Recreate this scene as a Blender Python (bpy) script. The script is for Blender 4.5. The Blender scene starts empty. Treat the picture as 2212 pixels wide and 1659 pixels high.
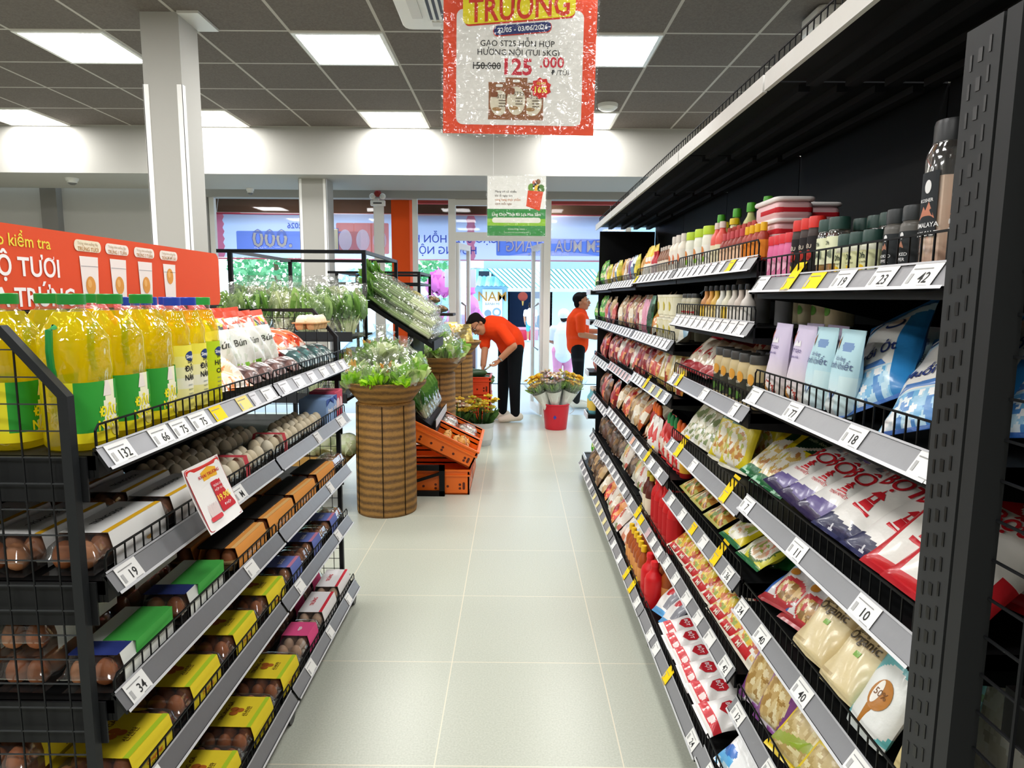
import bpy, math, random
from mathutils import Matrix, Vector
pi = math.pi
sc = bpy.context.scene
COL = sc.collection
rnd = random.Random(11)

# ------------------------------------------------------------------ camera, world, exposure
cam = bpy.data.objects.new('camera', bpy.data.cameras.new('camera'))
COL.objects.link(cam)
cam.data.sensor_width = 36.0
cam.data.lens = 36.0 * 1426.8 / 2212
cam.data.clip_start = 0.02
_r = (0.999963, 0.004298, 0.007487); _d = (0.007983, -0.130241, -0.991450); _f = (-0.003286, 0.991473, -0.130271)
cam.matrix_world = Matrix(((_r[0], -_d[0], -_f[0], 0), (_r[1], -_d[1], -_f[1], 0), (_r[2], -_d[2], -_f[2], 1.4713), (0, 0, 0, 1)))
sc.camera = cam
w = bpy.data.worlds.new('daylight'); sc.world = w; w.use_nodes = True
bg = w.node_tree.nodes['Background']
bg.inputs[0].default_value = (0.70, 0.86, 1.0, 1); bg.inputs[1].default_value = 1.15
sc.view_settings.view_transform = 'Standard'; sc.view_settings.look = 'None'
sc.view_settings.exposure = 1.68; sc.view_settings.gamma = 1.0; sc.view_settings.use_curve_mapping = False
PANEL = 9.0      # strength of the ceiling light panels
cy = sc.cycles
cy.max_bounces = 7; cy.diffuse_bounces = 3; cy.glossy_bounces = 3; cy.transmission_bounces = 5; cy.transparent_max_bounces = 14
cy.sample_clamp_indirect = 6.0; cy.caustics_reflective = False; cy.caustics_refractive = False

# ------------------------------------------------------------------ colours and materials
_lc = {}
def lin(c):
    if isinstance(c, str):
        if c in _lc: return _lc[c]
        t = tuple(int(c[i:i + 2], 16) / 255 for i in (0, 2, 4))
    else:
        t = tuple(x / 255 for x in c)
    r = tuple((x / 12.92 if x <= .04045 else ((x + .055) / 1.055) ** 2.4) for x in t) + (1.0,)
    if isinstance(c, str): _lc[c] = r
    return r
def mix(a, b, t):
    f = lambda c: tuple(int(c[i:i + 2], 16) for i in (0, 2, 4)) if isinstance(c, str) else c
    a, b = f(a), f(b)
    return tuple(a[i] + (b[i] - a[i]) * t for i in range(3))

MATS = {}
def newmat(name):
    m = bpy.data.materials.new(name); m.use_nodes = True
    nt = m.node_tree; b = nt.nodes['Principled BSDF']
    return m, nt, b
def N(nt, typ, **kw):
    n = nt.nodes.new(typ)
    for k, v in kw.items():
        if k.startswith('i_'):
            n.inputs[int(k[2:]) if k[2:].isdigit() else k[2:].replace('_', ' ')].default_value = v
        else: setattr(n, k, v)
    return n
def attr_mat(key, name, rough, spec=.5, bump=0, scale=60, metal=0, transl=0, coat=0):
    m, nt, b = newmat(name)
    a = N(nt, 'ShaderNodeAttribute', attribute_name='Print')
    nt.links.new(a.outputs['Color'], b.inputs['Base Color'])
    b.inputs['Roughness'].default_value = rough; b.inputs['Specular IOR Level'].default_value = spec; b.inputs['Metallic'].default_value = metal
    if coat: b.inputs['Coat Weight'].default_value = coat; b.inputs['Coat Roughness'].default_value = .12
    if bump:
        tc = N(nt, 'ShaderNodeTexCoord'); no = N(nt, 'ShaderNodeTexNoise'); no.inputs['Scale'].default_value = scale; no.inputs['Detail'].default_value = 3
        bp = N(nt, 'ShaderNodeBump'); bp.inputs['Strength'].default_value = bump; bp.inputs['Distance'].default_value = .004
        nt.links.new(tc.outputs['Object'], no.inputs['Vector']); nt.links.new(no.outputs['Fac'], bp.inputs['Height']); nt.links.new(bp.outputs['Normal'], b.inputs['Normal'])
    if transl:
        t = N(nt, 'ShaderNodeBsdfTranslucent'); mx = N(nt, 'ShaderNodeMixShader'); mx.inputs[0].default_value = transl
        nt.links.new(a.outputs['Color'], t.inputs['Color'])
        nt.links.new(b.outputs[0], mx.inputs[1]); nt.links.new(t.outputs[0], mx.inputs[2]); nt.links.new(mx.outputs[0], nt.nodes['Material Output'].inputs[0])
    MATS[key] = m
attr_mat('print', 'printed glossy plastic', .32, .5, .35, 45, coat=.25)
attr_mat('paper', 'printed paper', .7, .3)
attr_mat('cloth', 'woven fabric', .9, .1, .3, 120)
attr_mat('skin', 'skin', .55, .3)
attr_mat('leaf', 'fresh leaf', .45, .4, .3, 80, transl=.35)
attr_mat('hard', 'moulded plastic', .38, .45)
attr_mat('metal', 'powder coated metal', .5, .16)
attr_mat('egg', 'egg shell', .5, .35, .1, 200)
attr_mat('kraft', 'moulded pulp', .9, .1, .5, 140)
attr_mat('wall', 'painted plaster', .85, .15, .08, 90)
attr_mat('rail', 'price rail plastic', .35, .5, .25, 25)
attr_mat('banner', 'banner fabric', .8, .1, transl=.6)

def film(key, name, tint, base, rough=.12, haze=.06, bump=.6, scale=22, hcol=(1, 1, 1, 1)):
    m, nt, b = newmat(name); nt.nodes.remove(b)
    tr = N(nt, 'ShaderNodeBsdfTransparent'); tr.inputs[0].default_value = tint
    gl = N(nt, 'ShaderNodeBsdfGlossy'); gl.inputs['Roughness'].default_value = rough
    df = N(nt, 'ShaderNodeBsdfTranslucent'); df.inputs[0].default_value = hcol
    d2 = N(nt, 'ShaderNodeBsdfDiffuse'); d2.inputs[0].default_value = hcol
    ad = N(nt, 'ShaderNodeMixShader'); ad.inputs[0].default_value = .5
    lw = N(nt, 'ShaderNodeLayerWeight'); lw.inputs[0].default_value = .35
    mm = N(nt, 'ShaderNodeMath', operation='MULTIPLY_ADD'); mm.inputs[1].default_value = .55; mm.inputs[2].default_value = base
    m1 = N(nt, 'ShaderNodeMixShader'); m2 = N(nt, 'ShaderNodeMixShader'); m2.inputs[0].default_value = haze
    L = nt.links.new
    if bump:
        tc = N(nt, 'ShaderNodeTexCoord'); no = N(nt, 'ShaderNodeTexNoise'); no.inputs['Scale'].default_value = scale; no.inputs['Detail'].default_value = 2
        bp = N(nt, 'ShaderNodeBump'); bp.inputs['Strength'].default_value = bump; bp.inputs['Distance'].default_value = .02
        L(tc.outputs['Object'], no.inputs['Vector']); L(no.outputs['Fac'], bp.inputs['Height']); L(bp.outputs['Normal'], gl.inputs['Normal']); L(bp.outputs['Normal'], lw.inputs['Normal'])
    L(lw.outputs['Facing'], mm.inputs[0]); L(mm.outputs[0], m1.inputs[0]); L(tr.outputs[0], m1.inputs[1]); L(gl.outputs[0], m1.inputs[2])
    L(df.outputs[0], ad.inputs[1]); L(d2.outputs[0], ad.inputs[2]); L(m1.outputs[0], m2.inputs[1]); L(ad.outputs[0], m2.inputs[2])
    L(m2.outputs[0], nt.nodes['Material Output'].inputs[0]); MATS[key] = m
film('film', 'clear crinkled film', (.97, .98, .97, 1), .06, .15, .07, 1.0, 26)
film('wrap', 'thin clear produce film', (.99, .995, .985, 1), .035, .12, .025, .9, 20)
film('clear', 'clear rigid plastic', (.95, .96, .95, 1), .05, .08, .03, .25, 14)
film('oil', 'cooking oil in clear plastic', (1.0, .93, .30, 1), .05, .06, .30, .9, 16, (1.0, .84, .01, 1))
film('glass', 'window glass', (.95, .98, .99, 1), .02, .02, .0, 0)

def solid(key, name, rgb, rough=.5, spec=.5, emit=0, metal=0):
    m, nt, b = newmat(name)
    b.inputs['Base Color'].default_value = lin(rgb); b.inputs['Roughness'].default_value = rough; b.inputs['Specular IOR Level'].default_value = spec; b.inputs['Metallic'].default_value = metal
    if emit: b.inputs['Emission Color'].default_value = (1, .99, .97, 1); b.inputs['Emission Strength'].default_value = emit
    MATS[key] = m
    return m
solid('lamp', 'lit light panel', 'ffffff', .5, .2, PANEL)
solid('chrome', 'brushed steel', 'c8c8c8', .25, .5, 0, 1.0)

def grid_mat(key, name, ox, oy, s, gw, ca, cb, cg, rough, bumpn, spec=.5):
    m, nt, b = newmat(name); L = nt.links.new
    g = N(nt, 'ShaderNodeNewGeometry'); sp = N(nt, 'ShaderNodeSeparateXYZ'); L(g.outputs['Position'], sp.inputs[0])
    def line(out, off):
        a = N(nt, 'ShaderNodeMath', operation='ADD'); a.inputs[1].default_value = -off; L(out, a.inputs[0])
        d = N(nt, 'ShaderNodeMath', operation='DIVIDE'); d.inputs[1].default_value = s; L(a.outputs[0], d.inputs[0])
        f = N(nt, 'ShaderNodeMath', operation='PINGPONG'); f.inputs[1].default_value = .5; L(d.outputs[0], f.inputs[0])
        c = N(nt, 'ShaderNodeMath', operation='LESS_THAN'); c.inputs[1].default_value = gw / s / 2; L(f.outputs[0], c.inputs[0])
        return c
    x, y = line(sp.outputs[0], ox), line(sp.outputs[1], oy)
    mx = N(nt, 'ShaderNodeMath', operation='MAXIMUM'); L(x.outputs[0], mx.inputs[0]); L(y.outputs[0], mx.inputs[1])
    no = N(nt, 'ShaderNodeTexNoise'); no.inputs['Scale'].default_value = bumpn; no.inputs['Detail'].default_value = 6; L(g.outputs['Position'], no.inputs['Vector'])
    rp = N(nt, 'ShaderNodeValToRGB'); rp.color_ramp.elements[0].color = lin(ca); rp.color_ramp.elements[1].color = lin(cb)
    rp.color_ramp.elements[0].position = .35; rp.color_ramp.elements[1].position = .65; L(no.outputs['Fac'], rp.inputs[0])
    mc = N(nt, 'ShaderNodeMixRGB'); mc.inputs[2].default_value = lin(cg); L(mx.outputs[0], mc.inputs[0]); L(rp.outputs[0], mc.inputs[1])
    L(mc.outputs[0], b.inputs['Base Color']); b.inputs['Roughness'].default_value = rough; b.inputs['Specular IOR Level'].default_value = spec
    MATS[key] = m
grid_mat('floor', 'stone floor tile', -.243, 1.913, .6, .004, 'b6baab', 'c4c7b9', 'e2dac4', .30, 150, .5)
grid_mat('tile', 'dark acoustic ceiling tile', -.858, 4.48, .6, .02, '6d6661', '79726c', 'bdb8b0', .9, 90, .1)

def weave(key, name, c1, c2):
    m, nt, b = newmat(name); L = nt.links.new
    tc = N(nt, 'ShaderNodeTexCoord')
    w1 = N(nt, 'ShaderNodeTexWave', bands_direction='Z'); w1.inputs['Scale'].default_value = 6.3; w1.inputs['Distortion'].default_value = 2.2; w1.inputs['Detail'].default_value = 2
    w2 = N(nt, 'ShaderNodeTexWave', bands_direction='Z'); w2.inputs['Scale'].default_value = 60; w2.inputs['Distortion'].default_value = 6
    no = N(nt, 'ShaderNodeTexNoise'); no.inputs['Scale'].default_value = 60
    for n in (w1, w2, no): L(tc.outputs['Object'], n.inputs['Vector'])
    a = N(nt, 'ShaderNodeMath', operation='MULTIPLY_ADD'); a.inputs[1].default_value = .35; L(w2.outputs['Fac'], a.inputs[0])
    bq = N(nt, 'ShaderNodeMath', operation='MULTIPLY'); bq.inputs[1].default_value = .45; L(w1.outputs['Fac'], bq.inputs[0]); L(bq.outputs[0], a.inputs[2])
    c = N(nt, 'ShaderNodeMath', operation='MULTIPLY_ADD'); c.inputs[1].default_value = .35; L(no.outputs['Fac'], c.inputs[0]); L(a.outputs[0], c.inputs[2])
    rp = N(nt, 'ShaderNodeValToRGB'); rp.color_ramp.elements[0].color = lin(c1); rp.color_ramp.elements[1].color = lin(c2)
    rp.color_ramp.elements[0].position = .25; rp.color_ramp.elements[1].position = .85
    L(c.outputs[0], rp.inputs[0]); L(rp.outputs[0], b.inputs['Base Color']); b.inputs['Roughness'].default_value = .6
    bp = N(nt, 'ShaderNodeBump'); bp.inputs['Strength'].default_value = .7; bp.inputs['Distance'].default_value = .006; L(a.outputs[0], bp.inputs['Height']); L(bp.outputs[0], b.inputs['Normal'])
    MATS[key] = m
weave('wicker', 'woven brown rattan', '4f3410', 'ad7d38')

# ------------------------------------------------------------------ mesh builder
class MB:
    def __init__(s): s.v = []; s.f = []; s.c = []; s.m = []; s.M = None
    def add(s, vs, fs, col, mat='hard'):
        o = len(s.v)
        if s.M is not None: vs = [tuple(s.M @ Vector(v)) for v in vs]
        s.v += vs; s.f += [tuple(i + o for i in f) for f in fs]
        s.c += col if isinstance(col, list) else [col] * len(fs)
        s.m += [mat] * len(fs)
        return s
    def box(s, x0, x1, y0, y1, z0, z1, col, mat='hard', M=None):
        vs = [(x, y, z) for z in (z0, z1) for y in (y0, y1) for x in (x0, x1)]
        if M is not None: vs = [tuple(M @ Vector(v)) for v in vs]
        return s.add(vs, [(0, 2, 3, 1), (4, 5, 7, 6), (0, 1, 5, 4), (2, 6, 7, 3), (0, 4, 6, 2), (1, 3, 7, 5)], col, mat)
    def rbox(s, x0, x1, y0, y1, z0, z1, r, col, mat='hard', n=3):
        # box with rounded vertical edges and a small chamfer on top and bottom
        pts = []
        for cx, cyy, a0 in ((x1 - r, y1 - r, 0), (x0 + r, y1 - r, 90), (x0 + r, y0 + r, 180), (x1 - r, y0 + r, 270)):
            for k in range(n + 1):
                a = math.radians(a0 + 90 * k / n); pts.append((cx + r * math.cos(a), cyy + r * math.sin(a)))
        k = len(pts); c = min(r * .5, (z1 - z0) * .3); mx, my = (x0 + x1) / 2, (y0 + y1) / 2
        vs = []
        for z, ins in ((z0, c), (z0 + c, 0), (z1 - c, 0), (z1, c)):
            for (x, y) in pts:
                l = math.hypot(x - mx, y - my) or 1; vs.append((x - (x - mx) / l * ins, y - (y - my) / l * ins, z))
        fs = [(j * k + i, j * k + (i + 1) % k, (j + 1) * k + (i + 1) % k, (j + 1) * k + i) for j in range(3) for i in range(k)]
        fs += [tuple(range(k - 1, -1, -1)), tuple(range(3 * k, 4 * k))]
        return s.add(vs, fs, col, mat)
    def quad(s, a, b, c, d, col, mat='paper'): return s.add([a, b, c, d], [(0, 1, 2, 3)], col, mat)
    def lathe(s, prof, n=16, mat='hard', sq=0, asp=1, cap=True, center=(0, 0, 0), arc=None):
        # prof rows: (r, z, colour of the ring above this row)
        vs = []; fs = []; cs = []
        full = arc is None; a0, a1 = arc or (0, 2 * pi); m = n if full else n + 1
        for row in prof:
            for k in range(m):
                a = a0 + (a1 - a0) * k / n; c, si = math.cos(a), math.sin(a)
                q = 1 if not sq else (abs(c) ** sq + abs(si) ** sq) ** (-1 / sq)
                vs.append((center[0] + row[0] * q * c, center[1] + row[0] * asp * q * si, center[2] + row[1]))
        for j in range(len(prof) - 1):
            for k in range(n):
                k2 = (k + 1) % m if full else k + 1
                fs.append((j * m + k, j * m + k2, (j + 1) * m + k2, (j + 1) * m + k)); cs.append(prof[j][2])
        if cap and full:
            fs.append(tuple(range(m - 1, -1, -1))); cs.append(prof[0][2])
            fs.append(tuple((len(prof) - 1) * m + k for k in range(m))); cs.append(prof[-1][2] if len(prof[-1]) > 2 else prof[-2][2])
        return s.add(vs, fs, cs, mat)
    def tube(s, pts, r, col, mat='metal', n=4, cols=None):
        P = [Vector(p) for p in pts]; vs = []; fs = []; cs = []
        for i, p in enumerate(P):
            t = (P[min(i + 1, len(P) - 1)] - P[max(i - 1, 0)]).normalized()
            a = t.cross(Vector((0, 0, 1)) if abs(t.z) < .9 else Vector((1, 0, 0))).normalized(); b = t.cross(a)
            rr = r[i] if isinstance(r, (list, tuple)) else r
            for k in range(n):
                an = 2 * pi * (k + .5) / n; vs.append(tuple(p + a * rr * math.cos(an) + b * rr * math.sin(an)))
        for i in range(len(P) - 1):
            for k in range(n):
                fs.append((i * n + k, i * n + (k + 1) % n, (i + 1) * n + (k + 1) % n, (i + 1) * n + k)); cs.append(cols[i] if cols else col)
        fs += [tuple(range(n - 1, -1, -1)), tuple((len(P) - 1) * n + k for k in range(n))]; cs += [cs[0], cs[-1]]
        return s.add(vs, fs, cs, mat)
    def ball(s, c, r, col, mat='hard', nu=12, nv=8, sc3=(1, 1, 1), noise=0, seed=0, M=None):
        rr = random.Random(seed); vs = []; fs = []
        ph = [(rr.uniform(2, 6), rr.uniform(0, 6), rr.uniform(0, 6)) for _ in range(3)]
        for j in range(nv + 1):
            th = pi * j / nv
            for i in range(nu):
                a = 2 * pi * i / nu
                q = r * (1 + noise * sum(math.sin(p[0] * math.cos(a) + p[1]) * math.sin(p[0] * th + p[2]) for p in ph) + (noise * rr.uniform(-.6, .6) if noise else 0))
                v = Vector((q * math.sin(th) * math.cos(a) * sc3[0], q * math.sin(th) * math.sin(a) * sc3[1], q * math.cos(th) * sc3[2]))
                if M is not None: v = M @ v
                vs.append((v.x + c[0], v.y + c[1], v.z + c[2]))
        for j in range(nv):
            for i in range(nu): fs.append((j * nu + i, (j + 1) * nu + i, (j + 1) * nu + (i + 1) % nu, j * nu + (i + 1) % nu))
        return s.add(vs, fs, col(fs) if callable(col) else col, mat)
    def surf(s, fn, nu, nv, col, mat='print', closed=False):
        vs = [fn(i / nu, j / nv) for j in range(nv + 1) for i in range(nu + 1)]
        fs = []; cs = []
        for j in range(nv):
            for i in range(nu):
                a = j * (nu + 1) + i; fs.append((a, a + 1, a + nu + 2, a + nu + 1))
                cs.append(col((i + .5) / nu, (j + .5) / nv) if callable(col) else col)
        return s.add(vs, fs, cs, mat)
    def poly(s, pts, fn, col, mat='paper', rings=3):
        # flat shape given in (x, y), laid on a surface by fn
        n = len(pts); cx = sum(p[0] for p in pts) / n; cyy = sum(p[1] for p in pts) / n
        vs = [fn(cx, cyy)]; fs = []
        for k in range(1, rings + 1):
            t = k / rings; vs += [fn(cx + (p[0] - cx) * t, cyy + (p[1] - cyy) * t) for p in pts]
        fs += [(0, 1 + i, 1 + (i + 1) % n) for i in range(n)]
        for k in range(rings - 1):
            a, b = 1 + k * n, 1 + (k + 1) * n
            fs += [(a + i, b + i, b + (i + 1) % n, a + (i + 1) % n) for i in range(n)]
        return s.add(vs, fs, col, mat)
    def text(s, st, size, fn, col, mat='paper', bold=0, align=0, wmax=None, mirror=False):
        vs, fs, wd, = glyphs(st, bold)
        k = size; kx = k if not wmax or wd * k <= wmax else wmax / wd
        off = {0: -wd / 2, -1: 0, 1: -wd}[align]
        return s.add([fn((-1 if mirror else 1) * (v[0] + off) * kx, v[1] * k) for v in vs], fs, col, mat)
    def mesh(s, name, smooth=True, angle=38):
        me = bpy.data.meshes.new(name); me.from_pydata(s.v, [], s.f)
        keys = list(dict.fromkeys(s.m))
        for k in keys: me.materials.append(MATS[k])
        if len(keys) > 1:
            ix = {k: i for i, k in enumerate(keys)}; me.polygons.foreach_set('material_index', [ix[k] for k in s.m])
        at = me.color_attributes.new('Print', 'FLOAT_COLOR', 'CORNER')
        buf = []
        for f, c in zip(s.f, s.c): buf += lin(c) * len(f)
        at.data.foreach_set('color', buf)
        if smooth:
            me.polygons.foreach_set('use_smooth', [True] * len(me.polygons)); me.update(); me.set_sharp_from_angle(angle=math.radians(angle))
        me.update()
        return me

_gl = {}
def glyphs(st, bold=0):
    key = (st, bold)
    if key not in _gl:
        cu = bpy.data.curves.new('lettering', 'FONT'); cu.body = st; cu.size = 1; cu.resolution_u = 2; cu.offset = bold
        ob = bpy.data.objects.new('lettering', cu); COL.objects.link(ob)
        me = bpy.data.meshes.new_from_object(ob.evaluated_get(bpy.context.evaluated_depsgraph_get()))
        vs = [(v.co.x, v.co.y) for v in me.vertices]; fs = [tuple(p.vertices) for p in me.polygons]
        bpy.data.objects.remove(ob); bpy.data.curves.remove(cu); bpy.data.meshes.remove(me)
        if vs:
            x0 = min(v[0] for v in vs); x1 = max(v[0] for v in vs); vs = [(v[0] - x0, v[1] - .35) for v in vs]; wd = x1 - x0
        else: wd = 0
        _gl[key] = (vs, fs, wd)
    return _gl[key]

def ell(cx, cyy, rx, ry, n=20, a=0):
    return [(cx + rx * math.cos(2 * pi * k / n) * math.cos(a) - ry * math.sin(2 * pi * k / n) * math.sin(a), cyy + rx * math.cos(2 * pi * k / n) * math.sin(a) + ry * math.sin(2 * pi * k / n) * math.cos(a)) for k in range(n)]
def rrect(x0, y0, x1, y1, r, n=4):
    p = []
    for cx, cyy, a0 in ((x1 - r, y1 - r, 0), (x0 + r, y1 - r, 90), (x0 + r, y0 + r, 180), (x1 - r, y0 + r, 270)):
        for k in range(n + 1):
            a = math.radians(a0 + 90 * k / n); p.append((cx + r * math.cos(a), cyy + r * math.sin(a)))
    return p
def star(cx, cyy, r, n=9, q=.82):
    return [(cx + r * (1 if k % 2 else q) * math.cos(pi * k / n), cyy + r * (1 if k % 2 else q) * math.sin(pi * k / n)) for k in range(2 * n)]

# ------------------------------------------------------------------ objects
def props(o, label=None, cat=None, group=None, kind=None):
    if label: o['label'] = label
    if cat: o['category'] = cat
    if group: o['group'] = group
    if kind: o['kind'] = kind
    return o
def obj(name, me, parent=None, M=None, **k):
    if isinstance(me, MB): me = me.mesh(name)
    o = bpy.data.objects.new(name, me); COL.objects.link(o)
    if parent: o.parent = parent
    if M is not None: o.matrix_local = M
    return props(o, **k)
def empty(name, M=None, **k):
    o = bpy.data.objects.new(name, None); COL.objects.link(o); o.empty_display_size = .05
    if M is not None: o.matrix_local = M
    return props(o, **k)
def structure(name, mb, smooth=True): return obj(name, mb, kind='structure')
class P:
    # a kind of thing: its mesh (or none) and its parts
    def __init__(s, name, me, *kids, t=0, label=None):
        s.name = name; s.me = me.mesh(name) if isinstance(me, MB) else me; s.kids = kids; s.t = t; s.label = label; s.first = {}
def place(p, M, label, cat, group=None):
    o = obj(p.name, p.me, None, M) if p.me else empty(p.name, M)
    props(o, label, cat, group)
    def kids(pp, par):
        for k in pp.kids:
            c = obj(k.name, k.me, par)
            if k.label: c['label'] = k.label
            kids(k, c)
    kids(p, o)
    return o
T = Matrix.Translation
def Rx(a): return Matrix.Rotation(math.radians(a), 4, 'X')
def Ry(a): return Matrix.Rotation(math.radians(a), 4, 'Y')
def Rz(a): return Matrix.Rotation(math.radians(a), 4, 'Z')
ORD = 'first second third fourth fifth sixth seventh eighth ninth tenth eleventh twelfth thirteenth fourteenth fifteenth sixteenth'.split()
def put(p, side, Y, X, z, label, cat, group=None, lean=0, roll=0, yaw=0, sh=0):
    # the front of a product is local -Y; side R faces the aisle from the dry-goods rack, side L from the egg rack
    M = T((X, Y, z + abs(p.t) / 2 * math.sin(math.radians(lean)))) @ Rz((-90 if side == 'R' else 90) + yaw) @ Rx(-lean) @ Ry(roll) @ Rz(sh)
    return place(p, M, label, cat, group)
def row(ps, side, Ys, X, z, label, cat, group, lean=0, roll=0, yaw=0, jit=1.5, sh=0):
    for i, Y in enumerate(Ys):
        p = ps[i % len(ps)] if isinstance(ps, (list, tuple)) else ps
        put(p, side, Y, X + rnd.uniform(-.004, .004) * jit, z, label.replace('{o}', ORD[i]), cat, group, lean + rnd.uniform(-1, 1) * jit if lean else 0, roll + rnd.uniform(-1, 1) * jit if roll or lean else 0, yaw + rnd.uniform(-2, 2) * jit, sh)
# ------------------------------------------------------------------ room shell
BLK = '101112'; WHT = 'f2f1ec'; GRY = '8d8e92'; WALL = 'b5b3ad'
CZ = 3.15
structure('floor', MB().quad((-8, -3, 0), (4, -3, 0), (4, 8.25, 0), (-8, 8.25, 0), WHT, 'floor'), False)
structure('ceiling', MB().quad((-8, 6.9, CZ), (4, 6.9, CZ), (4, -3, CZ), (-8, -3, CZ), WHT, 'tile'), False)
structure('wall_side', MB().box(-8.1, -8, -3, 8.1, 0, CZ, WALL, 'wall'))
structure('wall_aisle', MB().box(4, 4.1, -3, 8.1, 0, CZ, WALL, 'wall'))
structure('wall_rear', MB().box(-8, 4, -3.1, -3, 0, CZ, WALL, 'wall'))
structure('beam', MB().box(-8, 4, 6.885, 7.86, 2.686, 3.4, WALL, 'wall'))
structure('wall_front', MB().box(-8, -3.66, 8.0, 8.15, 0, 2.9, WALL, 'wall').box(-3.66, 4, 8.0, 8.15, 2.62, 3.3, 'aaa8a2', 'wall'))
structure('pilaster', MB().box(-5.55, -5.36, 7.9, 8.05, 0, 2.75, '85837f', 'wall'))
def column(name, x0, x1, y0, y1, zt):
    c = structure(name, MB().box(x0, x1, y0, y1, 0, zt, WALL, 'wall'))
    return c
c = column('column', -2.262, -2.030, 4.20, 4.44, CZ)
for x, sx in ((-2.262, 1), (-2.030, -1)):
    g = MB().box(x - .004 * sx, x + .03 * sx, 4.196, 4.20, .02, 2.735, 'f6f5f1', 'hard').box(min(x - .005 * sx, x), max(x - .005 * sx, x), 4.196, 4.232, .02, 2.735, 'f6f5f1', 'hard')
    structure('trim_1' if sx > 0 else 'trim_2', g)
column('column_rear', -2.27, -1.99, 7.12, 7.40, 2.69)
for x, sx, n in ((-2.27, 1, 'trim_3'), (-1.99, -1, 'trim_4')):
    structure(n, MB().box(x - .004 * sx, x + .028 * sx, 7.115, 7.12, .02, 2.684, 'f6f5f1', 'hard').box(min(x - .005 * sx, x), max(x - .005 * sx, x), 7.115, 7.15, .02, 2.684, 'f6f5f1', 'hard'))
# ceiling cover at the head of the column
structure('trim_5', MB().box(-2.03, -1.9, 4.18, 4.46, 3.135, 3.15, 'dddbd4', 'hard'))

# lit ceiling panels, every third tile both ways
CW = {-3: 'nearest the side wall', 0: 'over the rack header board', 3: 'between white column and hanging poster', 6: 'beyond the hanging rice poster', 9: 'above the dry-goods rack'}
for k in (-3, 0, 3, 6, 9):
    for j, rw in ((3, 'first'), (0, 'second'), (-3, 'third'), (-6, 'fourth'), (-9, 'fifth')):
        x, y = (-5.43 + k) * .6, (7.467 + j) * .6
        fr = MB()
        for a in ((x + .005, x + .03, y + .005, y + .595), (x + .57, x + .595, y + .005, y + .595), (x + .03, x + .57, y + .005, y + .03), (x + .03, x + .57, y + .57, y + .595)):
            fr.box(*a, 3.138, 3.149, 'f4f3ee', 'hard')
        fr.v = [(v[0] - x - .3, v[1] - y - .3, v[2] - CZ) for v in fr.v]
        p = P('ceiling_light', None, P('frame', fr), P('diffuser', MB().quad((-.27, .27, -.008), (.27, .27, -.008), (.27, -.27, -.008), (-.27, -.27, -.008), WHT, 'lamp')))
        place(p, T((x + .3, y + .3, CZ)), f'lit square ceiling panel, {rw} row from the beam, {CW[k]}', 'ceiling light', 'ceiling light panels')

# ------------------------------------------------------------------ shop front
fr = MB()
FR = 'e9e8e3'
for x0, x1, z0, z1 in ((-.80, -.715, 0, 2.62), (.345, .425, 0, 2.62), (-.80, .425, 2.14, 2.24), (-.80, .425, 2.55, 2.62)):
    fr.box(x0 + (.002 if x1 - x0 > 1 else 0), x1 - (.002 if x1 - x0 > 1 else 0), 8.04 + (.004 if x1 - x0 > 1 else 0), 8.12 - (.004 if x1 - x0 > 1 else 0), z0, z1 - (.003 if x1 - x0 > 1 else 0), FR, 'wall')
for x in (-3.62, -1.66, -1.2, 1.35, 2.4, 3.5): fr.box(x - .03, x + .03, 8.05, 8.11, 0, 2.62, FR, 'wall')
structure('window_frame', fr)
for i, (x0, x1) in enumerate(((-3.6, -1.68), (-1.2, -.8), (.43, 1.34), (1.36, 2.4), (2.4, 3.5))):
    structure('window_%d' % (i + 1), MB().quad((x0, 8.08, .02), (x1, 8.08, .02), (x1, 8.08, 2.62), (x0, 8.08, 2.62), WHT, 'glass'))
structure('window_6', MB().quad((-.715, 8.08, 2.24), (.345, 8.08, 2.24), (.345, 8.08, 2.55), (-.715, 8.08, 2.55), WHT, 'glass'))
def leaf(name, hx, out):
    # a glass door leaf standing open towards the street
    M = T((hx, 8.12, 0)) @ Rz(out)
    e = obj(name, MB().box(0, .06, -.02, .02, .02, 2.12, FR, 'metal').box(.46, .52, -.02, .02, .02, 2.12, FR, 'metal').box(.06, .46, -.02, .02, .02, .12, FR, 'metal').box(.06, .46, -.02, .02, 2.05, 2.12, FR, 'metal'), None, M, kind='structure')
    obj('door_pane', MB().quad((.06, 0, .12), (.46, 0, .12), (.46, 0, 2.05), (.06, 0, 2.05), WHT, 'glass'), e)
    for sy in (-1, 1):
        obj('door_handle', MB().tube([(.10, .02 * sy, .82), (.10, .075 * sy, .86), (.10, .075 * sy, 1.36), (.10, .02 * sy, 1.40)], .012, 'd8d8d8', 'chrome', 6), e)
leaf('door_1', -.70, 78)
leaf('door_2', .335, 102)
structure('pillar', MB().box(-1.50, -1.28, 8.16, 8.4, 0, 2.85, 'ee5a22', 'wall'))
structure('door_post', MB().box(-1.665, -1.555, 7.97, 8.0, 0, 2.55, 'eceae4', 'metal'))
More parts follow.
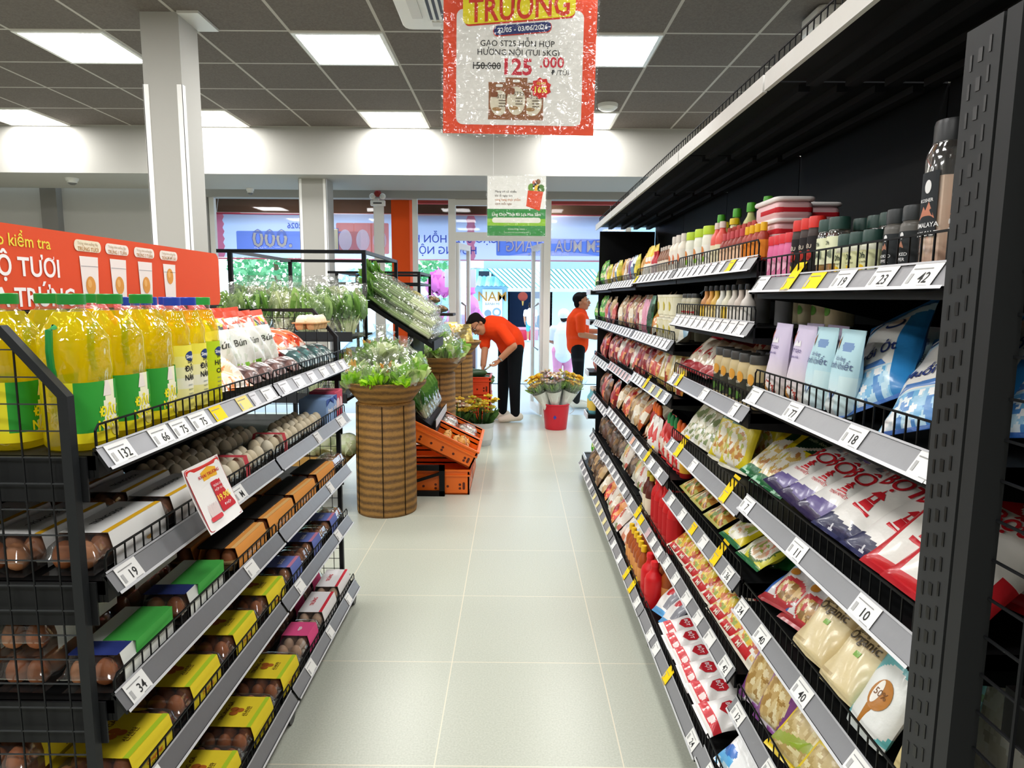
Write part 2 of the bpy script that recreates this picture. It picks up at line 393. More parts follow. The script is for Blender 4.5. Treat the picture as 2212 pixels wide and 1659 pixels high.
# emergency lamp with two round heads
p = P('emergency_light', None, P('housing', MB().rbox(-.085, .085, -.03, .03, 0, .06, .01, 'f3f2ee').box(-.05, .05, -.034, -.03, .02, .035, '2b2b2b')),
      P('lamp_head', MB().ball((-.06, -.02, .105), .036, 'efeee8', 'hard', 12, 8, (1, .8, 1)).ball((-.06, -.045, .105), .022, 'ffffff', 'clear', 10, 6)),
      P('lamp_head', MB().ball((.06, -.02, .105), .036, 'efeee8', 'hard', 12, 8, (1, .8, 1)).ball((.06, -.045, .105), .022, 'ffffff', 'clear', 10, 6)),
      P('bell', MB().ball((0, -.01, .14), .042, '8c1714', 'hard', 12, 8), label='dark red dome'))
place(p, T((-1.61, 7.93, 2.52)), 'twin-head emergency lamp with dark red dome above white door post', 'emergency light')

# dome cameras and sensors
def dome(x, y, z, label, r=.055):
    place(P('dome_camera', None, P('base', MB().lathe([(r, 0, 'f1f0ec'), (r * .9, -.025, 'f1f0ec')], 14)), P('dome', MB().lathe([(r * .8, -.025, 'e8e7e2'), (r * .7, -.05, '6a6a6a'), (r * .35, -.068, '444444'), (.001, -.07, '444444')], 14))), T((x, y, z)), label, 'security camera')
dome(-4.70, 7.2, 2.686, 'small white dome camera under the beam beside the white column', .065)
dome(-3.05, 7.8, 2.686, 'small dome camera under beam edge between the two columns', .045)
dome(1.35, 7.85, 2.686, 'small dome camera under beam edge above the dry-goods rack', .04)
place(P('smoke_detector', None, P('base', MB().lathe([(.09, 0, 'f3f2ee'), (.085, -.03, 'f3f2ee'), (.06, -.05, 'e6e5df'), (.001, -.055, 'e6e5df')], 16))), T((.80, 6.05, CZ)), 'round white detector on the ceiling beside the rice poster', 'detector')
# ceiling cassette air conditioner
ac = P('air_conditioner', None, P('panel', MB().rbox(-.45, .45, -.45, .45, -.035, 0, .05, 'f2f1ec')),
       P('intake_grille', MB().box(-.28, .28, -.28, .28, -.042, -.035, '3a3a3a').add(*(lambda g: (g.v, g.f))((lambda m: [m.box(-.28 + .035 * i, -.28 + .035 * i + .016, -.28, .28, -.05, -.041, 'ebeae5') for i in range(17)] and m)(MB())), 'ebeae5')),
       *[P('louver', MB().box(-.26, .26, -.37, -.31, -.045, -.034, 'dedcd6', 'hard', Rz(a))) for a in (0, 90, 180, 270)])
place(ac, T((-.25, 3.90, CZ - .003)), 'white cassette air conditioner in the ceiling behind the rice poster', 'air conditioner')
place(P('air_conditioner', None, P('panel', MB().rbox(-.3, .3, -.12, .12, -.12, 0, .03, 'e3e1db')), P('louver', MB().box(-.26, .26, -.125, -.12, -.10, -.05, 'cfcdc7'))), T((2.02, 4.15, CZ - .003)), 'white box unit on the ceiling above the dry-goods rack canopy', 'ceiling unit')

# ------------------------------------------------------------------ street outside
structure('pavement', MB().quad((-9, 8.25, -.03), (6, 8.25, -.03), (6, 11.5, -.03), (-9, 11.5, -.03), 'c3d2da', 'wall').box(-9, 6, 11.4, 11.5, -.3, -.03, 'b4c3cc', 'wall'), False)
structure('street', MB().quad((-40, 11.5, -.3), (40, 11.5, -.3), (40, 60, -.3), (-40, 60, -.3), 'a9c4d6', 'wall'), False)
structure('soffit', MB().box(-9, 6, 8.2, 10.9, 2.88, 2.98, '5b4333', 'wall'))
structure('fascia_and_reflections', MB().box(-9, 6, 9.72, 9.78, 2.52, 2.9, '5e4534', 'wall').box(-1.25, 6, 8.3, 8.36, 2.60, 2.88, 'c4514c', 'wall').box(-1.25, 6, 9.0, 9.06, 2.74, 2.88, 'c4514c', 'wall'))  # brown fascia; the red bars stand in for reflections in the shop glass
for i, (x, y) in enumerate(((-3.4, 9.0), (-2.35, 9.0), (-2.75, 10.0), (-1.7, 10.0), (.3, 9.4), (1.1, 8.8))):  # added glowing panels imitate indoor ceiling lights reflected in the glass
    place(P('ceiling_light', None, P('diffuser', MB().quad((-.3, .1, -.012), (.3, .1, -.012), (.3, -.1, -.012), (-.3, -.1, -.012), WHT, 'lamp')), P('frame', MB().box(-.32, .32, -.12, .12, -.01, 0, 'eeeeea'))), T((x, y, 2.88)),
          f'slim glowing panel imitating an indoor light reflected in the glass, {ORD[i]} from the column', 'ceiling light', 'imitated ceiling light reflections')
def X(x): return x * 1.25
def Z(z): return 1.471 + (z - 1.471) * 1.25
YS = 30
hs = empty('shop_building', T((0, YS, -.3)), label='pale blue shophouse with dark open front across the street', cat='building')
def part(name, mb, par=hs, y0=YS, z0=-.3):
    mb.v = [(a, b - y0, c - z0) for a, b, c in mb.v]; return obj(name, mb, par)
part('wall', MB().box(X(-3.2), X(-.2), YS, YS + .3, -.3, Z(1.85), 'b9dcec', 'wall').box(X(1.3), X(6), YS, YS + .3, -.3, Z(1.85), 'cfe2ea', 'wall').box(X(-3), X(6), YS + 3, YS + 3.3, -.3, 7, '9db4c0', 'wall'))
part('interior', MB().box(X(-.25), X(1.35), YS + 1.2, YS + 1.3, -.3, Z(1.85), '1d2b44', 'wall').box(X(-.25), X(-.2), YS, YS + 1.3, -.3, Z(1.85), '1d2b44', 'wall').box(X(1.3), X(1.35), YS, YS + 1.3, -.3, Z(1.85), '1d2b44', 'wall'))
m = MB()
for i in range(40):
    a = X(-6.5 + i * .16); m.add([(a, YS - .9, Z(1.84)), (a + X(.08), YS - .9, Z(1.87)), (a + X(.16), YS - .9, Z(1.84)), (a + X(.16), YS + 2.5, Z(2.52)), (a + X(.08), YS + 2.5, Z(2.56)), (a, YS + 2.5, Z(2.52))], [(0, 1, 4, 5), (1, 2, 3, 4)], '74b4dc' if i % 2 else '9fd2ee', 'metal')
part('roof', m)
part('upper_window', MB().box(X(-1.35), X(-.5), YS + 1.0, YS + 1.1, Z(1.98), Z(2.42), '2b3440', 'metal').box(X(-.95), X(-.88), YS + .95, YS + 1.0, Z(1.9), Z(2.5), 'dfe8ec', 'metal'))
m = MB(); n = 66
for i in range(n):
    a, b = X(-1.05 + 3.9 * i / n), X(-1.05 + 3.9 * (i + 1) / n); a2, b2 = X(-.25 + 3.5 * i / n), X(-.25 + 3.5 * (i + 1) / n)
    m.quad((a, YS + .5, Z(2.50)), (b, YS + .5, Z(2.50)), (b2, YS - 1.6, Z(1.78)), (a2, YS - 1.6, Z(1.78)), '5aa196' if i % 3 == 0 else 'f4fbfa', 'banner')
    m.quad((a2, YS - 1.6, Z(1.78)), (b2, YS - 1.6, Z(1.78)), (b2, YS - 1.6, Z(1.66)), (a2, YS - 1.6, Z(1.66)), 'eaf6f5', 'banner')
props(obj('awning', MB().add([(a, b - YS, c - 2) for a, b, c in m.v], m.f, m.c, 'banner'), None, T((0, YS, 2))), 'green and white striped awning over the dark shop front', 'awning')
sg = P('shop_sign', None, P('board', MB().box(X(-.36), X(.36), -.03, 0, X(-.54), X(.54), 'f4efe6', 'paper').text('NAM', .60, lambda x, y: (x, -.032, y + .36), 'c98a3a', bold=.006).text('BÁNH MÌ', .16, lambda x, y: (x, -.032, y + .02), '56636d')
     .poly(ell(-.2, -.4, .16, .16), lambda x, y: (x, -.032, y), '7f95a3').poly(ell(.2, -.35, .2, .2), lambda x, y: (x, -.032, y), '90a5b0').poly(ell(.2, -.35, .12, .12), lambda x, y: (x, -.034, y), 'e8eef0')))
place(sg, T((X(-.81), YS - .05, Z(1.21))), 'white upright board reading NAM beside dark shop opening', 'sign')
place(P('outdoor_unit', None, P('casing', MB().rbox(-.32, .32, -.15, .15, 0, .45, .03, 'f1f3f3')), P('fan_grille', MB().lathe([(.17, 0, '9aa4a8'), (.12, .01, '5c686d'), (.03, .012, 'c0c8ca')], 18).add([], [], 'ffffff'))), T((X(-1.39), YS + .3, Z(2.5))), 'white outdoor air conditioning unit above the blue roof', 'air conditioner')
place(P('paper_lantern', MB().ball((0, 0, 0), .22, 'a8473a', 'cloth', 12, 8, (1, 1, .9)).lathe([(.05, -.2, 'c9963f'), (.02, -.4, 'c9963f')], 8)), T((X(.28), YS - .6, Z(1.5))), 'round red lantern hanging in the dark shop opening', 'lantern')
place(P('cooler_box', None, P('body', MB().rbox(-.45, .45, -.3, .3, 0, .42, .05, 'c2183c')), P('lid', MB().rbox(-.47, .47, -.32, .32, .42, .52, .05, 'd98a9c'))), T((X(.43), YS - 2.2, -.3)), 'red cooler box in front of the dark shop', 'cooler box')
# trees beyond the window
def tree(x, y, z, r, seed, label, sz=1):
    rr = random.Random(seed); m = MB()
    for i in range(1300):
        a = rr.uniform(0, 2 * pi); th = math.acos(rr.uniform(-1, 1)); q = r * rr.uniform(.5, 1)
        c = Vector((q * math.sin(th) * math.cos(a), q * math.sin(th) * math.sin(a), q * math.cos(th) * sz)); L = rr.uniform(.12, .26)
        d = Vector((rr.uniform(-1, 1), rr.uniform(-1, 1), rr.uniform(-1, .2))).normalized(); sd = d.cross(Vector((rr.uniform(-1, 1), 1, 0))).normalized() * L * .28
        m.add([tuple(c), tuple(c + d * L * .5 + sd), tuple(c + d * L), tuple(c + d * L * .5 - sd)], [(0, 1, 2, 3)], mix('3f8f58', '9fd6a0', rr.random()), 'leaf')
    place(P('tree', None, P('crown', m), P('trunk', MB().tube([(0, 0, -z - .3), (0.05, 0, -.4), (0, 0, .3)], [.16, .1, .05], '6b5a46', 'kraft', 8))), T((x, y, z)), label, 'tree')
tree(-2.9, 18, 2.3, 1.25, 3, 'leafy green tree beyond the orange pillar')
tree(-6.8, 19, 2.2, 1.3, 4, 'leafy green tree beyond the column and blue roof')
place(P('parasol', None, P('canopy', MB().lathe([(1.0, 0, 'eef0fa'), (.6, .28, 'f6f7fd'), (.03, .5, 'ffffff')], 10, 'banner', cap=False)), P('pole', MB().tube([(0, 0, -1.6), (0, 0, .48)], .02, 'cfd4d8'))), T((-2.5, 15, 1.45)), 'pale street parasol beyond the orange pillar', 'parasol')
mb = MB()
rr = random.Random(5)
for i in range(26):
    mb.ball((rr.uniform(-.42, .42), rr.uniform(-.2, .2), rr.uniform(.22, 1.3)), rr.uniform(.10, .2), mix('e06fc4', 'f4a9d8', rr.random()), 'cloth', 8, 6, (1, .8, 1.2), .15, i)
place(P('toy_bundle', mb), T((-1.25, 13, .55)), 'pink wrapped bundle on street cart beyond the doorway', 'toy bundle')
place(P('street_cart', None, P('body', MB().box(-.5, .5, -.3, .3, .35, .8, '6b4a44')), *[P('wheel', MB().tube([(x, -.32, .25), (x, -.28, .25)], .25, '2c2c2c', 'hard', 14)) for x in (-.3, .3)]), T((-1.25, 13, -.3)), 'small brown street cart carrying the pink bundle', 'cart')
place(P('street_sign', MB().rbox(-.28, .28, -.02, .02, -.16, .16, .01, 'e9dfe3').tube([(0, .03, -2.1), (0, .03, .1)], .025, 'b9bcc0')), T((-.98, 12, 1.8)), 'blank pale sign plate on pole seen through the door glass', 'sign')
# the long banner hanging outside, read from behind
bn = empty('street_banner', T((-1.45, 9.6, 2.32)), label='long lavender and pink sale banner hanging outside the shop front', cat='banner')
def bpt(x, z, o=0): return (x, -.002 - o + .012 * math.sin(x * 2.3), z + .02 - .0 * x)
B0 = -1.45
m = MB().surf(lambda u, v: (-2.95 + 5.9 * u, .012 * math.sin((-2.95 + 5.9 * u) * 2.3), -.31 + .62 * v - .02 * u), 60, 4, 'd3dcfa', 'banner')
def bx(x0, z0, x1, z1, c, o): m.poly(rrect(x0 - B0, z0 - 2.32, x1 - B0, z1 - 2.32, .02), lambda x, z: (x, .012 * math.sin(x * 2.3) - o, z), c, 'banner', 2)
def zig(xa, xb, z0, z1, c, both):
    p = []
    for i in range(13): p.append((xa - B0 - (.02 if both and i % 2 else 0), z0 - 2.32 + (z1 - z0) * i / 12))
    for i in range(12, -1, -1): p.append((xb - B0 + (.025 if i % 2 else 0), z0 - 2.32 + (z1 - z0) * i / 12))
    m.poly(p, lambda x, z: (x, .012 * math.sin(x * 2.3) - .004, z), c, 'banner', 1)
zig(-4.38, -4.17, 2.01, 2.63, 'f48ca0', False); zig(-1.72, -1.5, 2.0, 2.62, 'e8727e', True); zig(-.68, -.59, 2.0, 2.61, 'f3a0b4', True)
bx(-4.4, 2.61, 1.45, 2.635, 'e0607a', .003); bx(-4.4, 1.985, 1.45, 2.0, 'f0a0b4', .003)
bx(-3.98, 2.10, -2.2, 2.38, '8fa6ea', .004); bx(-.27, 2.06, 1.37, 2.30, '7fa0ea', .004)
def bt(st, size, x, z, c, b=.02, wm=None, ol=None):
    if ol: m.text(st, size, lambda a, q: (a + x - B0, .012 * math.sin((a + x - B0) * 2.3) - .006, q + z - 2.32), ol, 'banner', b + .022, 0, wm, True)
    m.text(st, size, lambda a, q: (a + x - B0, .012 * math.sin((a + x - B0) * 2.3) - .008, q + z - 2.32), c, 'banner', b, 0, wm, True)
bt('125', .40, -2.78, 2.275, 'fffbd0', .02, None, '5a6ac0'); bt('.000', .34, -3.47, 2.28, 'fffbe0', .012, None, '5a6ac0'); bt('03/06/2026', .11, -3.0, 2.46, '6f80d0'); bt('Đ/TÚI 5KG', .10, -3.5, 2.125, 'f6f6ff')
bt('GẠO ST25 HỖN HỢP', .15, -.95, 2.29, '5f72cc', .01); bt('HƯƠNG NỘI', .15, -.98, 2.13, '5f72cc', .01)
bt('KEM MUA 2 TẶNG 1', .23, .55, 2.20, 'fbfbf0', .008, 1.6, '5a74cc'); bt('SẢN PHẨM CÙNG LOẠI', .05, .5, 2.085, 'e9edfd')
for i, x in enumerate((-2.42, -2.17, -1.93)):
    bx(x - .13, 2.07, x + .13, 2.50, 'e0978f', .004 + i * .001); m.poly(ell(x - B0, -.06, .095, .15), lambda a, q: (a, .012 * math.sin(a * 2.3) - .009, q), 'dfe3fb', 'banner', 2)
obj('printed_cloth', m, bn)
for x in (-2.8, -1.4, 0, 1.4, 2.8): obj('hanging_rope', MB().tube([(x, 0, .30), (x, .11, .58)], .005, 'd8d8d8', 'cloth'), bn)
obj('hem_rope', MB().tube([(-2.97, 0, .315), (0, .0, .30), (2.97, 0, .295)], .008, 'd8d8d8', 'cloth'), bn)

# ------------------------------------------------------------------ hanging signs
def plane(ox, oz, y): return lambda x, z: (x + ox, y, z + oz)
def sign(name, w, h, art, label, M, cords):
    m = MB().box(-w / 2, w / 2, 0, .004, -h / 2, h / 2, 'f1efe9', 'paper'); art(m)
    t = P(name, None, P('board', m), P('clear_sleeve', MB().surf(lambda u, v: ((u - .5) * (w + .02), -.008 + .003 * math.sin(9 * u + 7 * v), (v - .5) * (h + .03)), 10, 10, WHT, 'wrap')),
          *[P('hanging_cord', MB().tube([(x, .002, h / 2 - .01), (x, .002, cords)], .0015, 'e8e8e8')) for x in (-w * .4, w * .4)])
    return place(t, M, label, 'sign')
def art1(m):
    W2, H2 = .328, .41; ln = [0]
    def f(o): return lambda x, z: (x, -.0005 - o, z)
    m.quad((-W2, -.0005, -H2), (W2, -.0005, -H2), (W2, -.0005, H2), (-W2, -.0005, H2), 'ea4b22')
    m.poly(rrect(-.272, -.372, .272, .10, .03), f(.001), 'eeece6')
    sl = .10
    def tilt(o, cx, cz): return lambda x, z: (x + cx, -.0005 - o, z + cz + x * .09)
    m.poly(rrect(-.235, -.05, .235, .05, .02), tilt(.0015, -.002, .10), 'd8351c'); m.poly(rrect(-.24, -.048, .24, .075, .025), tilt(.002, -.005, .105), 'f4e21c')
    m.text('TRƯƠNG', .135, tilt(.0025, -.005, .112), 'd8351c', bold=.018, wmax=.43)
    m.text('KHAI', .15, tilt(.0025, -.005, .27), 'f4e21c', bold=.03, wmax=.4)
    m.poly(rrect(-.125, -.022, .125, .022, .02), tilt(.003, .01, .022), 'd8351c'); m.poly(rrect(-.122, -.02, .122, .02, .018), tilt(.0034, .01, .024), '27356f')
    m.text('22/05 - 03/06/2026', .028, tilt(.004, .01, .024), 'ffffff', bold=.012)
    m.text('GẠO ST25 HỖN HỢP', .034, lambda x, z: (x - .01, -.002, z - .036), '222222', bold=.008); m.text('HƯƠNG NỘI (TÚI 5KG)', .034, lambda x, z: (x - .005, -.002, z - .072), '222222', bold=.008)
    m.text('150.000', .04, lambda x, z: (x - .14, -.002, z - .128), '222222', bold=.008); m.box(-.20, -.08, -.0035, -.003, -.130, -.126, '222222', 'paper')
    m.text('125', .092, lambda x, z: (x - .005, -.002, z - .13), 'd02a3c', bold=.03); m.text('.000', .062, lambda x, z: (x + .14, -.002, z - .11), 'd02a3c', bold=.02)
    m.text('Đ/TÚI', .03, lambda x, z: (x + .175, -.002, z - .152), '222222')
    for x, h, o in ((-.085, .155, .0012), (.06, .155, .0012), (-.012, .175, .002)):
        b = -.35
        m.poly([(x - .048, b), (x + .048, b), (x + .046, b + .03), (x + .046, b + h - .03), (x + .048, b + h), (x - .048, b + h), (x - .046, b + h - .03), (x - .046, b + .03)], f(o), '96603c', 'paper', 1)
        m.poly(ell(x, b + h * .45, .04, h * .34), f(o + .0006), 'e6ddc6'); m.poly(rrect(x - .036, b + h * .6, x - .006, b + h * .75, .006), f(o + .0012), '8a5030', 'paper', 1)
        m.poly(rrect(x - .015, b + h - .02, x + .015, b + h - .009, .004), f(o + .001), 'f2efe6', 'paper', 1); m.text('ST25', .022, lambda a, z: (a + x + .012, -.0025 - o, z + b + h * .62), '4a3b2c')
        for q in range(3): m.box(x - .002, x + .028, -.0028 - o, -.0026 - o, b + h * .5 - q * .012, b + h * .5 - q * .012 + .004, '6b5b48', 'paper')
        m.poly(ell(x - .01, b + h * .28, .02, .008), f(o + .0012), 'a9814f', 'paper', 1)
    m.poly(star(.095, -.218, .046), f(.004), 'd8231c', 'paper', 1); m.text('GIẢM', .016, lambda x, z: (x + .095, -.0055, z - .198), 'f7e94a'); m.text('16%', .036, lambda x, z: (x + .095, -.0055, z - .224), 'f7e94a', bold=.02)
sign('hanging_poster', .656, .82, art1, 'orange-bordered rice price poster hanging from the ceiling', T((.013, 3.0, 2.586)) @ Ry(.6), .563)
def art2(m):
    W2 = .258
    def f(o): return lambda x, z: (x, -.0005 - o, z)
    m.quad((-W2, -.0005, -W2), (W2, -.0005, -W2), (W2, -.0005, -.025), (-W2, -.0005, -.025), '2f8a3e')
    m.quad((-W2, -.0008, -.17), (W2, -.0008, -.17), (W2, -.0008, -.11), (-W2, -.0008, -.11), '8cc02e')
    m.poly(rrect(-.215, -.145, .215, -.10, .02), f(.001), 'e9e6da')
    m.text('Ứng Chọn Thật lời Lựa Mua Sắm', .036, plane(0, -.072, -.002), 'f4f4ee', bold=.01, wmax=.43)
    for i, (st, c) in enumerate((('Mang tới cả nhiều', '5a5550'), ('khi đi ngày tìm', '5a5550'), ('cùng hàng thực phẩm', 'c9742a'), ('sạch mỗi ngày', '8a5a3a'))): m.text(st, .026, plane(-.19, .125 - i * .035, -.002), c, align=-1, wmax=.26)
    m.poly([(.10, .135), (.235, .125), (.205, -.04), (.085, .0)], f(.0012), 'e24a1e')
    for x, z, r, c in ((.13, .16, .03, '6d9a33'), (.17, .165, .03, 'f0c22c'), (.215, .15, .032, '557f3a'), (.16, .20, .022, 'c05a2c'), (.19, .21, .02, '8a5a30')): m.poly(ell(x, z, r, r * 1.15), f(.001), c)
    m.text('CÙNG MÙA VÀNG', .018, plane(0, -.20, -.002), 'd8ecd0'); m.text('Thực phẩm tươi sạch cho mọi gia đình', .014, plane(0, -.228, -.002), 'd8ecd0')
sign('hanging_poster', .516, .516, art2, 'square green and cream poster hanging before the shop doorway', T((.008, 6.0, 2.271)), .878)
# ------------------------------------------------------------------ shelving
def rail_fn(s, Yc, Xf, z, off):
    # point on the tilted face of a price rail: x runs to the reader's right, y up the face from its middle
    def f(x, y):
        up = .5 + y / .05
        return (s * (Xf - .012 + .028 * up - off * .83), Yc - s * x, z - .03 + .044 * up + off * .5)
    return f
def shelf(unit, s, Y0, Y1, Xf, Xb, z, tags=(), fence=.055, plate=True, rail=GRY):
    g = .004
    m = MB().box(s * (Xf + .016), s * Xb, Y0 + g, Y1 - g, z - .03, z - .002, BLK, 'metal')
    m.box(s * (Xf + .011), s * (Xf + .021), Y0 + g, Y1 - g, z - .045, z + .006, BLK, 'metal')
    if plate:
        for y in (Y0 + g, Y1 - g - .003): m.add([(s * (Xf + .02), y, z - .002), (s * Xb, y, z - .002), (s * Xb, y, z - .13), (s * (Xf + .16), y, z - .06), (s * (Xf + .02), y, z - .045)], [(0, 1, 2, 3, 4)], BLK, 'metal')
    sh = obj('shelf', m, unit)
    f = rail_fn(s, (Y0 + Y1) / 2, Xf, z, 0); b = rail_fn(s, (Y0 + Y1) / 2, Xf, z, -.006); L = (Y1 - Y0) / 2 - g
    r = MB()
    for y0, y1, o, c in ((-.025, -.019, .004, 'd6d7da'), (-.019, .021, 0, rail), (.021, .025, .003, 'b4b5b9')):
        ff = rail_fn(s, (Y0 + Y1) / 2, Xf, z, o); r.quad(ff(-L, y0), ff(L, y0), ff(L, y1), ff(-L, y1), c, 'rail')
    r.quad(b(-L, .025), b(L, .025), b(L, -.025), b(-L, -.025), BLK, 'metal'); r.quad(f(-L, -.025), f(-L, .025), b(-L, .025), b(-L, -.025), BLK); r.quad(f(L, -.025), f(L, .025), b(L, .025), b(L, -.025), BLK)
    obj('price_rail', r, sh)
    for t in tags:
        Yc, wd, c, st = t[:4]; tall = t[4] if len(t) > 4 else 0
        a = rail_fn(s, Yc, Xf, z, .0025 if not tall else .004); h0, h1 = (-.024, .024 + tall)
        m = MB().quad(a(-wd / 2, h0), a(wd / 2, h0), a(wd / 2, h1), a(-wd / 2, h1), c)
        a2 = rail_fn(s, Yc, Xf, z, .0033 if not tall else .0048); ink = '2a2a2a' if c != 'ffd90a' else '8a6a10'
        if st: m.text(st, .027, lambda x, y: a2(x + wd * .12, y - .004), ink, bold=.004, wmax=wd * .7)
        m.quad(a2(-wd * .42, .011), a2(wd * .25, .011), a2(wd * .25, .013), a2(-wd * .42, .013), '9a9a9a')
        m.quad(a2(-wd * .42, -.014), a2(-wd * .30, -.014), a2(-wd * .30, .004), a2(-wd * .42, .004), 'b9b9b9')
        m.quad(a2(wd * .05, -.019), a2(wd * .4, -.019), a2(wd * .4, -.0175), a2(wd * .05, -.0175), 'a5a5a5')
        obj('price_tag', m, sh)
    if fence:
        w = MB(); x = s * (Xf + .016); r0 = .0019; n = max(2, int((Y1 - Y0 - .02) / .032)); ys = [Y0 + .01 + (Y1 - Y0 - .02) * i / n for i in range(n + 1)]
        w.tube([(x, ys[0], z), (x, ys[0], z + fence - .01), (x, ys[0] + .01, z + fence), (x, ys[-1] - .01, z + fence), (x, ys[-1], z + fence - .01), (x, ys[-1], z)], .0026, BLK)
        for y in ys[1:-1]: w.tube([(x, y, z), (x, y, z + fence)], r0, BLK)
        obj('wire_fence', w, sh)
    return sh
def caster(unit, x, y):
    m = MB().tube([(x - .012, y, .03), (x + .012, y, .03)], .03, '1d1d1f', 'hard', 12).box(x - .016, x + .016, y - .02, y + .02, .045, .075, '2a2a2c', 'metal')
    obj('caster', m, unit)
def upright(unit, s, X, Y, zt, w=.03): obj('upright', MB().box(s * X, s * (X + .05), Y - w / 2, Y + w / 2, .07, zt, BLK, 'metal'), unit)

W_, Y_ = 'f7f7f4', 'ffd90a'
def many(Y0, Y1, n, c='f2f2f2', w=.06): return [(Y0 + (Y1 - Y0) * (i + .5) / n, w, c, '') for i in range(n)]
XF, XB, XL = .640, 1.12, .555
bays = [
 # name, Y0, Y1, (z, tags, fence, rail)
 ('black shelving bay beside the slotted post, with salt and flour', .98, 1.797, [
  (1.517, [(1.055, .075, W_, '42'), (1.17, .07, W_, '23'), (1.31, .07, W_, '19'), (1.435, .07, Y_, ''), (1.56, .05, Y_, '', .028), (1.74, .07, W_, '')], .06),
  (1.222, [(1.005, .06, W_, ''), (1.225, .068, W_, '18'), (1.50, .07, W_, '77'), (1.745, .07, W_, '')], .06),
  (.918, [(1.14, .075, W_, '10'), (1.43, .07, W_, '11'), (1.755, .07, W_, '7')], .06),
  (.618, [(1.115, .075, W_, '4'), (1.36, .07, W_, '40'), (1.60, .07, W_, '40'), (1.755, .06, W_, '34')], .06),
  (.312, [(1.20, .07, W_, '34'), (1.50, .07, W_, '5'), (1.735, .07, W_, '12')], .06),
  ('low', .155, [(1.25, .07, W_, '26'), (1.69, .07, W_, '5')], .06)]),
 ('second shelving bay from the slotted post, with noodles and jars', 1.803, 2.697, [
  (1.575, [(1.92, .07, W_, ''), (2.0, .05, Y_, ''), (2.1, .05, 'e9e9ea', '')] + many(2.15, 2.68, 7), .055),
  (1.395, many(1.85, 2.68, 11, 'f4f4f4', .066), .055),
  (1.158, [(1.90, .05, W_, ''), (2.21, .065, W_, ''), (2.56, .045, Y_, '', .02), (2.65, .06, W_, '')], .055),
  (.888, [(1.94, .05, Y_, '', .045), (2.30, .06, W_, ''), (2.52, .06, Y_, '', .045), (2.64, .04, W_, '')], .055),
  (.665, [(1.88, .06, W_, '36'), (2.0, .05, Y_, '', .04), (2.14, .06, W_, ''), (2.27, .05, Y_, ''), (2.42, .06, W_, ''), (2.6, .06, W_, '')], .055),
  (.385, [(1.86, .07, W_, '42'), (2.02, .07, W_, ''), (2.16, .06, W_, ''), (2.31, .07, W_, ''), (2.48, .06, W_, ''), (2.63, .06, W_, '')], .055),
  ('low', .135, [(1.87, .07, W_, '24'), (2.21, .05, Y_, '', .012), (2.40, .06, W_, ''), (2.51, .06, W_, '')], .055)]),
 ('third shelving bay from the slotted post, with sauce bottles', 2.703, 3.597, [
  (1.575, many(2.75, 3.5, 8) + [(3.55, .05, Y_, '')], .05),
  (1.285, many(2.75, 3.58, 11, 'f0f0f5'), .05),
  (1.060, [(2.78, .06, W_, ''), (2.9, .05, 'ffe98a', ''), (3.05, .06, 'f6e7b0', ''), (3.2, .05, Y_, '', .03)] + many(3.25, 3.58, 4), .05),
  (.715, [(2.84, .07, W_, ''), (3.0, .07, W_, ''), (3.12, .05, Y_, '', .04), (3.25, .06, W_, ''), (3.38, .06, W_, ''), (3.5, .06, 'efb9a0', '')], .05),
  (.375, [(2.78, .06, W_, ''), (2.9, .06, W_, ''), (3.02, .06, 'd9b9bd', ''), (3.2, .08, Y_, ''), (3.3, .07, Y_, '', .03), (3.5, .06, W_, '')], .05),
  ('low', .130, [(2.8, .06, W_, ''), (2.95, .05, Y_, '', .03), (3.1, .05, Y_, '', .03), (3.3, .06, W_, ''), (3.5, .06, W_, '')], .05)]),
 ('fourth shelving bay from the slotted post, with bagged dry goods', 3.603, 4.497, [
  (1.560, many(3.63, 4.47, 9), .045), (1.285, many(3.63, 4.47, 9, 'ececf4'), .045), (1.03, many(3.63, 4.47, 8, 'e2c3c6'), .045), (.72, many(3.63, 4.47, 7), .045), (.375, many(3.63, 4.47, 6), .045), ('low', .13, many(3.63, 4.47, 5, 'e8dca0'), .045)]),
 ('fifth shelving bay at the doorway end of the dry-goods rack', 4.503, 5.40, [
  (1.555, many(4.53, 5.37, 7), .045), (1.285, many(4.53, 5.37, 7), .045), (1.00, many(4.53, 5.37, 7), .045), (.68, many(4.53, 5.37, 7), .045), (.36, many(4.53, 5.37, 6), .045), ('low', .13, many(4.53, 5.37, 5), .045)]),
]
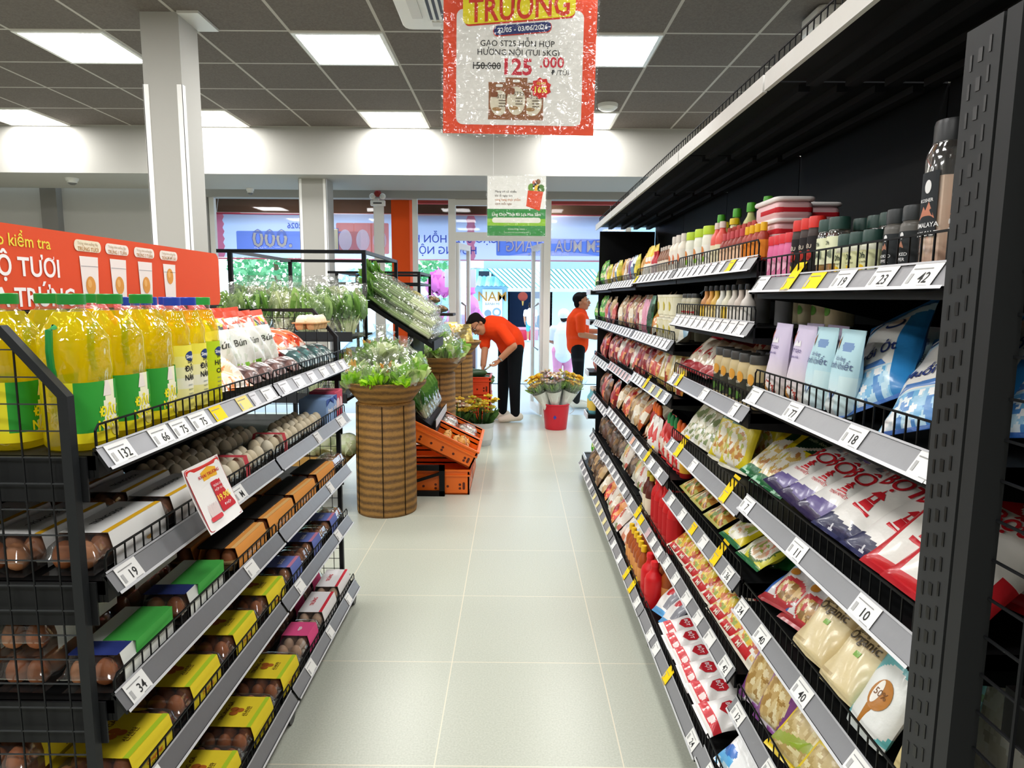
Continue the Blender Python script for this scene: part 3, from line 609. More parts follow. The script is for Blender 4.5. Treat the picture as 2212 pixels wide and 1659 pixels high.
for bi, (lab, Y0, Y1, sh) in enumerate(bays):
    u = empty('shelving_unit', T((.9, Y0, 0)), label=lab, cat='shelving', group='dry-goods shelving bays')
    obj('back_panel', MB().box(XB, XB + .02, Y0, Y1, .07, 2.03, '111214', 'metal'), u)
    upright(u, 1, XB + .02, Y1 - .02, 2.05)
    obj('base', MB().box(XL + .05, XB, Y0 + .01, Y1 - .01, .065, .09, BLK, 'metal'), u)
    for e in sh:
        low = e[0] == 'low'; e = e[1:] if low else e
        shelf(u, 1, Y0, Y1, XL if low else XF, XB, e[0], e[1], e[2])
    cs = obj('canopy_shelf', (lambda m: [m.box(XF + .01, XB, Y0 + .003, Y1 - .003, 2.03, 2.045, '141517', 'metal')] and [m.box(x, x + .03, Y0 + .02, Y1 - .02, 2.012, 2.03, '222326', 'metal') for x in (.74, .84, .94, 1.04)] and m)(MB().box(XF, XF + .012, Y0 + .003, Y1 - .003, 2.005, 2.048, 'd9d8d4', 'rail')), u)
    w_ = MB(); n = 24; x = XF + .03
    w_.tube([(x, Y0 + .012, 2.045), (x, Y0 + .012, 2.10), (x, Y1 - .012, 2.10), (x, Y1 - .012, 2.045)], .0026, BLK)
    for i in range(1, n): yy = Y0 + .012 + (Y1 - Y0 - .024) * i / n; w_.tube([(x, yy, 2.045), (x, yy, 2.10)], .0019, BLK)
    obj('wire_fence', w_, cs)
    for y in ((Y0 + .05, Y1 - .05) if bi == 0 else (Y1 - .05,)): caster(u, XL + .035, y)
    for o in list(u.children): o.location = (-.9, -Y0, 0)
# the slotted post with the wire panel, and the end of the next unit behind it
u = empty('shelving_unit', T((.9, .1, 0)), label='wire-fronted shelving unit with perforated slotted post at the aisle corner', cat='shelving', group=None)
m = MB().box(.625, .665, .905, .975, .02, 1.84, '343536', 'metal').box(.625, .665, .872, .899, .02, 1.84, '2c2d2e', 'metal').box(.632, .66, .898, .906, .02, 1.835, '111213', 'metal')
for i in range(47):
    z = 1.80 - i * .0378
    for yc, dz, hw, hh in ((.960, -.006, .0022, .0105), (.942, 0, .0042, .009), (.924, .008, .0022, .0105)):
        m.box(.6238, .6252, yc - hw, yc + hw, z + dz - hh, z + dz + hh, '060606', 'hard')
obj('slotted_upright', m, u)
m = MB()
for i in range(32): m.tube([(.66, .02, 1.79 - i * .056), (.66, .875, 1.79 - i * .056)], .0024, '1c1d1f')
for i in range(8): m.tube([(.657, .80 - i * .107, .03), (.657, .80 - i * .107, 1.82)], .003, '1c1d1f')
m.box(.64, .68, .02, .872, 1.805, 1.84, '2b2d2f', 'metal')
obj('wire_panel', m, u)
for z in (1.515, 1.222, .918, .618, .312, .12): obj('shelf', MB().box(.72, 1.12, .02, .90, z - .075, z - .002, BLK, 'metal'), u)
obj('canopy_shelf', MB().box(XF, XF + .012, .1, .976, 2.005, 2.048, 'd9d8d4', 'rail').box(XF + .01, XB, .1, .976, 2.03, 2.045, '141517', 'metal').box(.74, .77, .12, .96, 2.012, 2.03, '222326', 'metal').box(.88, .91, .12, .96, 2.012, 2.03, '222326', 'metal'), u)
obj('back_panel', MB().box(XB, XB + .02, .05, .976, .02, 2.03, '111214', 'metal'), u)
for o in list(u.children): o.location = (-.9, -.1, 0)

# ---- the egg rack
LF, LB, LL = .770, 1.36, .745
lb = [('near half of the black egg rack, with oil bottles on top', 1.205, 2.115, [
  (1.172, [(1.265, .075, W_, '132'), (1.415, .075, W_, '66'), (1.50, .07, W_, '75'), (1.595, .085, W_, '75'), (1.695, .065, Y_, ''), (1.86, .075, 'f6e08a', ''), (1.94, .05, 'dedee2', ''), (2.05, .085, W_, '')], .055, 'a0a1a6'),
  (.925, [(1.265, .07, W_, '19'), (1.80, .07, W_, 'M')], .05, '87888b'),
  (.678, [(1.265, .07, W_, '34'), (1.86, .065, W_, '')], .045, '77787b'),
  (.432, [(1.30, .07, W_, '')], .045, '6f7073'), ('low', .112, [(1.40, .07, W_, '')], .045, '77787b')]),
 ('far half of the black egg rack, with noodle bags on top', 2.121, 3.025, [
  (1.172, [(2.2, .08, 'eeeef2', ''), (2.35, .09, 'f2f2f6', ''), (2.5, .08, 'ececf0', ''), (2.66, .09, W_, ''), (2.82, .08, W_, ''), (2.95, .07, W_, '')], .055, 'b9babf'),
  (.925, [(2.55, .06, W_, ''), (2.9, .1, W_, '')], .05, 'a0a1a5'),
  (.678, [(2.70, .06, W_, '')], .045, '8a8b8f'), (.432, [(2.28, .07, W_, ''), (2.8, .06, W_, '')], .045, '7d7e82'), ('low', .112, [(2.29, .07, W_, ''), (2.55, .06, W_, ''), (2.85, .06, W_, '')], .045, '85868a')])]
def end_frame(unit, Y, name='end_frame'):
    out = [(-1.36, 1.405), (-.925, 1.405), (-.822, 1.285), (-.822, .075)]
    m = MB().tube([(x, Y, z) for x, z in [(-1.36, .075)] + out], .0135, '26282a', 'metal', 4)
    top = lambda x: 1.405 if x < -.925 else 1.405 - (x + .925) / .103 * .12
    for i in range(1, 11): x = -1.36 + i * .05; m.tube([(x, Y, .08), (x, Y, top(x))], .0019, '1c1d1f')
    for i in range(26):
        z = .12 + i * .05; xe = -.822 if z < 1.285 else -.925 + (1.405 - z) / .12 * .103
        m.tube([(-1.36, Y, z), (xe, Y, z)], .0017, '3a3c3e')
    obj(name, m, unit)
for bi, (lab, Y0, Y1, sh) in enumerate(lb):
    u = empty('shelving_unit', T((-1.1, Y0, 0)), label=lab, cat='shelving', group='egg rack bays')
    obj('back_panel', MB().box(-LB - .02, -LB, Y0, Y1, .07, 1.42, '121315', 'metal'), u)
    obj('base', MB().box(-LB, -LL - .05, Y0 + .01, Y1 - .01, .065, .085, BLK, 'metal'), u)
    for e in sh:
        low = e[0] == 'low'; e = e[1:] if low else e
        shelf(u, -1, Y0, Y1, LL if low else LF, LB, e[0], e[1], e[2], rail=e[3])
    end_frame(u, Y0 - .012 if bi == 0 else Y1 + .012)
    for z in (1.172, .925, .678, .432, .112): obj('shelf_end', MB().box(-1.34, -.80, Y0 - .002 if bi == 0 else Y1 - .001, Y0 + .002 if bi == 0 else Y1 + .003, z - .09, z - .003, '1d1e20', 'metal'), u)
    for y in ((Y0 + .03, Y1 - .0) if bi == 0 else (Y1 - .01,)): caster(u, -LL - .025, y)
    obj('caster_bracket', MB().box(-LL - .06, -LL - .01, Y1 - .06, Y1 + .01, .055, .11, BLK, 'metal'), u)
    for o in list(u.children): o.location = (1.1, -Y0, 0)
# orange header board along the top of the egg rack
def hb(y, z, o=0): return (-1.349 + o, y, z)
m = MB(); pts = rrect(1.25, 1.425, 3.045, 1.656, .035)
n = len(pts)
m.add([hb(*p, .0) for p in pts] + [hb(*p, -.018) for p in pts], [tuple(range(n))] + [tuple(range(2 * n - 1, n - 1, -1))], 'e5532a', 'paper')
m.add([hb(*p, .0) for p in pts] + [hb(*p, -.018) for p in pts], [(i, (i + 1) % n, n + (i + 1) % n, n + i) for i in range(n)], 'f3efe8', 'paper')
F = lambda oy, oz, o=.002: (lambda x, z: hb(x + oy, z + oz, o))
m.text('o kiểm tra', .047, F(1.945, 1.615), 'f6e24a', bold=.01, align=1); m.text('ĐỘ TƯƠI', .072, F(1.975, 1.545), 'ffffff', bold=.02, align=1); m.text('CỦA TRỨNG', .072, F(2.035, 1.462), 'ffffff', bold=.02, align=1)
for i, (y, st, ey) in enumerate(((2.115, 'TRỨNG TƯƠI', .03), (2.27, 'TRỨNG 1 TUẦN', .034), (2.435, 'TRỨNG 2 TUẦN', .038), (2.605, 'TRỨNG ĐÃ ĐỂ LÂU', .075))):
    m.poly(rrect(y - .066, 1.603, y + .066, 1.638, .016), F(0, 0), 'f4eed2' if i < 1 else 'f7f2e8')
    m.text(st, .017, F(y, 1.611, .003), 'b9822c', bold=.005, wmax=.105); m.text('Trứng chìm xuống đáy', .0115, F(y, 1.628, .003), 'b9a27a', wmax=.10)
    m.poly([(y - .038, 1.452), (y + .038, 1.452), (y + .046, 1.588), (y - .046, 1.588)], F(0, 0), 'f6f3ee'); m.quad(hb(y - .042, 1.557, .003), hb(y + .042, 1.557, .003), hb(y + .042, 1.5585, .003), hb(y - .042, 1.5585, .003), '8a8f98')
    m.poly(ell(y, 1.467 + ey, .024, .03), F(0, 0, .003), 'e3a24a'); m.poly(ell(y - .006, 1.474 + ey, .01, .013), F(0, 0, .0035), 'eebb6c')
sg = P('header_board', None, P('board', m), *[P('bracket', MB().box(-1.372, -1.367, y - .015, y + .015, 1.422, 1.60, BLK, 'metal')) for y in (1.4, 2.1, 2.9)], P('base_channel', MB().box(-1.372, -1.345, 1.25, 3.05, 1.4215, 1.427, BLK, 'metal')))
o = place(sg, T((-1.36, 2.1, 1.42)), 'long orange header board about egg freshness above the egg rack', 'sign')
for c in o.children: c.location = (1.36, -2.1, -1.42)
# tilted red and white price card clipped to the second rail of the egg rack
cw, ch = .205, .27
def cf(o): return lambda x, z: (x, -o + .5 * x * x - .25 * z * z, z)
m = MB().surf(lambda u, v: cf(0)((u - .5) * cw, (v - .5) * ch), 8, 10, 'f3f1ee', 'paper')
rd = 'c6222e'
m.poly(rrect(-.098, -.13, .098, .13, .012), cf(.0006), rd); m.poly(rrect(-.0955, -.1275, .0955, .1275, .01), cf(.001), 'f3f1ee'); m.poly(rrect(-.094, .105, .094, .125, .006), cf(.0014), 'd8352c', rings=2); m.poly(rrect(-.09, .02, .09, .118, .012), cf(.0016), 'f3f1ee')
m.poly([(-.03, .06), (.05, .06), (.055, .095), (.01, .11), (-.035, .095)], cf(.0022), 'f0b62a', rings=2); m.text('KHAI TRƯƠNG', .018, lambda x, z: cf(.0028)(x + .01, z + .08), rd, bold=.02)
m.poly(rrect(-.005, -.085, .085, .045, .006), cf(.0022), rd); m.text('19.900', .036, lambda x, z: cf(.003)(x + .04, z - .028), 'ffe14a', bold=.02, wmax=.08)
for i, st in enumerate(('TRỨNG GÀ SẠCH', 'HỘP 10 QUẢ')): m.text(st, .013, lambda x, z: cf(.003)(x + .04, z + .025 - i * .018), 'ffffff', wmax=.075)
m.text('Đ/HỘP', .014, lambda x, z: cf(.003)(x + .04, z - .062), 'ffffff')
for i in range(5): m.poly(ell(-.06 + i * .010, -.06, .007, .03), cf(.0022 + i * .0002), 'e3d3d0', rings=1)
m.poly(rrect(-.075, -.098, -.015, -.08, .006), cf(.0036), 'd8404a', rings=1)
place(P('price_card', m), T((-.722, 1.545, .998)) @ Rz(90) @ Ry(1) @ Rx(-22) @ Matrix.Diagonal((.88, 1, .60, 1)), 'red and white 19.900 price card clipped to the egg rack rail', 'price card')
# ------------------------------------------------------------------ product builders
def paint(D, rr, nu=16):
    sd = {}
    for i, o in enumerate(D):
        if o[0] in ('n', 'en'):
            a = (o[3] - o[1]) * (o[4] - o[2]) if o[0] == 'n' else 4 * o[3] * o[4]
            b = (o[1], o[2], o[3], o[4]) if o[0] == 'n' else (o[1] - o[3], o[2] - o[4], o[1] + o[3], o[2] + o[4])
            sd[i] = [(rr.uniform(b[0], b[2]), rr.uniform(b[1], b[3]), rr.uniform(.7, 1.5), rr.choice(o[5]) if rr.random() < o[6] else None) for _ in range(int(max(10, min(110, nu * nu * .13 * a))))]
    def near(i, u, v, c):
        q = min(sd[i], key=lambda s: ((u - s[0]) ** 2 * s[2] + (v - s[1]) ** 2 * 1.6 / s[2]))
        return q[3] or c
    def f(u, v):
        c = D[0]
        for i, o in enumerate(D):
            if not i: continue
            k = o[0]
            if k == 'r':
                if o[1] <= u <= o[3] and o[2] <= v <= o[4]: c = o[5]
            elif k == 'e':
                if ((u - o[1]) / o[3]) ** 2 + ((v - o[2]) / o[4]) ** 2 <= 1: c = o[5]
            elif k == 'g':
                if v < o[2] and v > o[1]: c = mix(o[4], c, (v - o[1]) / (o[2] - o[1])) if o[3] < 0 else mix(c, o[4], (v - o[1]) / (o[2] - o[1]))
            elif k == 'n':
                if o[1] <= u <= o[3] and o[2] <= v <= o[4]: c = near(i, u, v, c)
            elif k == 'en':
                if ((u - o[1]) / o[3]) ** 2 + ((v - o[2]) / o[4]) ** 2 <= 1: c = near(i, u, v, c)
            elif k == 'd':   # band between two sloping edges
                if o[1] + o[3] * u <= v <= o[2] + o[3] * u: c = o[4]
        return c
    return f
def bagsurf(w, h, t, kind, seed, crimp, wr):
    rr = random.Random(seed); ws = [(rr.uniform(5, 15), rr.uniform(5, 15), rr.uniform(0, 6), rr.uniform(.4, 1)) for _ in range(4)]
    def S(u, v, side, off=0):
        a = 2 * u - 1
        if kind == 'pillow': q = max(0, min(1, (v - crimp) / (1 - 2 * crimp))); pr = max(0, math.sin(pi * q)) ** .5
        elif kind == 'stand': pr = max(0, 1 - max(0, v) ** 2.4) ** .7 * min(1, .55 + v * 6)
        else: pr = 1 if .02 < v < .98 else .9
        ed = max(0, 1 - abs(a) ** (2.6 if kind != 'block' else 9)) ** (.62 if kind != 'block' else .5)
        T_ = t / 2 * pr * ed; wk = sum(x[3] * math.sin(x[0] * u + x[1] * v + x[2]) for x in ws) * wr * (pr * .8 + .2)
        xw = w / 2 * (1 - .09 * pr if kind == 'pillow' else 1)
        return (a * xw + wk * .3, -side * (T_ + wk * min(1, ed * 3)) - off * side, v * h)
    return S
def bag(name, w, h, t, D, kind='pillow', seed=0, texts=(), polys=(), nu=16, nv=22, crimp=.05, wr=.0022, mat='print', parts=True, tw=None):
    if nu >= 14: nu, nv = int(nu * 1.7), int(nv * 1.7)
    rr = random.Random(seed); S = bagsurf(w, h, t, kind, seed, crimp, wr); c = paint(D, rr, nu); m = MB()
    v1 = 1 - crimp if parts else 1
    m.surf(lambda u, v: S(u, v * v1, 1), nu, nv, lambda u, v: c(u, v * v1), mat)
    m.surf(lambda u, v: S(1 - u, v * v1, -1), max(6, nu // 2), max(8, nv // 2), lambda u, v: c(.02 if u > .5 else .98, v * v1), mat)
    if kind != 'pillow': m.surf(lambda u, v: S(u, 0, 1 - 2 * v), max(6, nu // 2), 2, c(.5, .01), mat)
    # lettering and printed shapes, in fractions of the bag, laid on its front
    for p in polys: m.poly([(x - .5, y - .5) for x, y in p[0]], lambda x, y: S(x + .5, y + .5, 1, p[2] if len(p) > 2 else .0012), p[1], mat, 4)
    for tx in texts:
        st, u, v, size, col = tx[:5]; b = tx[5] if len(tx) > 5 else .01; rot = math.radians(tx[6]) if len(tx) > 6 else 0
        cr, sr = math.cos(rot), math.sin(rot)
        m.text(st, size, lambda x, y: S(u + (x * cr - y * sr) / w, v + (x * sr + y * cr) / h, 1, .0022), col, mat, b)
    if not parts: return P(name, m, t=t)
    s = MB().surf(lambda u, v: (lambda q: (q[0], q[1] + .0012, q[2]))(S(u, v1 + v * crimp, 1, .0004)), nu, 2, lambda u, v: c(u, v1 + v * crimp), mat)
    s.surf(lambda u, v: (lambda q: (q[0], q[1] - .0012, q[2]))(S(1 - u, v1 + v * crimp, -1, .0004)), nu, 2, lambda u, v: c(u, v1 + v * crimp), mat)
    return P(name, None, P('pouch_body', m), P('top_seal', s), t=t)
def labelsurf(m, r, z0, z1, col, arc=(0, 2 * pi), n=20, off=.0006, mat='paper', sq=0, prof=None):
    q = lambda a: 1 if not sq else (abs(math.cos(a)) ** sq + abs(math.sin(a)) ** sq) ** (-1 / sq)
    cf_ = col if callable(col) else (lambda u, v: col)
    def fn(u, v): a = arc[0] + (arc[1] - arc[0]) * u; z = z0 + (z1 - z0) * v; R_ = (prof(z) if prof else r) * q(a) + off; return (R_ * math.cos(a), R_ * math.sin(a), z)
    m.surf(fn, n, 6 if callable(col) else (4 if prof else 1), cf_, mat)
    return lambda x, y, o=.0006: (lambda a: ((((prof(y) if prof else r) * q(a)) + off + o) * math.cos(a), (((prof(y) if prof else r) * q(a)) + off + o) * math.sin(a), y))(-pi / 2 + x / r)
def jar(name, r, h, body, lid, lidh=.02, neck=.82, label=None, lz=(.15, .6), texts=(), polys=(), n=16, mat='hard', fill=None, sq=0, lidr=None, lcol=None, shoulder=.12, split=True, larc=None):
    hb = h - lidh; ns = hb * (1 - shoulder)
    prof = [(r * .92, 0, body), (r, .004, body), (r, ns, body), (r * .94, ns + (hb - ns) * .55, body), (r * neck, hb - .003, body), (r * neck, hb, body)]
    kids = []
    m = MB().lathe(prof, n, mat, sq)
    if split: kids.append(P('jar_body', m))
    if fill:
        f = MB(); rr = random.Random(3); k = [(r * .9, .005, fill[0]), (r * .93, .012, fill[0])]
        for i in range(1, 7): k.append((r * .93, .012 + (ns * fill[1] - .012) * i / 6, mix(fill[0], fill[2] if len(fill) > 2 else fill[0], rr.random())))
        k.append((.001, ns * fill[1] + .003, fill[0])); kids.append(P('contents', f.lathe(k, n, 'paper', sq)))
    lr = lidr or r * neck * 1.06
    l = MB().lathe([(lr, hb, lid), (lr, hb + lidh * .8, lid), (lr * .93, h, mix(lid, 'ffffff', .08)), (.001, h, mix(lid, 'ffffff', .08))], n, 'hard')
    if not split:
        m.add(l.v, l.f, l.c, 'hard')
        if label: labelsurf(m, r, hb * lz[0], hb * lz[1], label, n=n, sq=sq)
        return P(name, m)
    kids.append(P('lid', l))
    if label:
        b = MB(); g = labelsurf(b, r, hb * lz[0], hb * lz[1], label, (-pi / 2 - larc, -pi / 2 + larc) if larc else (0, 2 * pi), n=n, sq=sq)
        for p in polys: b.poly(p[0], lambda x, y: g(x, y, p[2] if len(p) > 2 else .0005), p[1], 'paper', 2)
        for tx in texts: b.text(tx[0], tx[3], lambda x, y: g(x + tx[1], y + tx[2], .0012), tx[4], 'paper', tx[5] if len(tx) > 5 else .01, 0, r * 1.5)
        kids.append(P('label', b))
    return P(name, None, *kids)
def bottle(name, r, h, col, cap, label=None, lz=(.12, .5), neckr=.3, capr=.36, caph=.1, sh=.62, mat='hard', n=14, texts=(), capcol2=None, cone=False):
    z = lambda f: f * h
    prof = [(r * .9, 0, col), (r, z(.02), col), (r, z(sh), col), (r * .86, z(sh + .09), col), (r * .5, z(sh + .17), col), (r * neckr, z(min(.96, sh + .24)), col), (r * neckr, z(1 - caph), col)]
    kids = [P('bottle_body', MB().lathe(prof, n, mat))]
    kids.append(P('cap', MB().lathe([(r * capr, z(1 - caph), cap), (r * capr, z(1 - caph * .35), cap), (r * capr * (.45 if cone else .9), z(1), cap), (.001, z(1), cap)], n, 'hard')))
    if label:
        b = MB(); g = labelsurf(b, r, z(lz[0]), z(lz[1]), label, n=n)
        for tx in texts: b.text(tx[0], tx[3], lambda x, y: g(x + tx[1], y + tx[2], .0012), tx[4], 'paper', .01, 0, r * 1.5)
        kids.append(P('label', b))
    return P(name, None, *kids)
def simple_bottle(name, r, h, col, cap, band=None, neckr=.34, caph=.13, mat='hard', sh=.6, n=10):
    z = lambda f: f * h; q = band or col
    m = MB().lathe([(r * .9, 0, col), (r, z(.03), col), (r, z(.14), q), (r, z(sh * .85), col), (r, z(sh), col), (r * .55, z(sh + .15), col), (r * neckr, z(1 - caph), cap), (r * neckr * 1.15, z(1 - caph + .005), cap), (r * neckr * 1.1, z(1), cap), (.001, z(1), cap)], n, mat)
    return P(name, m)
def sbag(name, w, h, t, cols, seed=0, kind='pillow', top=None, n=10):
    # small bag whose contents show through, mottled print
    D = [cols[0], ('n', 0, 0, 1, 1, cols, .75)]
    if top: D.append(('r', 0, .78, 1, 1, top))
    return bag(name, w, h, t, D, kind, seed, nu=n, nv=int(n * 1.4), parts=False, wr=.004)

RACK = 'dry-goods rack'
# ------------------------------------------------------------------ dry-goods rack, bay beside the slotted post
A1, B1, C1, D1, E1, F1 = 1.517, 1.222, .918, .618, .312, .155
PB = 'beside the slotted post'
mount = [(-.014, .0), (-.006, .016), (-.002, .01), (.004, .021), (.014, .0)]
def mt(z, k=1): return [(x * k, y * k + z) for x, y in mount]
big = jar('salt_jar', .034, .245, 'e8e8e4', '17191b', .035, .80, '23272b', (.28, .78), [('HIMALAYA', 0, .078, .011, 'f0f0f0'), ('PINK SALT', 0, .064, .011, 'f0f0f0'), ('KOSHER', 0, .118, .008, 'f0f0f0')], [(mt(.088, 1.3), 'c9836a'), (ell(0, .14, .008, .011), 'e9e9e9')], mat='clear', fill=('ffd6bd', .84, 'ffe4d2'), sq=3.2, larc=.62)
put(big, 'R', 1.125, .715, A1, 'tall square jar of pink salt with black lid beside the slotted post', 'jar', 'pink salt jars')
put(big, 'R', 1.045, .715, A1, 'tall pink salt jar half hidden behind the slotted post', 'jar', 'pink salt jars')
med = jar('pepper_jar', .0235, .118, '5a5752', '1c2224', .026, .84, '2c3033', (.2, .8), [('SMOKED', 0, .034, .008, 'f2f2f2'), ('PEPPER', 0, .025, .008, 'f2f2f2')], [(mt(.045, .6), 'c58a72'), (ell(.003, .066, .004, .006), 'eeeeee')])
med.kids[-1].me  # label carries the print
row(med, 'R', [1.185, 1.24], .70, A1, 'charcoal-labelled jar with dark lid, {o} from the tall pink salt jar', 'jar', 'charcoal jars on the top shelf', jit=.6)
row(med, 'R', [1.20, 1.255], .76, A1, 'charcoal-labelled jar in the second rank, {o} from the tall pink salt jar', 'jar', 'charcoal jars on the top shelf', jit=.6)
dh = jar('spice_jar', .0215, .088, 'd9d9c4', '24433c', .024, .88, 'e9eab9', (.12, .78), [('Dh', 0, .040, .016, '2c3a2c', .02), ('dried herbs', 0, .028, .006, '6a6a40')], [(ell(-.004, .017, .012, .006), 'efc41f')])
dt = jar('spice_jar', .023, .128, 'b98a4a', '24433c', .026, .88, 'ecefcc', (.3, .86), [('Dh', 0, .075, .012, '2c3a2c', .02)], [(rrect(-.013, .042, .013, .06, .002), '8f9a86')], mat='clear', fill=('b5813f', .95, 'd6b078'))
row(dh, 'R', [1.30, 1.347, 1.394], .69, A1, 'short green-lidded spice jar with Dh label, {o} from the charcoal jars', 'jar', 'short green-lidded spice jars', jit=.5)
row(dt, 'R', [1.442, 1.492], .69, A1, 'tall green-lidded jar of nuts, {o} beyond the short spice jars', 'jar', 'tall green-lidded spice jars', jit=.5)
row(dt, 'R', [1.31, 1.36, 1.41, 1.465], .755, A1, 'tall green-lidded jar in the second rank, {o} from the charcoal jars', 'jar', 'tall green-lidded spice jars', jit=.5)
rj = jar('pepper_bottle', .019, .142, '3a2a26', 'd9281e', .026, .92, '241f22', (.18, .84), [('TIÊU', 0, .075, .012, 'e9dccb')], [(ell(.004, .055, .009, .012), 'b3332a'), (ell(-.004, .028, .007, .007), 'c9b23a')])
row(rj, 'R', [1.543, 1.588, 1.633], .69, A1, 'dark spice bottle with red lid, {o} beyond the nut jars', 'jar', 'red-lidded dark spice bottles', jit=.4)
pk = jar('pink_jar', .021, .118, 'e26a9e', 'd8202c', .024, .9, 'e884ae', (.15, .7), [], [(ell(0, .04, .012, .014), 'f4b6cf')], shoulder=.2)
row(pk, 'R', [1.675, 1.712, 1.75, 1.785], .69, A1, 'pink jar with red lid in front rank, {o} from the red-lidded dark bottles', 'jar', 'pink jars with red lids', jit=.4)
row(pk, 'R', [1.66, 1.70, 1.74, 1.778], .735, A1, 'pink jar with red lid in back rank, {o} from the post', 'jar', 'pink jars with red lids', jit=.4)
row(big, 'R', [1.11, 1.19], .86, A1, 'tall pink salt jar standing deep on the shelf, {o} from the post', 'jar', 'pink salt jars', jit=.4)
# second shelf: lilac and pale blue pouches, blue salt bags
lil = bag('flour_pouch', .105, .185, .055, ['d8cde8', ('g', 0, .55, -1, 'f0e6d8'), ('e', .5, .06, .34, .12, 'b9584e'), ('e', .5, .07, .27, .09, 'f1ece6'), ('e', .28, .06, .12, .06, 'd99a4a')], 'stand', 3,
          [('BỘT GẠO', .5, .66, .012, '5a4a86'), ('nguyên chất', .5, .58, .008, '6a5a96')], [([(.34, .72), (.42, .80), (.5, .74), (.58, .80), (.66, .72)], 'f3f1f6'), ([(.12, .84), (.26, .92), (.22, .76)], 'a85a4a')], mat='paper')
row(lil, 'R', [1.62, 1.745], .70, B1, 'lilac flour pouch, {o} from the pale blue pouches', 'pouch', 'lilac flour pouches', lean=4, jit=.8)
row(lil, 'R', [1.64, 1.76], .79, B1, 'lilac flour pouch in back rank, {o} from the pale blue pouches', 'pouch', 'lilac flour pouches', lean=4, jit=.8)
blu = bag('flour_pouch', .10, .185, .05, ['bfe4ef', ('g', 0, .5, -1, 'f3f6f4'), ('r', .62, .0, 1, .45, 'd3edf2'), ('e', .62, .80, .2, .06, '7f9fcc')], 'stand', 5,
          [('tinh khiết', .5, .58, .022, '5a6a8e', .004), ('bột năng', .5, .66, .012, '6a7a9e')], [([(.5, .14), (.38, .30), (.46, .24)], '3a5fa8'), ([(.5, .14), (.62, .30), (.54, .24)], '3a5fa8'), ([(.1, .84), (.2, .92), (.2, .74)], 'a06a4a')], mat='paper')
row(blu, 'R', [1.405, 1.515], .70, B1, 'pale blue flour pouch in front rank, {o} from the blue salt bags', 'pouch', 'pale blue flour pouches', lean=6, jit=.8)
row(blu, 'R', [1.12, 1.24, 1.36, 1.48, 1.60], .98, B1, 'pale blue flour pouch in back rank, {o} from the slotted post', 'pouch', 'pale blue flour pouches', lean=5, jit=.8)
salt = bag('salt_bag', .175, .30, .065, ['eceae4', ('r', .78, 0, 1, 1, '2f86c8'), ('r', 0, 0, .05, 1, '7fc0e6'), ('r', 0, .86, 1, 1, '2a74b6'), ('d', .72, .80, .12, 'bfe0f2'), ('r', .05, .02, .78, .30, 'bfe2f3'), ('n', .05, .04, .78, .28, ['6fb6e2', 'e8f4fa', '4f8fd0', 'ffffff', '9fd0ee'], .8), ('r', 0, 0, 1, .05, '2f5fa8')], 'pillow', 8,
           [('Muối Ớt', .44, .46, .036, '2a3a7a', .02)], [(ell(.62, .74, .13, .06), '27407c'), (ell(.62, .75, .10, .045), 'ece6d8', .002), (ell(.25, .82, .15, .035), '3a5a96'), (ell(.25, .825, .12, .024), 'e4e2da', .002), ([(.12, .30), (.7, .30), (.62, .36), (.2, .36)], '4f7fc0')], nu=26, nv=36)
for Y, X, z, rl, ln, w in ((1.31, .715, .014, -36, 40, 'leaning towards the slotted post in front'), (1.13, .70, .0, -30, 48, 'lowest, its foot on the wire fence'), (1.19, .84, .03, -20, 50, 'behind, under the others')):
    put(salt, 'R', Y, X, B1 + z, f'blue and white salt bag, {w}', 'bag', 'blue salt bags', lean=ln, roll=rl)
# third shelf: flour bags
temple = [([(.36, .36), (.64, .36), (.60, .41), (.40, .41)], 'd0232c'), ([(.40, .43), (.6, .43), (.58, .50), (.42, .50)], 'd0232c'), ([(.34, .50), (.66, .50), (.5, .58)], 'd0232c'), ([(.3, .31), (.7, .31), (.68, .345), (.32, .345)], 'd8545a')]
fl = bag('flour_bag', .150, .25, .062, ['f2f0eb', ('r', 0, 0, 1, .13, '3a3054'), ('e', .5, .15, .46, .07, '6f629a'), ('n', .1, .80, .9, .93, ['d8a49c', 'f0e6e0', '8a8a94', 'e9d0ca'], .7)], 'pillow', 12, [('BỘT', .5, .62, .066, 'c8202a', .015), ('TINH KHIẾT', .48, .325, .012, 'cf4a50', .01)], [(tuple((.48 + (x - .5) * .6, .42 + (y - .44) * .5) for x, y in p), c) for p, c in temple], nu=20, nv=28)
row(fl, 'R', [1.50, 1.61, 1.72], .705, C1 + .012, 'white flour bag with purple foot, {o} from the tower-print bags', 'bag', 'white flour bags with red BỘT print', lean=63, roll=-4, jit=1.5, sh=16)
row(fl, 'R', [1.22, 1.36, 1.50, 1.64], .85, C1 + .085, 'white flour bag heaped at the back of third shelf, {o} from the post', 'bag', 'white flour bags with red BỘT print', lean=66, roll=-4, jit=2, sh=8)
tower = [([(.22, .26), (.80, .20), (.80, .25), (.22, .31)], 'cf2530'), ([(.30, .32), (.70, .28), (.66, .40), (.34, .43)], 'cf2530'), ([(.36, .43), (.64, .41), (.62, .54), (.38, .55)], 'cf2530'), ([(.27, .555), (.72, .535), (.58, .64), (.42, .645)], 'cf2530'), ([(.47, .64), (.53, .64), (.50, .72)], 'cf2530'), ([(.44, .46), (.56, .455), (.56, .53), (.44, .535)], 'f2efe9', .002)]
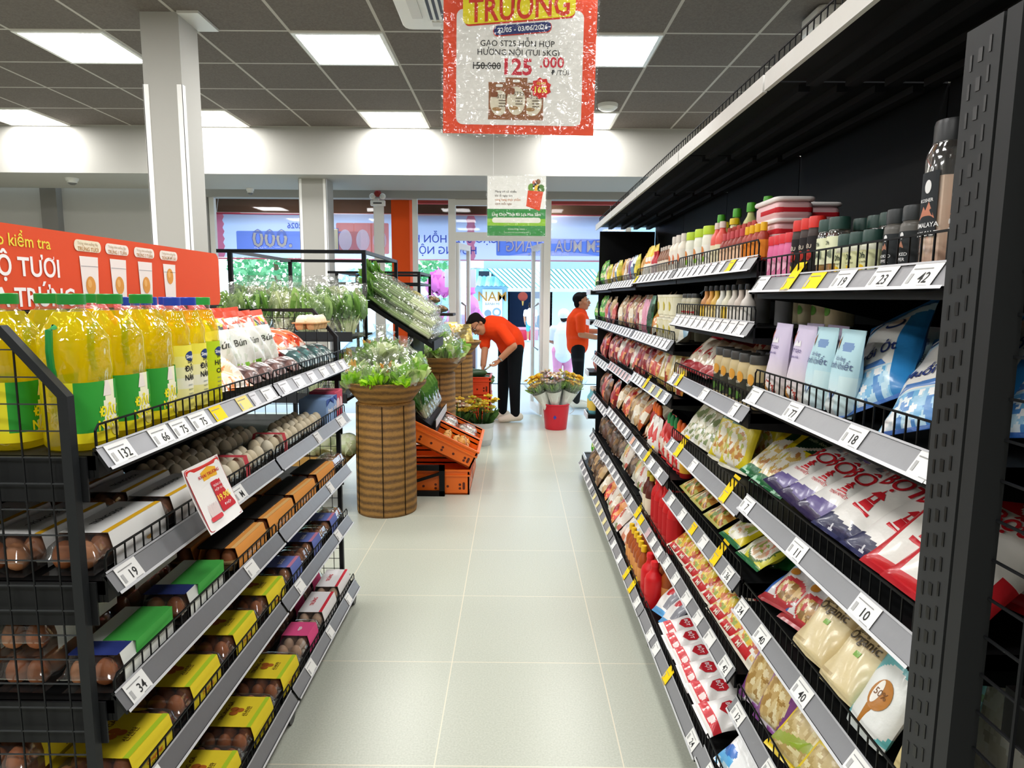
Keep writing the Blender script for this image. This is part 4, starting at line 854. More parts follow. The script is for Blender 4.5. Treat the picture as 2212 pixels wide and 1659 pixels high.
tw = bag('flour_bag', .165, .26, .065, ['f1eee8', ('d', -.2, .20, -.14, '26284c'), ('n', 0, 0, 1, .16, ['2d2f55', '3c3e66', '1e2040', 'd8d8e0'], .35), ('r', .08, .86, .92, .90, '8a8aa0')], 'pillow', 16, [('BỘT', .52, .73, .062, 'cf2530', .02)], [(tuple((.46 + (x - .5) * .62, .43 + (y - .45) * .62) for x, y in p[0]), *p[1:]) for p in tower], nu=22, nv=30)
row(tw, 'R', [1.255, 1.385], .705, C1 + .008, 'flour bag with red tower print and navy foot, {o} from the post', 'bag', 'tower-print flour bags', lean=60, roll=-8, jit=1.5, sh=14)
rw = bag('flour_bag', .175, .29, .07, ['f0ece4', ('r', 0, 0, 1, .10, 'd3262f'), ('r', .84, 0, 1, .4, 'd3262f'), ('r', 0, 0, .10, .95, 'cf2a33'), ('r', 0, .80, 1, 1, 'd3262f'), ('en', .5, .88, .2, .06, ['f0ece4', 'd3262f'], .6)], 'pillow', 19, [('Bột', .5, .72, .05, 'cf2530', .02)], [(tuple((.48 + (x - .5) * .8, .42 + (y - .45) * .75) for x, y in p[0]), *p[1:]) for p in tower], nu=24, nv=34)
row(rw, 'R', [1.075, 1.15], .70, C1 + .006, 'large red-edged flour bag with red tower print, {o} from the post', 'bag', 'red-edged flour bags', lean=54, roll=-10, jit=1, sh=24)
# fourth shelf: sugar, organic bags and the teal pouch
cr = ['b98a4a', '8f6a34', 'd9b67a', 'e9d6b0', 'c9a05a']
sug = bag('sugar_bag', .165, .24, .06, ['d9d5d4', ('r', 0, 0, .16, .6, '2a5fae'), ('r', 0, .0, 1, .10, 'b3363c'), ('n', .2, .08, 1, .42, ['cfc6c0', 'e6dfd8', 'b9a9a0'], .5), ('e', .6, .24, .34, .16, 'c23a3f'), ('en', .6, .22, .28, .12, cr, .95), ('e', .26, .62, .12, .12, 'a9cfe6'), ('n', .6, .5, 1, .9, ['d9d5d4', 'c9c4c4', 'a09a98'], .4)], 'pillow', 22, [('Đường', .52, .74, .03, '1f2f66', .012), ('phèn', .46, .62, .03, '1f2f66', .012), ('Rock sugar', .45, .54, .011, '4a5a86')], [(ell(.40, .46, .09, .05), 'd9913a')], nu=22, nv=28)
put(sug, 'R', 1.69, .705, D1 + .006, 'rock sugar bag with blue lettering on the fourth shelf', 'bag', 'rock sugar bags', lean=58, roll=-14)
put(sug, 'R', 1.585, .715, D1 + .002, 'rock sugar bag low beside the cream organic bag', 'bag', 'rock sugar bags', lean=52, roll=-10)
put(sug, 'R', 1.70, .86, D1 + .05, 'rock sugar bag at the back of the fourth shelf', 'bag', 'rock sugar bags', lean=62, roll=-6)
og = bag('organic_bag', .135, .215, .06, ['cbb282', ('r', 0, 0, 1, .52, 'ecd9a8'), ('d', .70, .76, .10, '4f8a3a'), ('r', .1, .10, .5, .13, 'cdb686')], 'stand', 25, [('đường', .38, .66, .017, '4a3a22'), ('Organic', .5, .585, .032, '4a3a22', .008)], [(rrect(.52, .40, .66, .46, .01), '7fb03a'), ([(.40, .86), (.62, .90), (.58, .80), (.44, .78)], '5a6a3a'), ([(.44, .85), (.58, .875), (.56, .82), (.46, .81)], 'cbb282', .002)], nu=20, nv=30)
row(og, 'R', [1.315, 1.455], .69, D1 + .003, 'cream organic sugar bag, {o} from the teal pouch', 'bag', 'cream organic sugar bags', lean=42, roll=-5, jit=1.5)
row(og, 'R', [1.30, 1.45], .85, D1 + .002, 'cream organic sugar bag in second rank, {o} from the teal pouch', 'bag', 'cream organic sugar bags', lean=20, roll=-4, jit=1)
tl = bag('sugar_pouch', .120, .25, .055, ['6cc3c8', ('r', 0, .88, 1, 1, 'bfe3e2'), ('d', .62, .68, .06, '3f8f4a'), ('e', .56, .30, .52, .30, 'f0f2ef'), ('r', 0, 0, 1, .05, 'e6ecea')], 'stand', 28, [('Đàn Hoa', .5, .755, .017, 'eef6f0', .015), ('50%', .58, .36, .02, '7a4a16', .02)],
         [([(.22, .80), (.5, .72), (.82, .74), (.5, .84)], '1f6a4a'), (ell(.58, .35, .22, .13), 'b9782c', .0016), (ell(.50, .36, .08, .10), 'f4efe6', .002), ([(.45, .24), (.60, .24), (.52, .06), (.44, .06)], 'b9782c', .0016), ([(.46, .84), (.5, .92), (.54, .84)], 'e8f2ee')], nu=22, nv=34)
put(tl, 'R', 1.185, .685, D1, 'teal sugar pouch with wooden spoon print beside the slotted post', 'pouch', 'teal sugar pouches', lean=30, roll=-3)
put(tl, 'R', 1.10, .76, D1, 'teal sugar pouch behind the one at the post', 'pouch', 'teal sugar pouches', lean=14, roll=-3)
yl = bag('bean_bag', .12, .22, .05, ['d8c48a', ('r', 0, .7, 1, 1, 'c9cf8a'), ('n', .1, .1, .9, .7, ['c9b06a', 'e6d8a8', '9a8a4a'], .7)], 'stand', 30, [('A', .5, .5, .03, '3a5a2a')], nu=12, nv=18)
put(yl, 'R', 1.04, .70, D1, 'pale green bean bag wedged behind the slotted post', 'bag', None, lean=10)
# fifth shelf: purple noodle bags, yellow bags
ns_ = ['c9a86a', 'e0c890', 'b08a4a', 'd8b87a', 'efe0b4']
pu = bag('noodle_bag', .135, .27, .055, ['8a4a93', ('n', 0, 0, 1, 1, ['93539c', '7f4189', '9e62a6'], .5), ('e', .42, .30, .36, .30, 'c9a86a'), ('en', .42, .30, .36, .30, ns_, .9), ('d', .62, .68, -.1, '4a8a3a'), ('r', .2, .0, .8, .05, 'e4d9e6')], 'pillow', 33, [('Gạo lứt', .5, .82, .026, 'e8e2ea', .012)], nu=22, nv=32)
row(pu, 'R', [1.63, 1.735], .685, E1 + .004, 'purple brown-rice noodle bag on the fifth shelf, {o} from the yellow bag', 'bag', 'purple noodle bags', lean=24, roll=-4, jit=1.5, sh=18)
yb = bag('pasta_bag', .185, .225, .06, ['f1d11c', ('r', .08, .04, .92, .55, 'cbb47a'), ('n', .08, .04, .92, .55, ['cbb47a', 'd9c690', 'b99f62', 'e6d9a8'], .8), ('d', .10, .22, .22, '9fae4a'), ('r', 0, 0, 1, .06, 'f1d11c')], 'pillow', 36, [('ilia', .62, .72, .05, '3f6a2c', .004)], [([(.3, .2), (.6, .36), (.5, .22)], '9cb53a')], nu=24, nv=30)
row(yb, 'R', [1.34, 1.475], .675, E1 + .004, 'yellow pasta bag with clear window on the fifth shelf, {o} from the post', 'bag', 'yellow pasta bags', lean=44, roll=-10, jit=1.5, sh=16)
put(yb, 'R', 1.19, .69, E1 + .004, 'yellow pasta bag low at the foot of the slotted post', 'bag', 'yellow pasta bags', lean=44, roll=-8)
ws = bag('sugar_bag', .15, .19, .055, ['f1f2f2', ('e', .25, .15, .32, .16, '5fb0e6'), ('e', .30, .28, .26, .08, '2f6fc0'), ('n', .1, .02, .9, .1, ['bfe0f2', 'f1f2f2'], .5)], 'pillow', 40, [('đường kính', .62, .66, .022, '27366f', .006), ('trắng', .62, .56, .016, '5a6a96')], nu=20, nv=26)
row(ws, 'R', [1.50, 1.655], .585, F1 + .004, 'white sugar bag with blue swirl on the bottom shelf, {o} from the post', 'bag', 'white sugar bags on the bottom shelf', lean=52, roll=-10)

# things seen through the wire panel near the camera
row(big, 'R', [1.04, 1.11], .80, 1.518, 'pink salt jar seen through the wire panel, {o} from the camera end', 'jar', 'pink salt jars', jit=.5)
row(salt, 'R', [1.06], .84, 1.225, 'blue and white salt bag seen through the wire panel', 'bag', 'blue salt bags', lean=50, roll=-20)
row(rw, 'R', [1.06], .84, .925, 'red-edged flour bag seen through the wire panel', 'bag', 'red-edged flour bags', lean=56, roll=-8)
vm = bag('vermicelli_bag', .17, .27, .06, ['d9d4c6', ('n', 0, 0, 1, 1, ['efebdf', 'c9c2b0', 'e4dfd0', 'f6f4ec'], .9)], 'pillow', 44, nu=24, nv=16)
row(vm, 'R', [1.08], .84, .622, 'clear bag of white vermicelli seen through the wire panel', 'bag', 'vermicelli bags', lean=22, roll=-8)
row(vm, 'R', [1.09, 1.25], .80, .316, 'clear bag of white vermicelli low behind the wire panel, {o} from camera end', 'bag', 'vermicelli bags', lean=22, roll=6)

# ------------------------------------------------------------------ second bay
T2, A2, B2, C2, D2, E2, F2 = 1.575, 1.395, 1.158, .888, .665, .385, .135
SB = 'second bay'
tub = P('food_tub', None, P('tub', MB().rbox(-.085, .085, -.05, .05, 0, .045, .018, 'f0c4c8', 'hard')), P('lid', MB().rbox(-.09, .09, -.055, .055, .045, .056, .02, 'f6f1f0', 'hard')), P('label', MB().rbox(-.05, .0855, -.0506, .0506, .008, .035, .016, 'c81f2c', 'paper')))
for i, w in enumerate(('bottom', 'middle', 'topmost')): put(tub, 'R', 1.90, .75, T2 + i * .0565, f'pale pink food tub with red label, {w} of the near stack', 'tub', 'stacked food tubs')
for i, w in enumerate(('bottom', 'middle', 'topmost')): put(tub, 'R', 2.0, .87, T2 + i * .0565, f'pale pink food tub with red label, {w} of the rear stack', 'tub', 'stacked food tubs')
yc = bottle('chilli_bottle', .017, .105, 'a3321c', 'f0b818', 'e8892a', (.1, .55), .42, .55, .22, .6)
row(yc, 'R', [1.85, 1.893, 1.936, 1.979], .681, T2, 'small chilli sauce bottle with yellow cap, {o} from the food tubs', 'bottle', 'yellow-capped chilli bottles', jit=.4)
rc = bottle('chilli_bottle', .017, .105, '8f2a18', 'c94a50', 'f0c9a8', (.1, .55), .42, .55, .22, .6)
row(rc, 'R', [2.02, 2.062, 2.104, 2.146, 2.188], .681, T2, 'small sauce bottle with rosy cap, {o} past the yellow-capped ones', 'bottle', 'rosy-capped sauce bottles', jit=.4)
rd_ = bottle('sauce_bottle', .021, .135, 'd9482a', 'c8402e', 'f3d23a', (.15, .55), .5, .62, .2, .62)
row(rd_, 'R', [2.025, 2.072, 2.119, 2.166, 2.213, 2.26, 2.307], .738, T2, 'orange-labelled sauce bottle in second rank, {o} past the food tubs', 'bottle', 'orange-labelled sauce bottles', jit=.5)
rs = bottle('sauce_bottle', .022, .15, 'e4574a', 'e9d8d0', 'e9e2c0', (.12, .5), .4, .5, .14, .62)
row(rs, 'R', [2.24, 2.29], .687, T2, 'red and white vinegar bottle, {o} past the rosy-capped ones', 'bottle', 'red and white vinegar bottles', jit=.4)
gc = bottle('vinegar_bottle', .027, .215, 'cfd28a', '4fae2c', 'eef0d8', (.12, .55), .36, .56, .14, .62, 'hard')
row(gc, 'R', [2.13, 2.27, 2.42, 2.60], .79, T2, 'tall bottle with bright green cap, {o} from the food tubs', 'bottle', 'tall green-capped bottles', jit=.4)
yy = bottle('vinegar_bottle', .027, .17, 'd9d9b0', 'f0d41c', 'f2f2e6', (.1, .6), .46, .62, .12, .64, 'hard')
row(yy, 'R', [2.33, 2.44, 2.56, 2.66], .755, T2, 'clear bottle with broad yellow cap, {o} past the red vinegar bottles', 'bottle', 'yellow-capped clear bottles', jit=.5)
lj = jar('seasoning_jar', .03, .15, 'eeeede', 'b9d818', .03, .9, 'f4f4ea', (.1, .7), [], [(ell(0, .06, .015, .02), 'd98a4a'), (ell(.01, .035, .01, .01), '8ab53a')])
row(lj, 'R', [2.385, 2.50, 2.62], .693, T2, 'white seasoning jar with lime lid, {o} past the red vinegar bottles', 'jar', 'lime-lidded seasoning jars', jit=.5)
# second shelf of the second bay
gb = jar('mustard_jar', .021, .095, 'cfcab4', '2b2e2e', .016, .8, 'cbc6a8', (.35, .8), [], [(rrect(-.02, .02, .02, .03, .001), 'd2343a')])
row(gb, 'R', [2.52, 2.585, 2.65], .685, A2, 'black-lidded jar with red band label, {o} from the dressing bottles', 'jar', 'red-banded jars', jit=.5)
for i, (Y, c, lb_) in enumerate(((1.955, 'e0d8d0', 'f1efe9'), (2.015, 'cfc0b4', 'eeeae2'), (2.075, 'd9d0c4', 'f0ece4'), (2.135, 'e6e2c8', 'e9c84a'), (2.195, 'e2e2d8', 'eeeee6'), (2.255, 'e0b44a', 'f0d890'), (2.315, 'd99a3a', 'f0e0b0'), (2.375, 'c98a4a', 'f0c84a'))):
    b_ = bottle('dressing_bottle', .022, .12, c, '1f2224', lb_, (.08, .42), .4, .52, .14, .5)
    put(b_, 'R', Y, .685, A2, f'dark-capped dressing bottle, {ORD[i]} in its row from the post side', 'bottle', 'dark-capped dressing bottles')
gy = P('spice_can', MB().lathe([(.024, 0, '6f7070'), (.025, .004, '6a6b6c'), (.025, .13, '55585a'), (.022, .14, '3a3c3d'), (.022, .165, '3a3c3d'), (.001, .168, '3a3c3d')], 14, 'metal'))
row(gy, 'R', [1.95, 2.13, 2.31], .79, A2, 'tall grey can behind the dressing bottles, {o} from the post side', 'can', 'tall grey cans', jit=.5)
tc_ = P('coconut_can', None, P('can_body', MB().lathe([(.036, 0, 'b9b9a8'), (.037, .004, 'cbbf98'), (.037, .105, 'b9b9a8'), (.035, .108, 'b9b9a8'), (.034, .106, 'a8a89a'), (.001, .106, 'a8a89a')], 18, 'metal')), P('label', (lambda m: [m.poly(ell(0, .045, .016, .014), labelsurf(m, .0372, .008, .1, 'd6cba4', n=18), '6fae4a', 'paper', 2)] and m)(MB())))
row(tc_, 'R', [1.845, 1.93, 2.02, 2.11], .90, A2, 'cream coconut can with green print at the back, {o} from the post side', 'can', 'cream coconut cans', jit=.5)
# third shelf of the second bay: brown jars, red snack bags
bj = jar('sauce_jar', .034, .155, 'cdb98a', '3b3a38', .026, .84, '3a3a30', (.10, .62), [('RELISH', 0, .07, .010, 'e8e2cc')], [(ell(.012, .085, .013, .017), 'd99a3a'), (ell(0, .03, .02, .012), '4f7a2c')], shoulder=.18)
row(bj, 'R', [1.875, 1.955, 2.035, 2.115, 2.195], .70, B2, 'tall cream sauce jar with dark lid, {o} from the lilac pouches', 'jar', 'cream sauce jars', jit=.5)
row(bj, 'R', [1.90, 1.98, 2.06], .785, B2, 'tall cream sauce jar in second rank, {o} from the lilac pouches', 'jar', 'cream sauce jars', jit=.5)
sn = bag('snack_bag', .15, .2, .06, ['e4dccb', ('n', 0, 0, 1, 1, ['f1ece0', 'b3362f', 'd8cbb2', 'c9b59a', 'efe6d6'], .7), ('r', 0, 0, 1, .18, 'a8242c'), ('r', 0, .85, 1, 1, 'a8242c')], 'pillow', 50, nu=14, nv=18)
row(sn, 'R', [2.33, 2.44, 2.56, 2.66], .715, B2, 'red and white snack bag in front, {o} past the cream sauce jars', 'bag', 'red and white snack bags', lean=48, roll=-6, jit=2, sh=18)
row(sn, 'R', [2.30, 2.42], .82, B2 + .05, 'red and white snack bag at the back, {o} past the cream sauce jars', 'bag', 'red and white snack bags', lean=40, roll=-6, jit=3)
# fourth shelf: noodle bags standing
food = ['f4efdf', 'e9d9a0', 'd9b45a', 'c98a4a', 'f7f3e6', 'b9c45a', 'e0c070']
n1 = bag('noodle_bag', .15, .25, .05, ['e7d323', ('r', .1, .62, .72, .80, '2a6a4a'), ('n', .1, .78, .7, .98, ['7a4038', '8f5248', 'e7d323'], .9), ('e', .45, .32, .42, .27, 'f2ecd8'), ('en', .45, .32, .4, .25, food, .85), ('r', 0, 0, 1, .06, 'e9e6cf')], 'pillow', 52, [('PHỞ KHÔ', .4, .70, .022, 'e8f0e0', .012)], nu=22, nv=30)
n2 = bag('noodle_bag', .15, .25, .05, ['ecd71f', ('r', .3, .66, 1, 1, '1d4a32'), ('e', .45, .36, .46, .30, 'f6f1e2'), ('en', .42, .36, .4, .26, food, .85), ('d', .44, .50, .35, 'f4f1e8'), ('r', 0, 0, 1, .14, '1f6a3c'), ('n', 0, .02, 1, .12, ['2f8a4c', '1f6a3c', '9fcfae'], .4)], 'pillow', 54, [('miến dong', .66, .84, .018, 'd9e8c8', .01)], nu=22, nv=30)
row([n2], 'R', [1.90, 2.02], .745, C2 + .005, 'noodle bag with green foot, {o} from the flour bags', 'bag', 'green-footed noodle bags', lean=52, roll=-8, jit=1.5, sh=14)
row(n1, 'R', [2.18, 2.285], .732, C2, 'yellow noodle bag standing on its foot, {o} from the green-footed ones', 'bag', 'yellow noodle bags', lean=20, roll=-5, jit=1.5, sh=20)
row(n1, 'R', [2.20, 2.31], .83, C2, 'yellow noodle bag standing behind, {o} from the green-footed ones', 'bag', 'yellow noodle bags', lean=16, roll=-4, jit=1.5, sh=20)
n3 = bag('vermicelli_bag', .14, .2, .05, ['e6e3cf', ('n', 0, 0, 1, 1, ['f4f2e4', 'cfc9a8', 'ffffff', 'b9b48a', '8a9a6a'], .8)], 'pillow', 56, nu=16, nv=20)
row(n3, 'R', [2.44, 2.54, 2.64], .715, C2, 'pale vermicelli bag, {o} past the yellow noodle bags', 'bag', 'pale vermicelli bags', lean=38, roll=-5, jit=1.5, sh=22)
# fifth shelf: instant noodle packs lying
o1 = ['c98a3a', 'b36a2c', 'e0b45a', '8f5a2a', 'd9c27a', '6f8a2c', 'f0dfa8']
p1 = bag('noodle_pack', .165, .22, .045, ['c9c26a', ('n', 0, .05, 1, .85, o1, .9), ('r', 0, .85, 1, 1, '9fae3a'), ('en', .5, .45, .12, .1, ['4f9a2c', '6fb04a'], .9)], 'pillow', 60, nu=20, nv=24)
p2 = bag('noodle_pack', .16, .22, .045, ['e4cf22', ('r', 0, .62, 1, .9, 'efe02a'), ('e', .5, .36, .42, .3, 'f1eedd'), ('en', .5, .36, .38, .26, ['f1eedd', 'e8b48a', 'd9d29a', '9fb04a', 'f6e6d0'], .9), ('r', 0, 0, 1, .08, '2f7a4a')], 'pillow', 62, [('HỦ TIẾU', .5, .76, .02, '5a6a1c', .012)], nu=20, nv=24)
p3 = bag('noodle_pack', .16, .21, .045, ['d9d23a', ('r', 0, .6, 1, .88, 'e2dc4a'), ('e', .6, .34, .36, .28, '5f7a3a'), ('e', .6, .35, .33, .25, 'f0e8d6'), ('en', .6, .35, .3, .22, ['e89a7a', 'f2e6d0', 'd9b48a', '9fb04a', 'f0c9b0'], .9), ('n', .0, .05, .3, .6, ['e9e6c8', 'cfd29a', 'f4f2de'], .9), ('r', 0, 0, 1, .06, '2f7a4a')], 'pillow', 64, [('MIẾN', .3, .72, .024, '4f6a1c', .012)], nu=22, nv=26)
for i, (p_, Y, w) in enumerate(((p3, 1.89, 'white bowl print'), (p2, 2.06, 'white bowl print'), (p1, 2.25, 'brown print'), (p1, 2.44, 'brown print'), (p1, 2.61, 'brown print'))):
    put(p_, 'R', Y, .695, D2 + .008, f'noodle pack with {w} on the fifth shelf, {ORD[i]} from the post side', 'noodle pack', 'noodle packs on the fifth shelf', lean=62, roll=-4 + i)
    put(p_, 'R', Y + .02, .80, D2 + .035, f'noodle pack with {w} in the second rank, {ORD[i]} from the post side', 'noodle pack', 'noodle packs on the fifth shelf', lean=50, roll=-3)
gp = bag('noodle_pack', .14, .2, .05, ['1f6a34', ('n', 0, 0, 1, 1, ['2f8a44', '145026', '58b06a'], .3)], 'pillow', 66, nu=14, nv=16)
put(gp, 'R', 1.84, .80, D2 - .0, 'dark green shiny noodle pack at the end of the fifth shelf', 'noodle pack', None, lean=60, roll=-30)
r1 = bag('noodle_pack', .135, .17, .04, ['efe6d2', ('n', 0, .12, 1, .9, ['f4ecd8', 'e9c46a', 'd98a3a', 'f0dca0', 'c93a2c', 'f7f2e6'], .85), ('r', 0, .86, 1, 1, 'cc2228'), ('r', .1, .04, .75, .2, 'd0252b'), ('en', .4, .42, .3, .2, ['e9c22c', 'f0d85a', '9fae3a', 'e07a3a'], .9)], 'pillow', 70, [('MÌ', .34, .12, .022, 'fbeedd', .02)], nu=20, nv=22)
row(r1, 'R', [1.875, 1.975, 2.08, 2.19, 2.31, 2.43, 2.56, 2.66], .680, E2 + .006, 'red and yellow noodle pack on the sixth shelf, {o} from the post side', 'noodle pack', 'red and yellow noodle packs', lean=55, roll=-4, jit=1.5, sh=20)
row(r1, 'R', [1.9, 2.05, 2.2, 2.35, 2.5], .78, E2 + .02, 'red and yellow noodle pack in second rank, {o} from the post side', 'noodle pack', 'red and yellow noodle packs', lean=42, roll=-4, jit=2, sh=6)
shield = [(.28, .66), (.36, .74), (.64, .74), (.72, .66), (.67, .50), (.5, .40), (.33, .50)]
f2 = bag('starch_pack', .125, .165, .05, ['f2efec', ('r', 0, .10, 1, .27, 'd6303a'), ('n', .15, .12, .85, .25, ['d6303a', 'f0d9d6', 'c62430'], .5)], 'pillow', 74, [('BỘT', .5, .60, .02, 'f6eeee', .012)], [(shield, 'bf2430', .0014)], nu=20, nv=26)
row(f2, 'R', [1.865, 1.98, 2.09, 2.195, 2.295, 2.39], .575, F2 + .035, 'white pack with red shield print, {o} from the white sugar bags', 'pack', 'white packs with red shield print', lean=76, roll=-2, jit=1.2, sh=14)
bxp = bag('starch_pack', .12, .17, .05, ['f2f0ee', ('r', 0, 0, 1, .14, '5aa6e0'), ('e', .5, .62, .2, .13, 'd6303a'), ('r', .7, .2, 1, 1, '8a8a94')], 'pillow', 76, nu=16, nv=20)
row(bxp, 'R', [2.51, 2.61], .61, F2 + .012, 'white pack with blue foot and red spot, {o} past the shield packs', 'pack', 'white packs with blue foot', lean=50, roll=-16)
# ------------------------------------------------------------------ third bay
T3, A3, B3, C3, D3, F3 = 1.575, 1.285, 1.060, .715, .375, .13
wj = jar('sauce_bottle', .028, .16, 'efe6d6', 'e9e2d8', .03, .55, 'f3ece0', (.1, .75), [], [(ell(0, .06, .014, .02), 'd9764a')], shoulder=.3)
row(wj, 'R', [2.76, 2.84, 2.92], .695, T3, 'white mayonnaise bottle, {o} past the lime-lidded jars', 'bottle', 'white mayonnaise bottles', jit=.5)
gw = jar('sauce_bottle', .028, .18, 'e9e4da', '2f8a5a', .03, .55, 'f0efe6', (.1, .75), [], [(ell(0, .06, .014, .02), 'c9a05a')], shoulder=.3)
row(gw, 'R', [2.80, 2.90], .775, T3, 'white bottle with green cap behind the mayonnaise, {o} from the post side', 'bottle', 'white green-capped bottles', jit=.5)
br_ = simple_bottle('sauce_bottle', .022, .13, '8a5a3a', 'd9cfc4', 'efe0cc')
row(br_, 'R', [2.99, 3.04, 3.09, 3.14], .687, T3, 'brown sauce bottle with cream band, {o} past the mayonnaise bottles', 'bottle', 'brown sauce bottles', jit=.5)
rb_ = simple_bottle('sauce_bottle', .02, .12, 'c22430', 'd83a3a', 'e8d8d4')
row(rb_, 'R', [3.20, 3.25], .68, T3, 'small red sauce bottle, {o} past the brown sauce bottles', 'bottle', 'small red sauce bottles', jit=.4)
ym = bag('sauce_pouch', .085, .16, .045, ['f0dccb', ('r', 0, .62, 1, 1, 'f2cf1e'), ('r', .15, .1, .85, .5, 'f4efe2'), ('r', .15, .44, .85, .5, 'e9852a')], 'stand', 80, nu=10, nv=14, parts=False)
row(ym, 'R', [3.33, 3.42, 3.51], .69, T3, 'yellow-topped sauce pouch, {o} past the small red bottles', 'pouch', 'yellow-topped pouches', lean=5)
cp = P('noodle_cup', None, P('cup', MB().lathe([(.04, 0, 'f2eed8'), (.046, .02, 'd9d29a'), (.05, .09, 'f2eed8'), (.052, .10, 'f6f4ea'), (.001, .101, 'f6f4ea')], 18, 'paper')), P('label', (lambda m: [m.poly(ell(0, .05, .016, .02), labelsurf(m, .0492, .012, .088, 'efebcf', n=16, prof=lambda z: .0455 + .05 * z), 'c9b84a', 'paper', 2)] and m)(MB())))
cpt = P('noodle_cup', MB().lathe([(.04, 0, 'f0ecd4'), (.0495, .13, 'e4dfae'), (.051, .135, 'f4f1e2'), (.001, .136, 'f4f1e2')], 16, 'paper'))
row(cp, 'R', [2.86, 2.975, 3.09], .713, A3, 'short cream noodle cup, {o} past the dressing bottles', 'noodle cup', 'short cream noodle cups', jit=.6)
row(cp, 'R', [2.87, 2.98, 3.095], .713, A3 + .1025, 'cream noodle cup stacked on another, {o} from the post side', 'noodle cup', 'stacked cream noodle cups', jit=.4)
row(cpt, 'R', [2.9, 3.02], .83, A3, 'taller cream noodle cup behind, {o} from the post side', 'noodle cup', 'taller cream noodle cups', jit=.5)
na = sbag('noodle_bag', .13, .22, .045, ['d98a3a', 'e9c46a', 'f2e6c8', 'b3622a', 'f6f0dc'], 82, top='b9a88a')
nb = sbag('noodle_bag', .13, .22, .045, ['8fb6d0', 'e9d9b0', 'f0a860', 'dfe9ee', 'f2f2ea'], 83, top='7fa6c8')
put(nb, 'R', 2.78, .70, A3 + .004, 'pale blue and orange noodle bag leaning past the red-banded jars', 'bag', None, lean=24, roll=-22)
row(na, 'R', [3.22, 3.30], .70, A3 + .004, 'orange noodle bag leaning past the cream cups, {o} from the post side', 'bag', 'orange leaning noodle bags', lean=24, roll=-24)
gs = sbag('seaweed_bag', .06, .20, .03, ['2f6a4a', '1f4a34', '6fa88a', '24543c'], 84); ps = sbag('pink_bag', .09, .18, .03, ['e9a0b8', 'f0c0d0', 'd9788f'], 85); bs = sbag('spice_bag', .07, .16, .03, ['c9723a', '6a3a3a', 'e9d9c8', '9a4a2c', 'f0e6da'], 86)
row(gs, 'R', [3.38, 3.42], .69, A3, 'slim dark green seaweed bag, {o} past the orange noodle bags', 'bag', 'slim seaweed bags', lean=6)
row(ps, 'R', [3.48, 3.57], .69, A3, 'pink dried food bag, {o} past the seaweed bags', 'bag', 'pink bags', lean=6)
pa1 = bag('pasta_bag', .13, .2, .05, ['d9c878', ('r', .0, .4, .45, 1, 'a9c23a'), ('n', 0, 0, 1, .9, ['e9d9a0', 'c9b060', 'f0e6c0', 'b99a4a'], .55)], 'stand', 88, nu=12, nv=16, parts=False)
pa2 = sbag('pasta_bag', .13, .2, .05, ['d9b06a', 'c98a3a', 'f0e0b8', 'e9cf90', 'a8382c'], 89)
row([pa2, pa1], 'R', [2.77, 2.89, 3.01, 3.13], .70, B3, 'bag of dry pasta on the third shelf down, {o} from the post side', 'bag', 'dry pasta bags', lean=12, roll=-3)
mxb = sbag('snack_bag', .15, .17, .05, ['e9dccb', 'd97a3a', 'f2ede2', '6f8ab0', 'c9443a', 'e9b46a'], 90)
rdb = sbag('dried_bag', .15, .2, .06, ['8f1f2a', 'a82a34', '6a1620', 'c24a4a', 'd9a08a'], 91)
row([mxb, mxb, rdb], 'R', [3.26, 3.39, 3.52], .71, B3 + .004, 'snack bag past the pasta on the third shelf down, {o} from the post side', 'bag', 'snack bags past the pasta', lean=30)
# sauce bottles
gcb = bottle('chilli_bottle', .027, .225, 'b3201f', '1f8a4a', 'c92a2a', (.1, .5), .36, .5, .22, .6, cone=True)
ocb = bottle('chilli_bottle', .027, .225, 'a81f1c', 'ea6a1c', 'f0b43a', (.1, .5), .36, .5, .22, .6, cone=True)
row(gcb, 'R', [2.93, 2.995, 3.06], .735, C3, 'chilli sauce bottle with green pointed cap, {o} from the post side', 'bottle', 'green-capped chilli bottles', jit=.6)
row(ocb, 'R', [2.74, 2.80, 2.865], .735, C3, 'chilli sauce bottle with orange pointed cap, {o} from the post side', 'bottle', 'orange-capped chilli bottles', jit=.6)
row(ocb, 'R', [3.27, 3.33, 3.39], .735, C3, 'orange-capped chilli bottle past the ketchup pouches, {o} from the post side', 'bottle', 'orange-capped chilli bottles', jit=.6)
kb = bag('ketchup_bag', .11, .2, .06, ['d9262c', ('n', 0, .4, 1, 1, ['e23a38', 'c21f28', 'e86a5a'], .5), ('n', .1, .05, .9, .42, ['f2ece4', 'd9a08a', 'e9d9c8', 'c24a3a'], .7)], 'pillow', 92, nu=14, nv=18)
row(kb, 'R', [2.79, 2.90, 3.01, 3.12], .70, C3 + .004, 'red ketchup bag before the sauce bottles, {o} from the post side', 'bag', 'red ketchup bags', lean=18, roll=-4)
kw = sbag('sauce_pouch', .10, .17, .05, ['f0ece6', 'e9e2dc', 'd94a4a', 'f6f3ee', 'c9c0b4'], 93, 'stand')
row(kw, 'R', [3.19, 3.28], .70, C3, 'white sauce pouch past the ketchup bags, {o} from the post side', 'pouch', 'white sauce pouches', lean=8)
stk = sbag('noodle_bag', .07, .24, .04, ['e9dcc0', 'c9935a', '8f4a2a', 'f2e9d6', 'b9703a'], 94)
row(stk, 'R', [3.40, 3.46, 3.52, 3.57], .72, C3, 'long slanting dry noodle bag, {o} past the white pouches', 'bag', 'long dry noodle bags', lean=40, roll=-30)
kt = bottle('ketchup_bottle', .036, .26, 'd0161c', 'e02024', 'c21a20', (.2, .6), .42, .46, .12, .62, n=16)
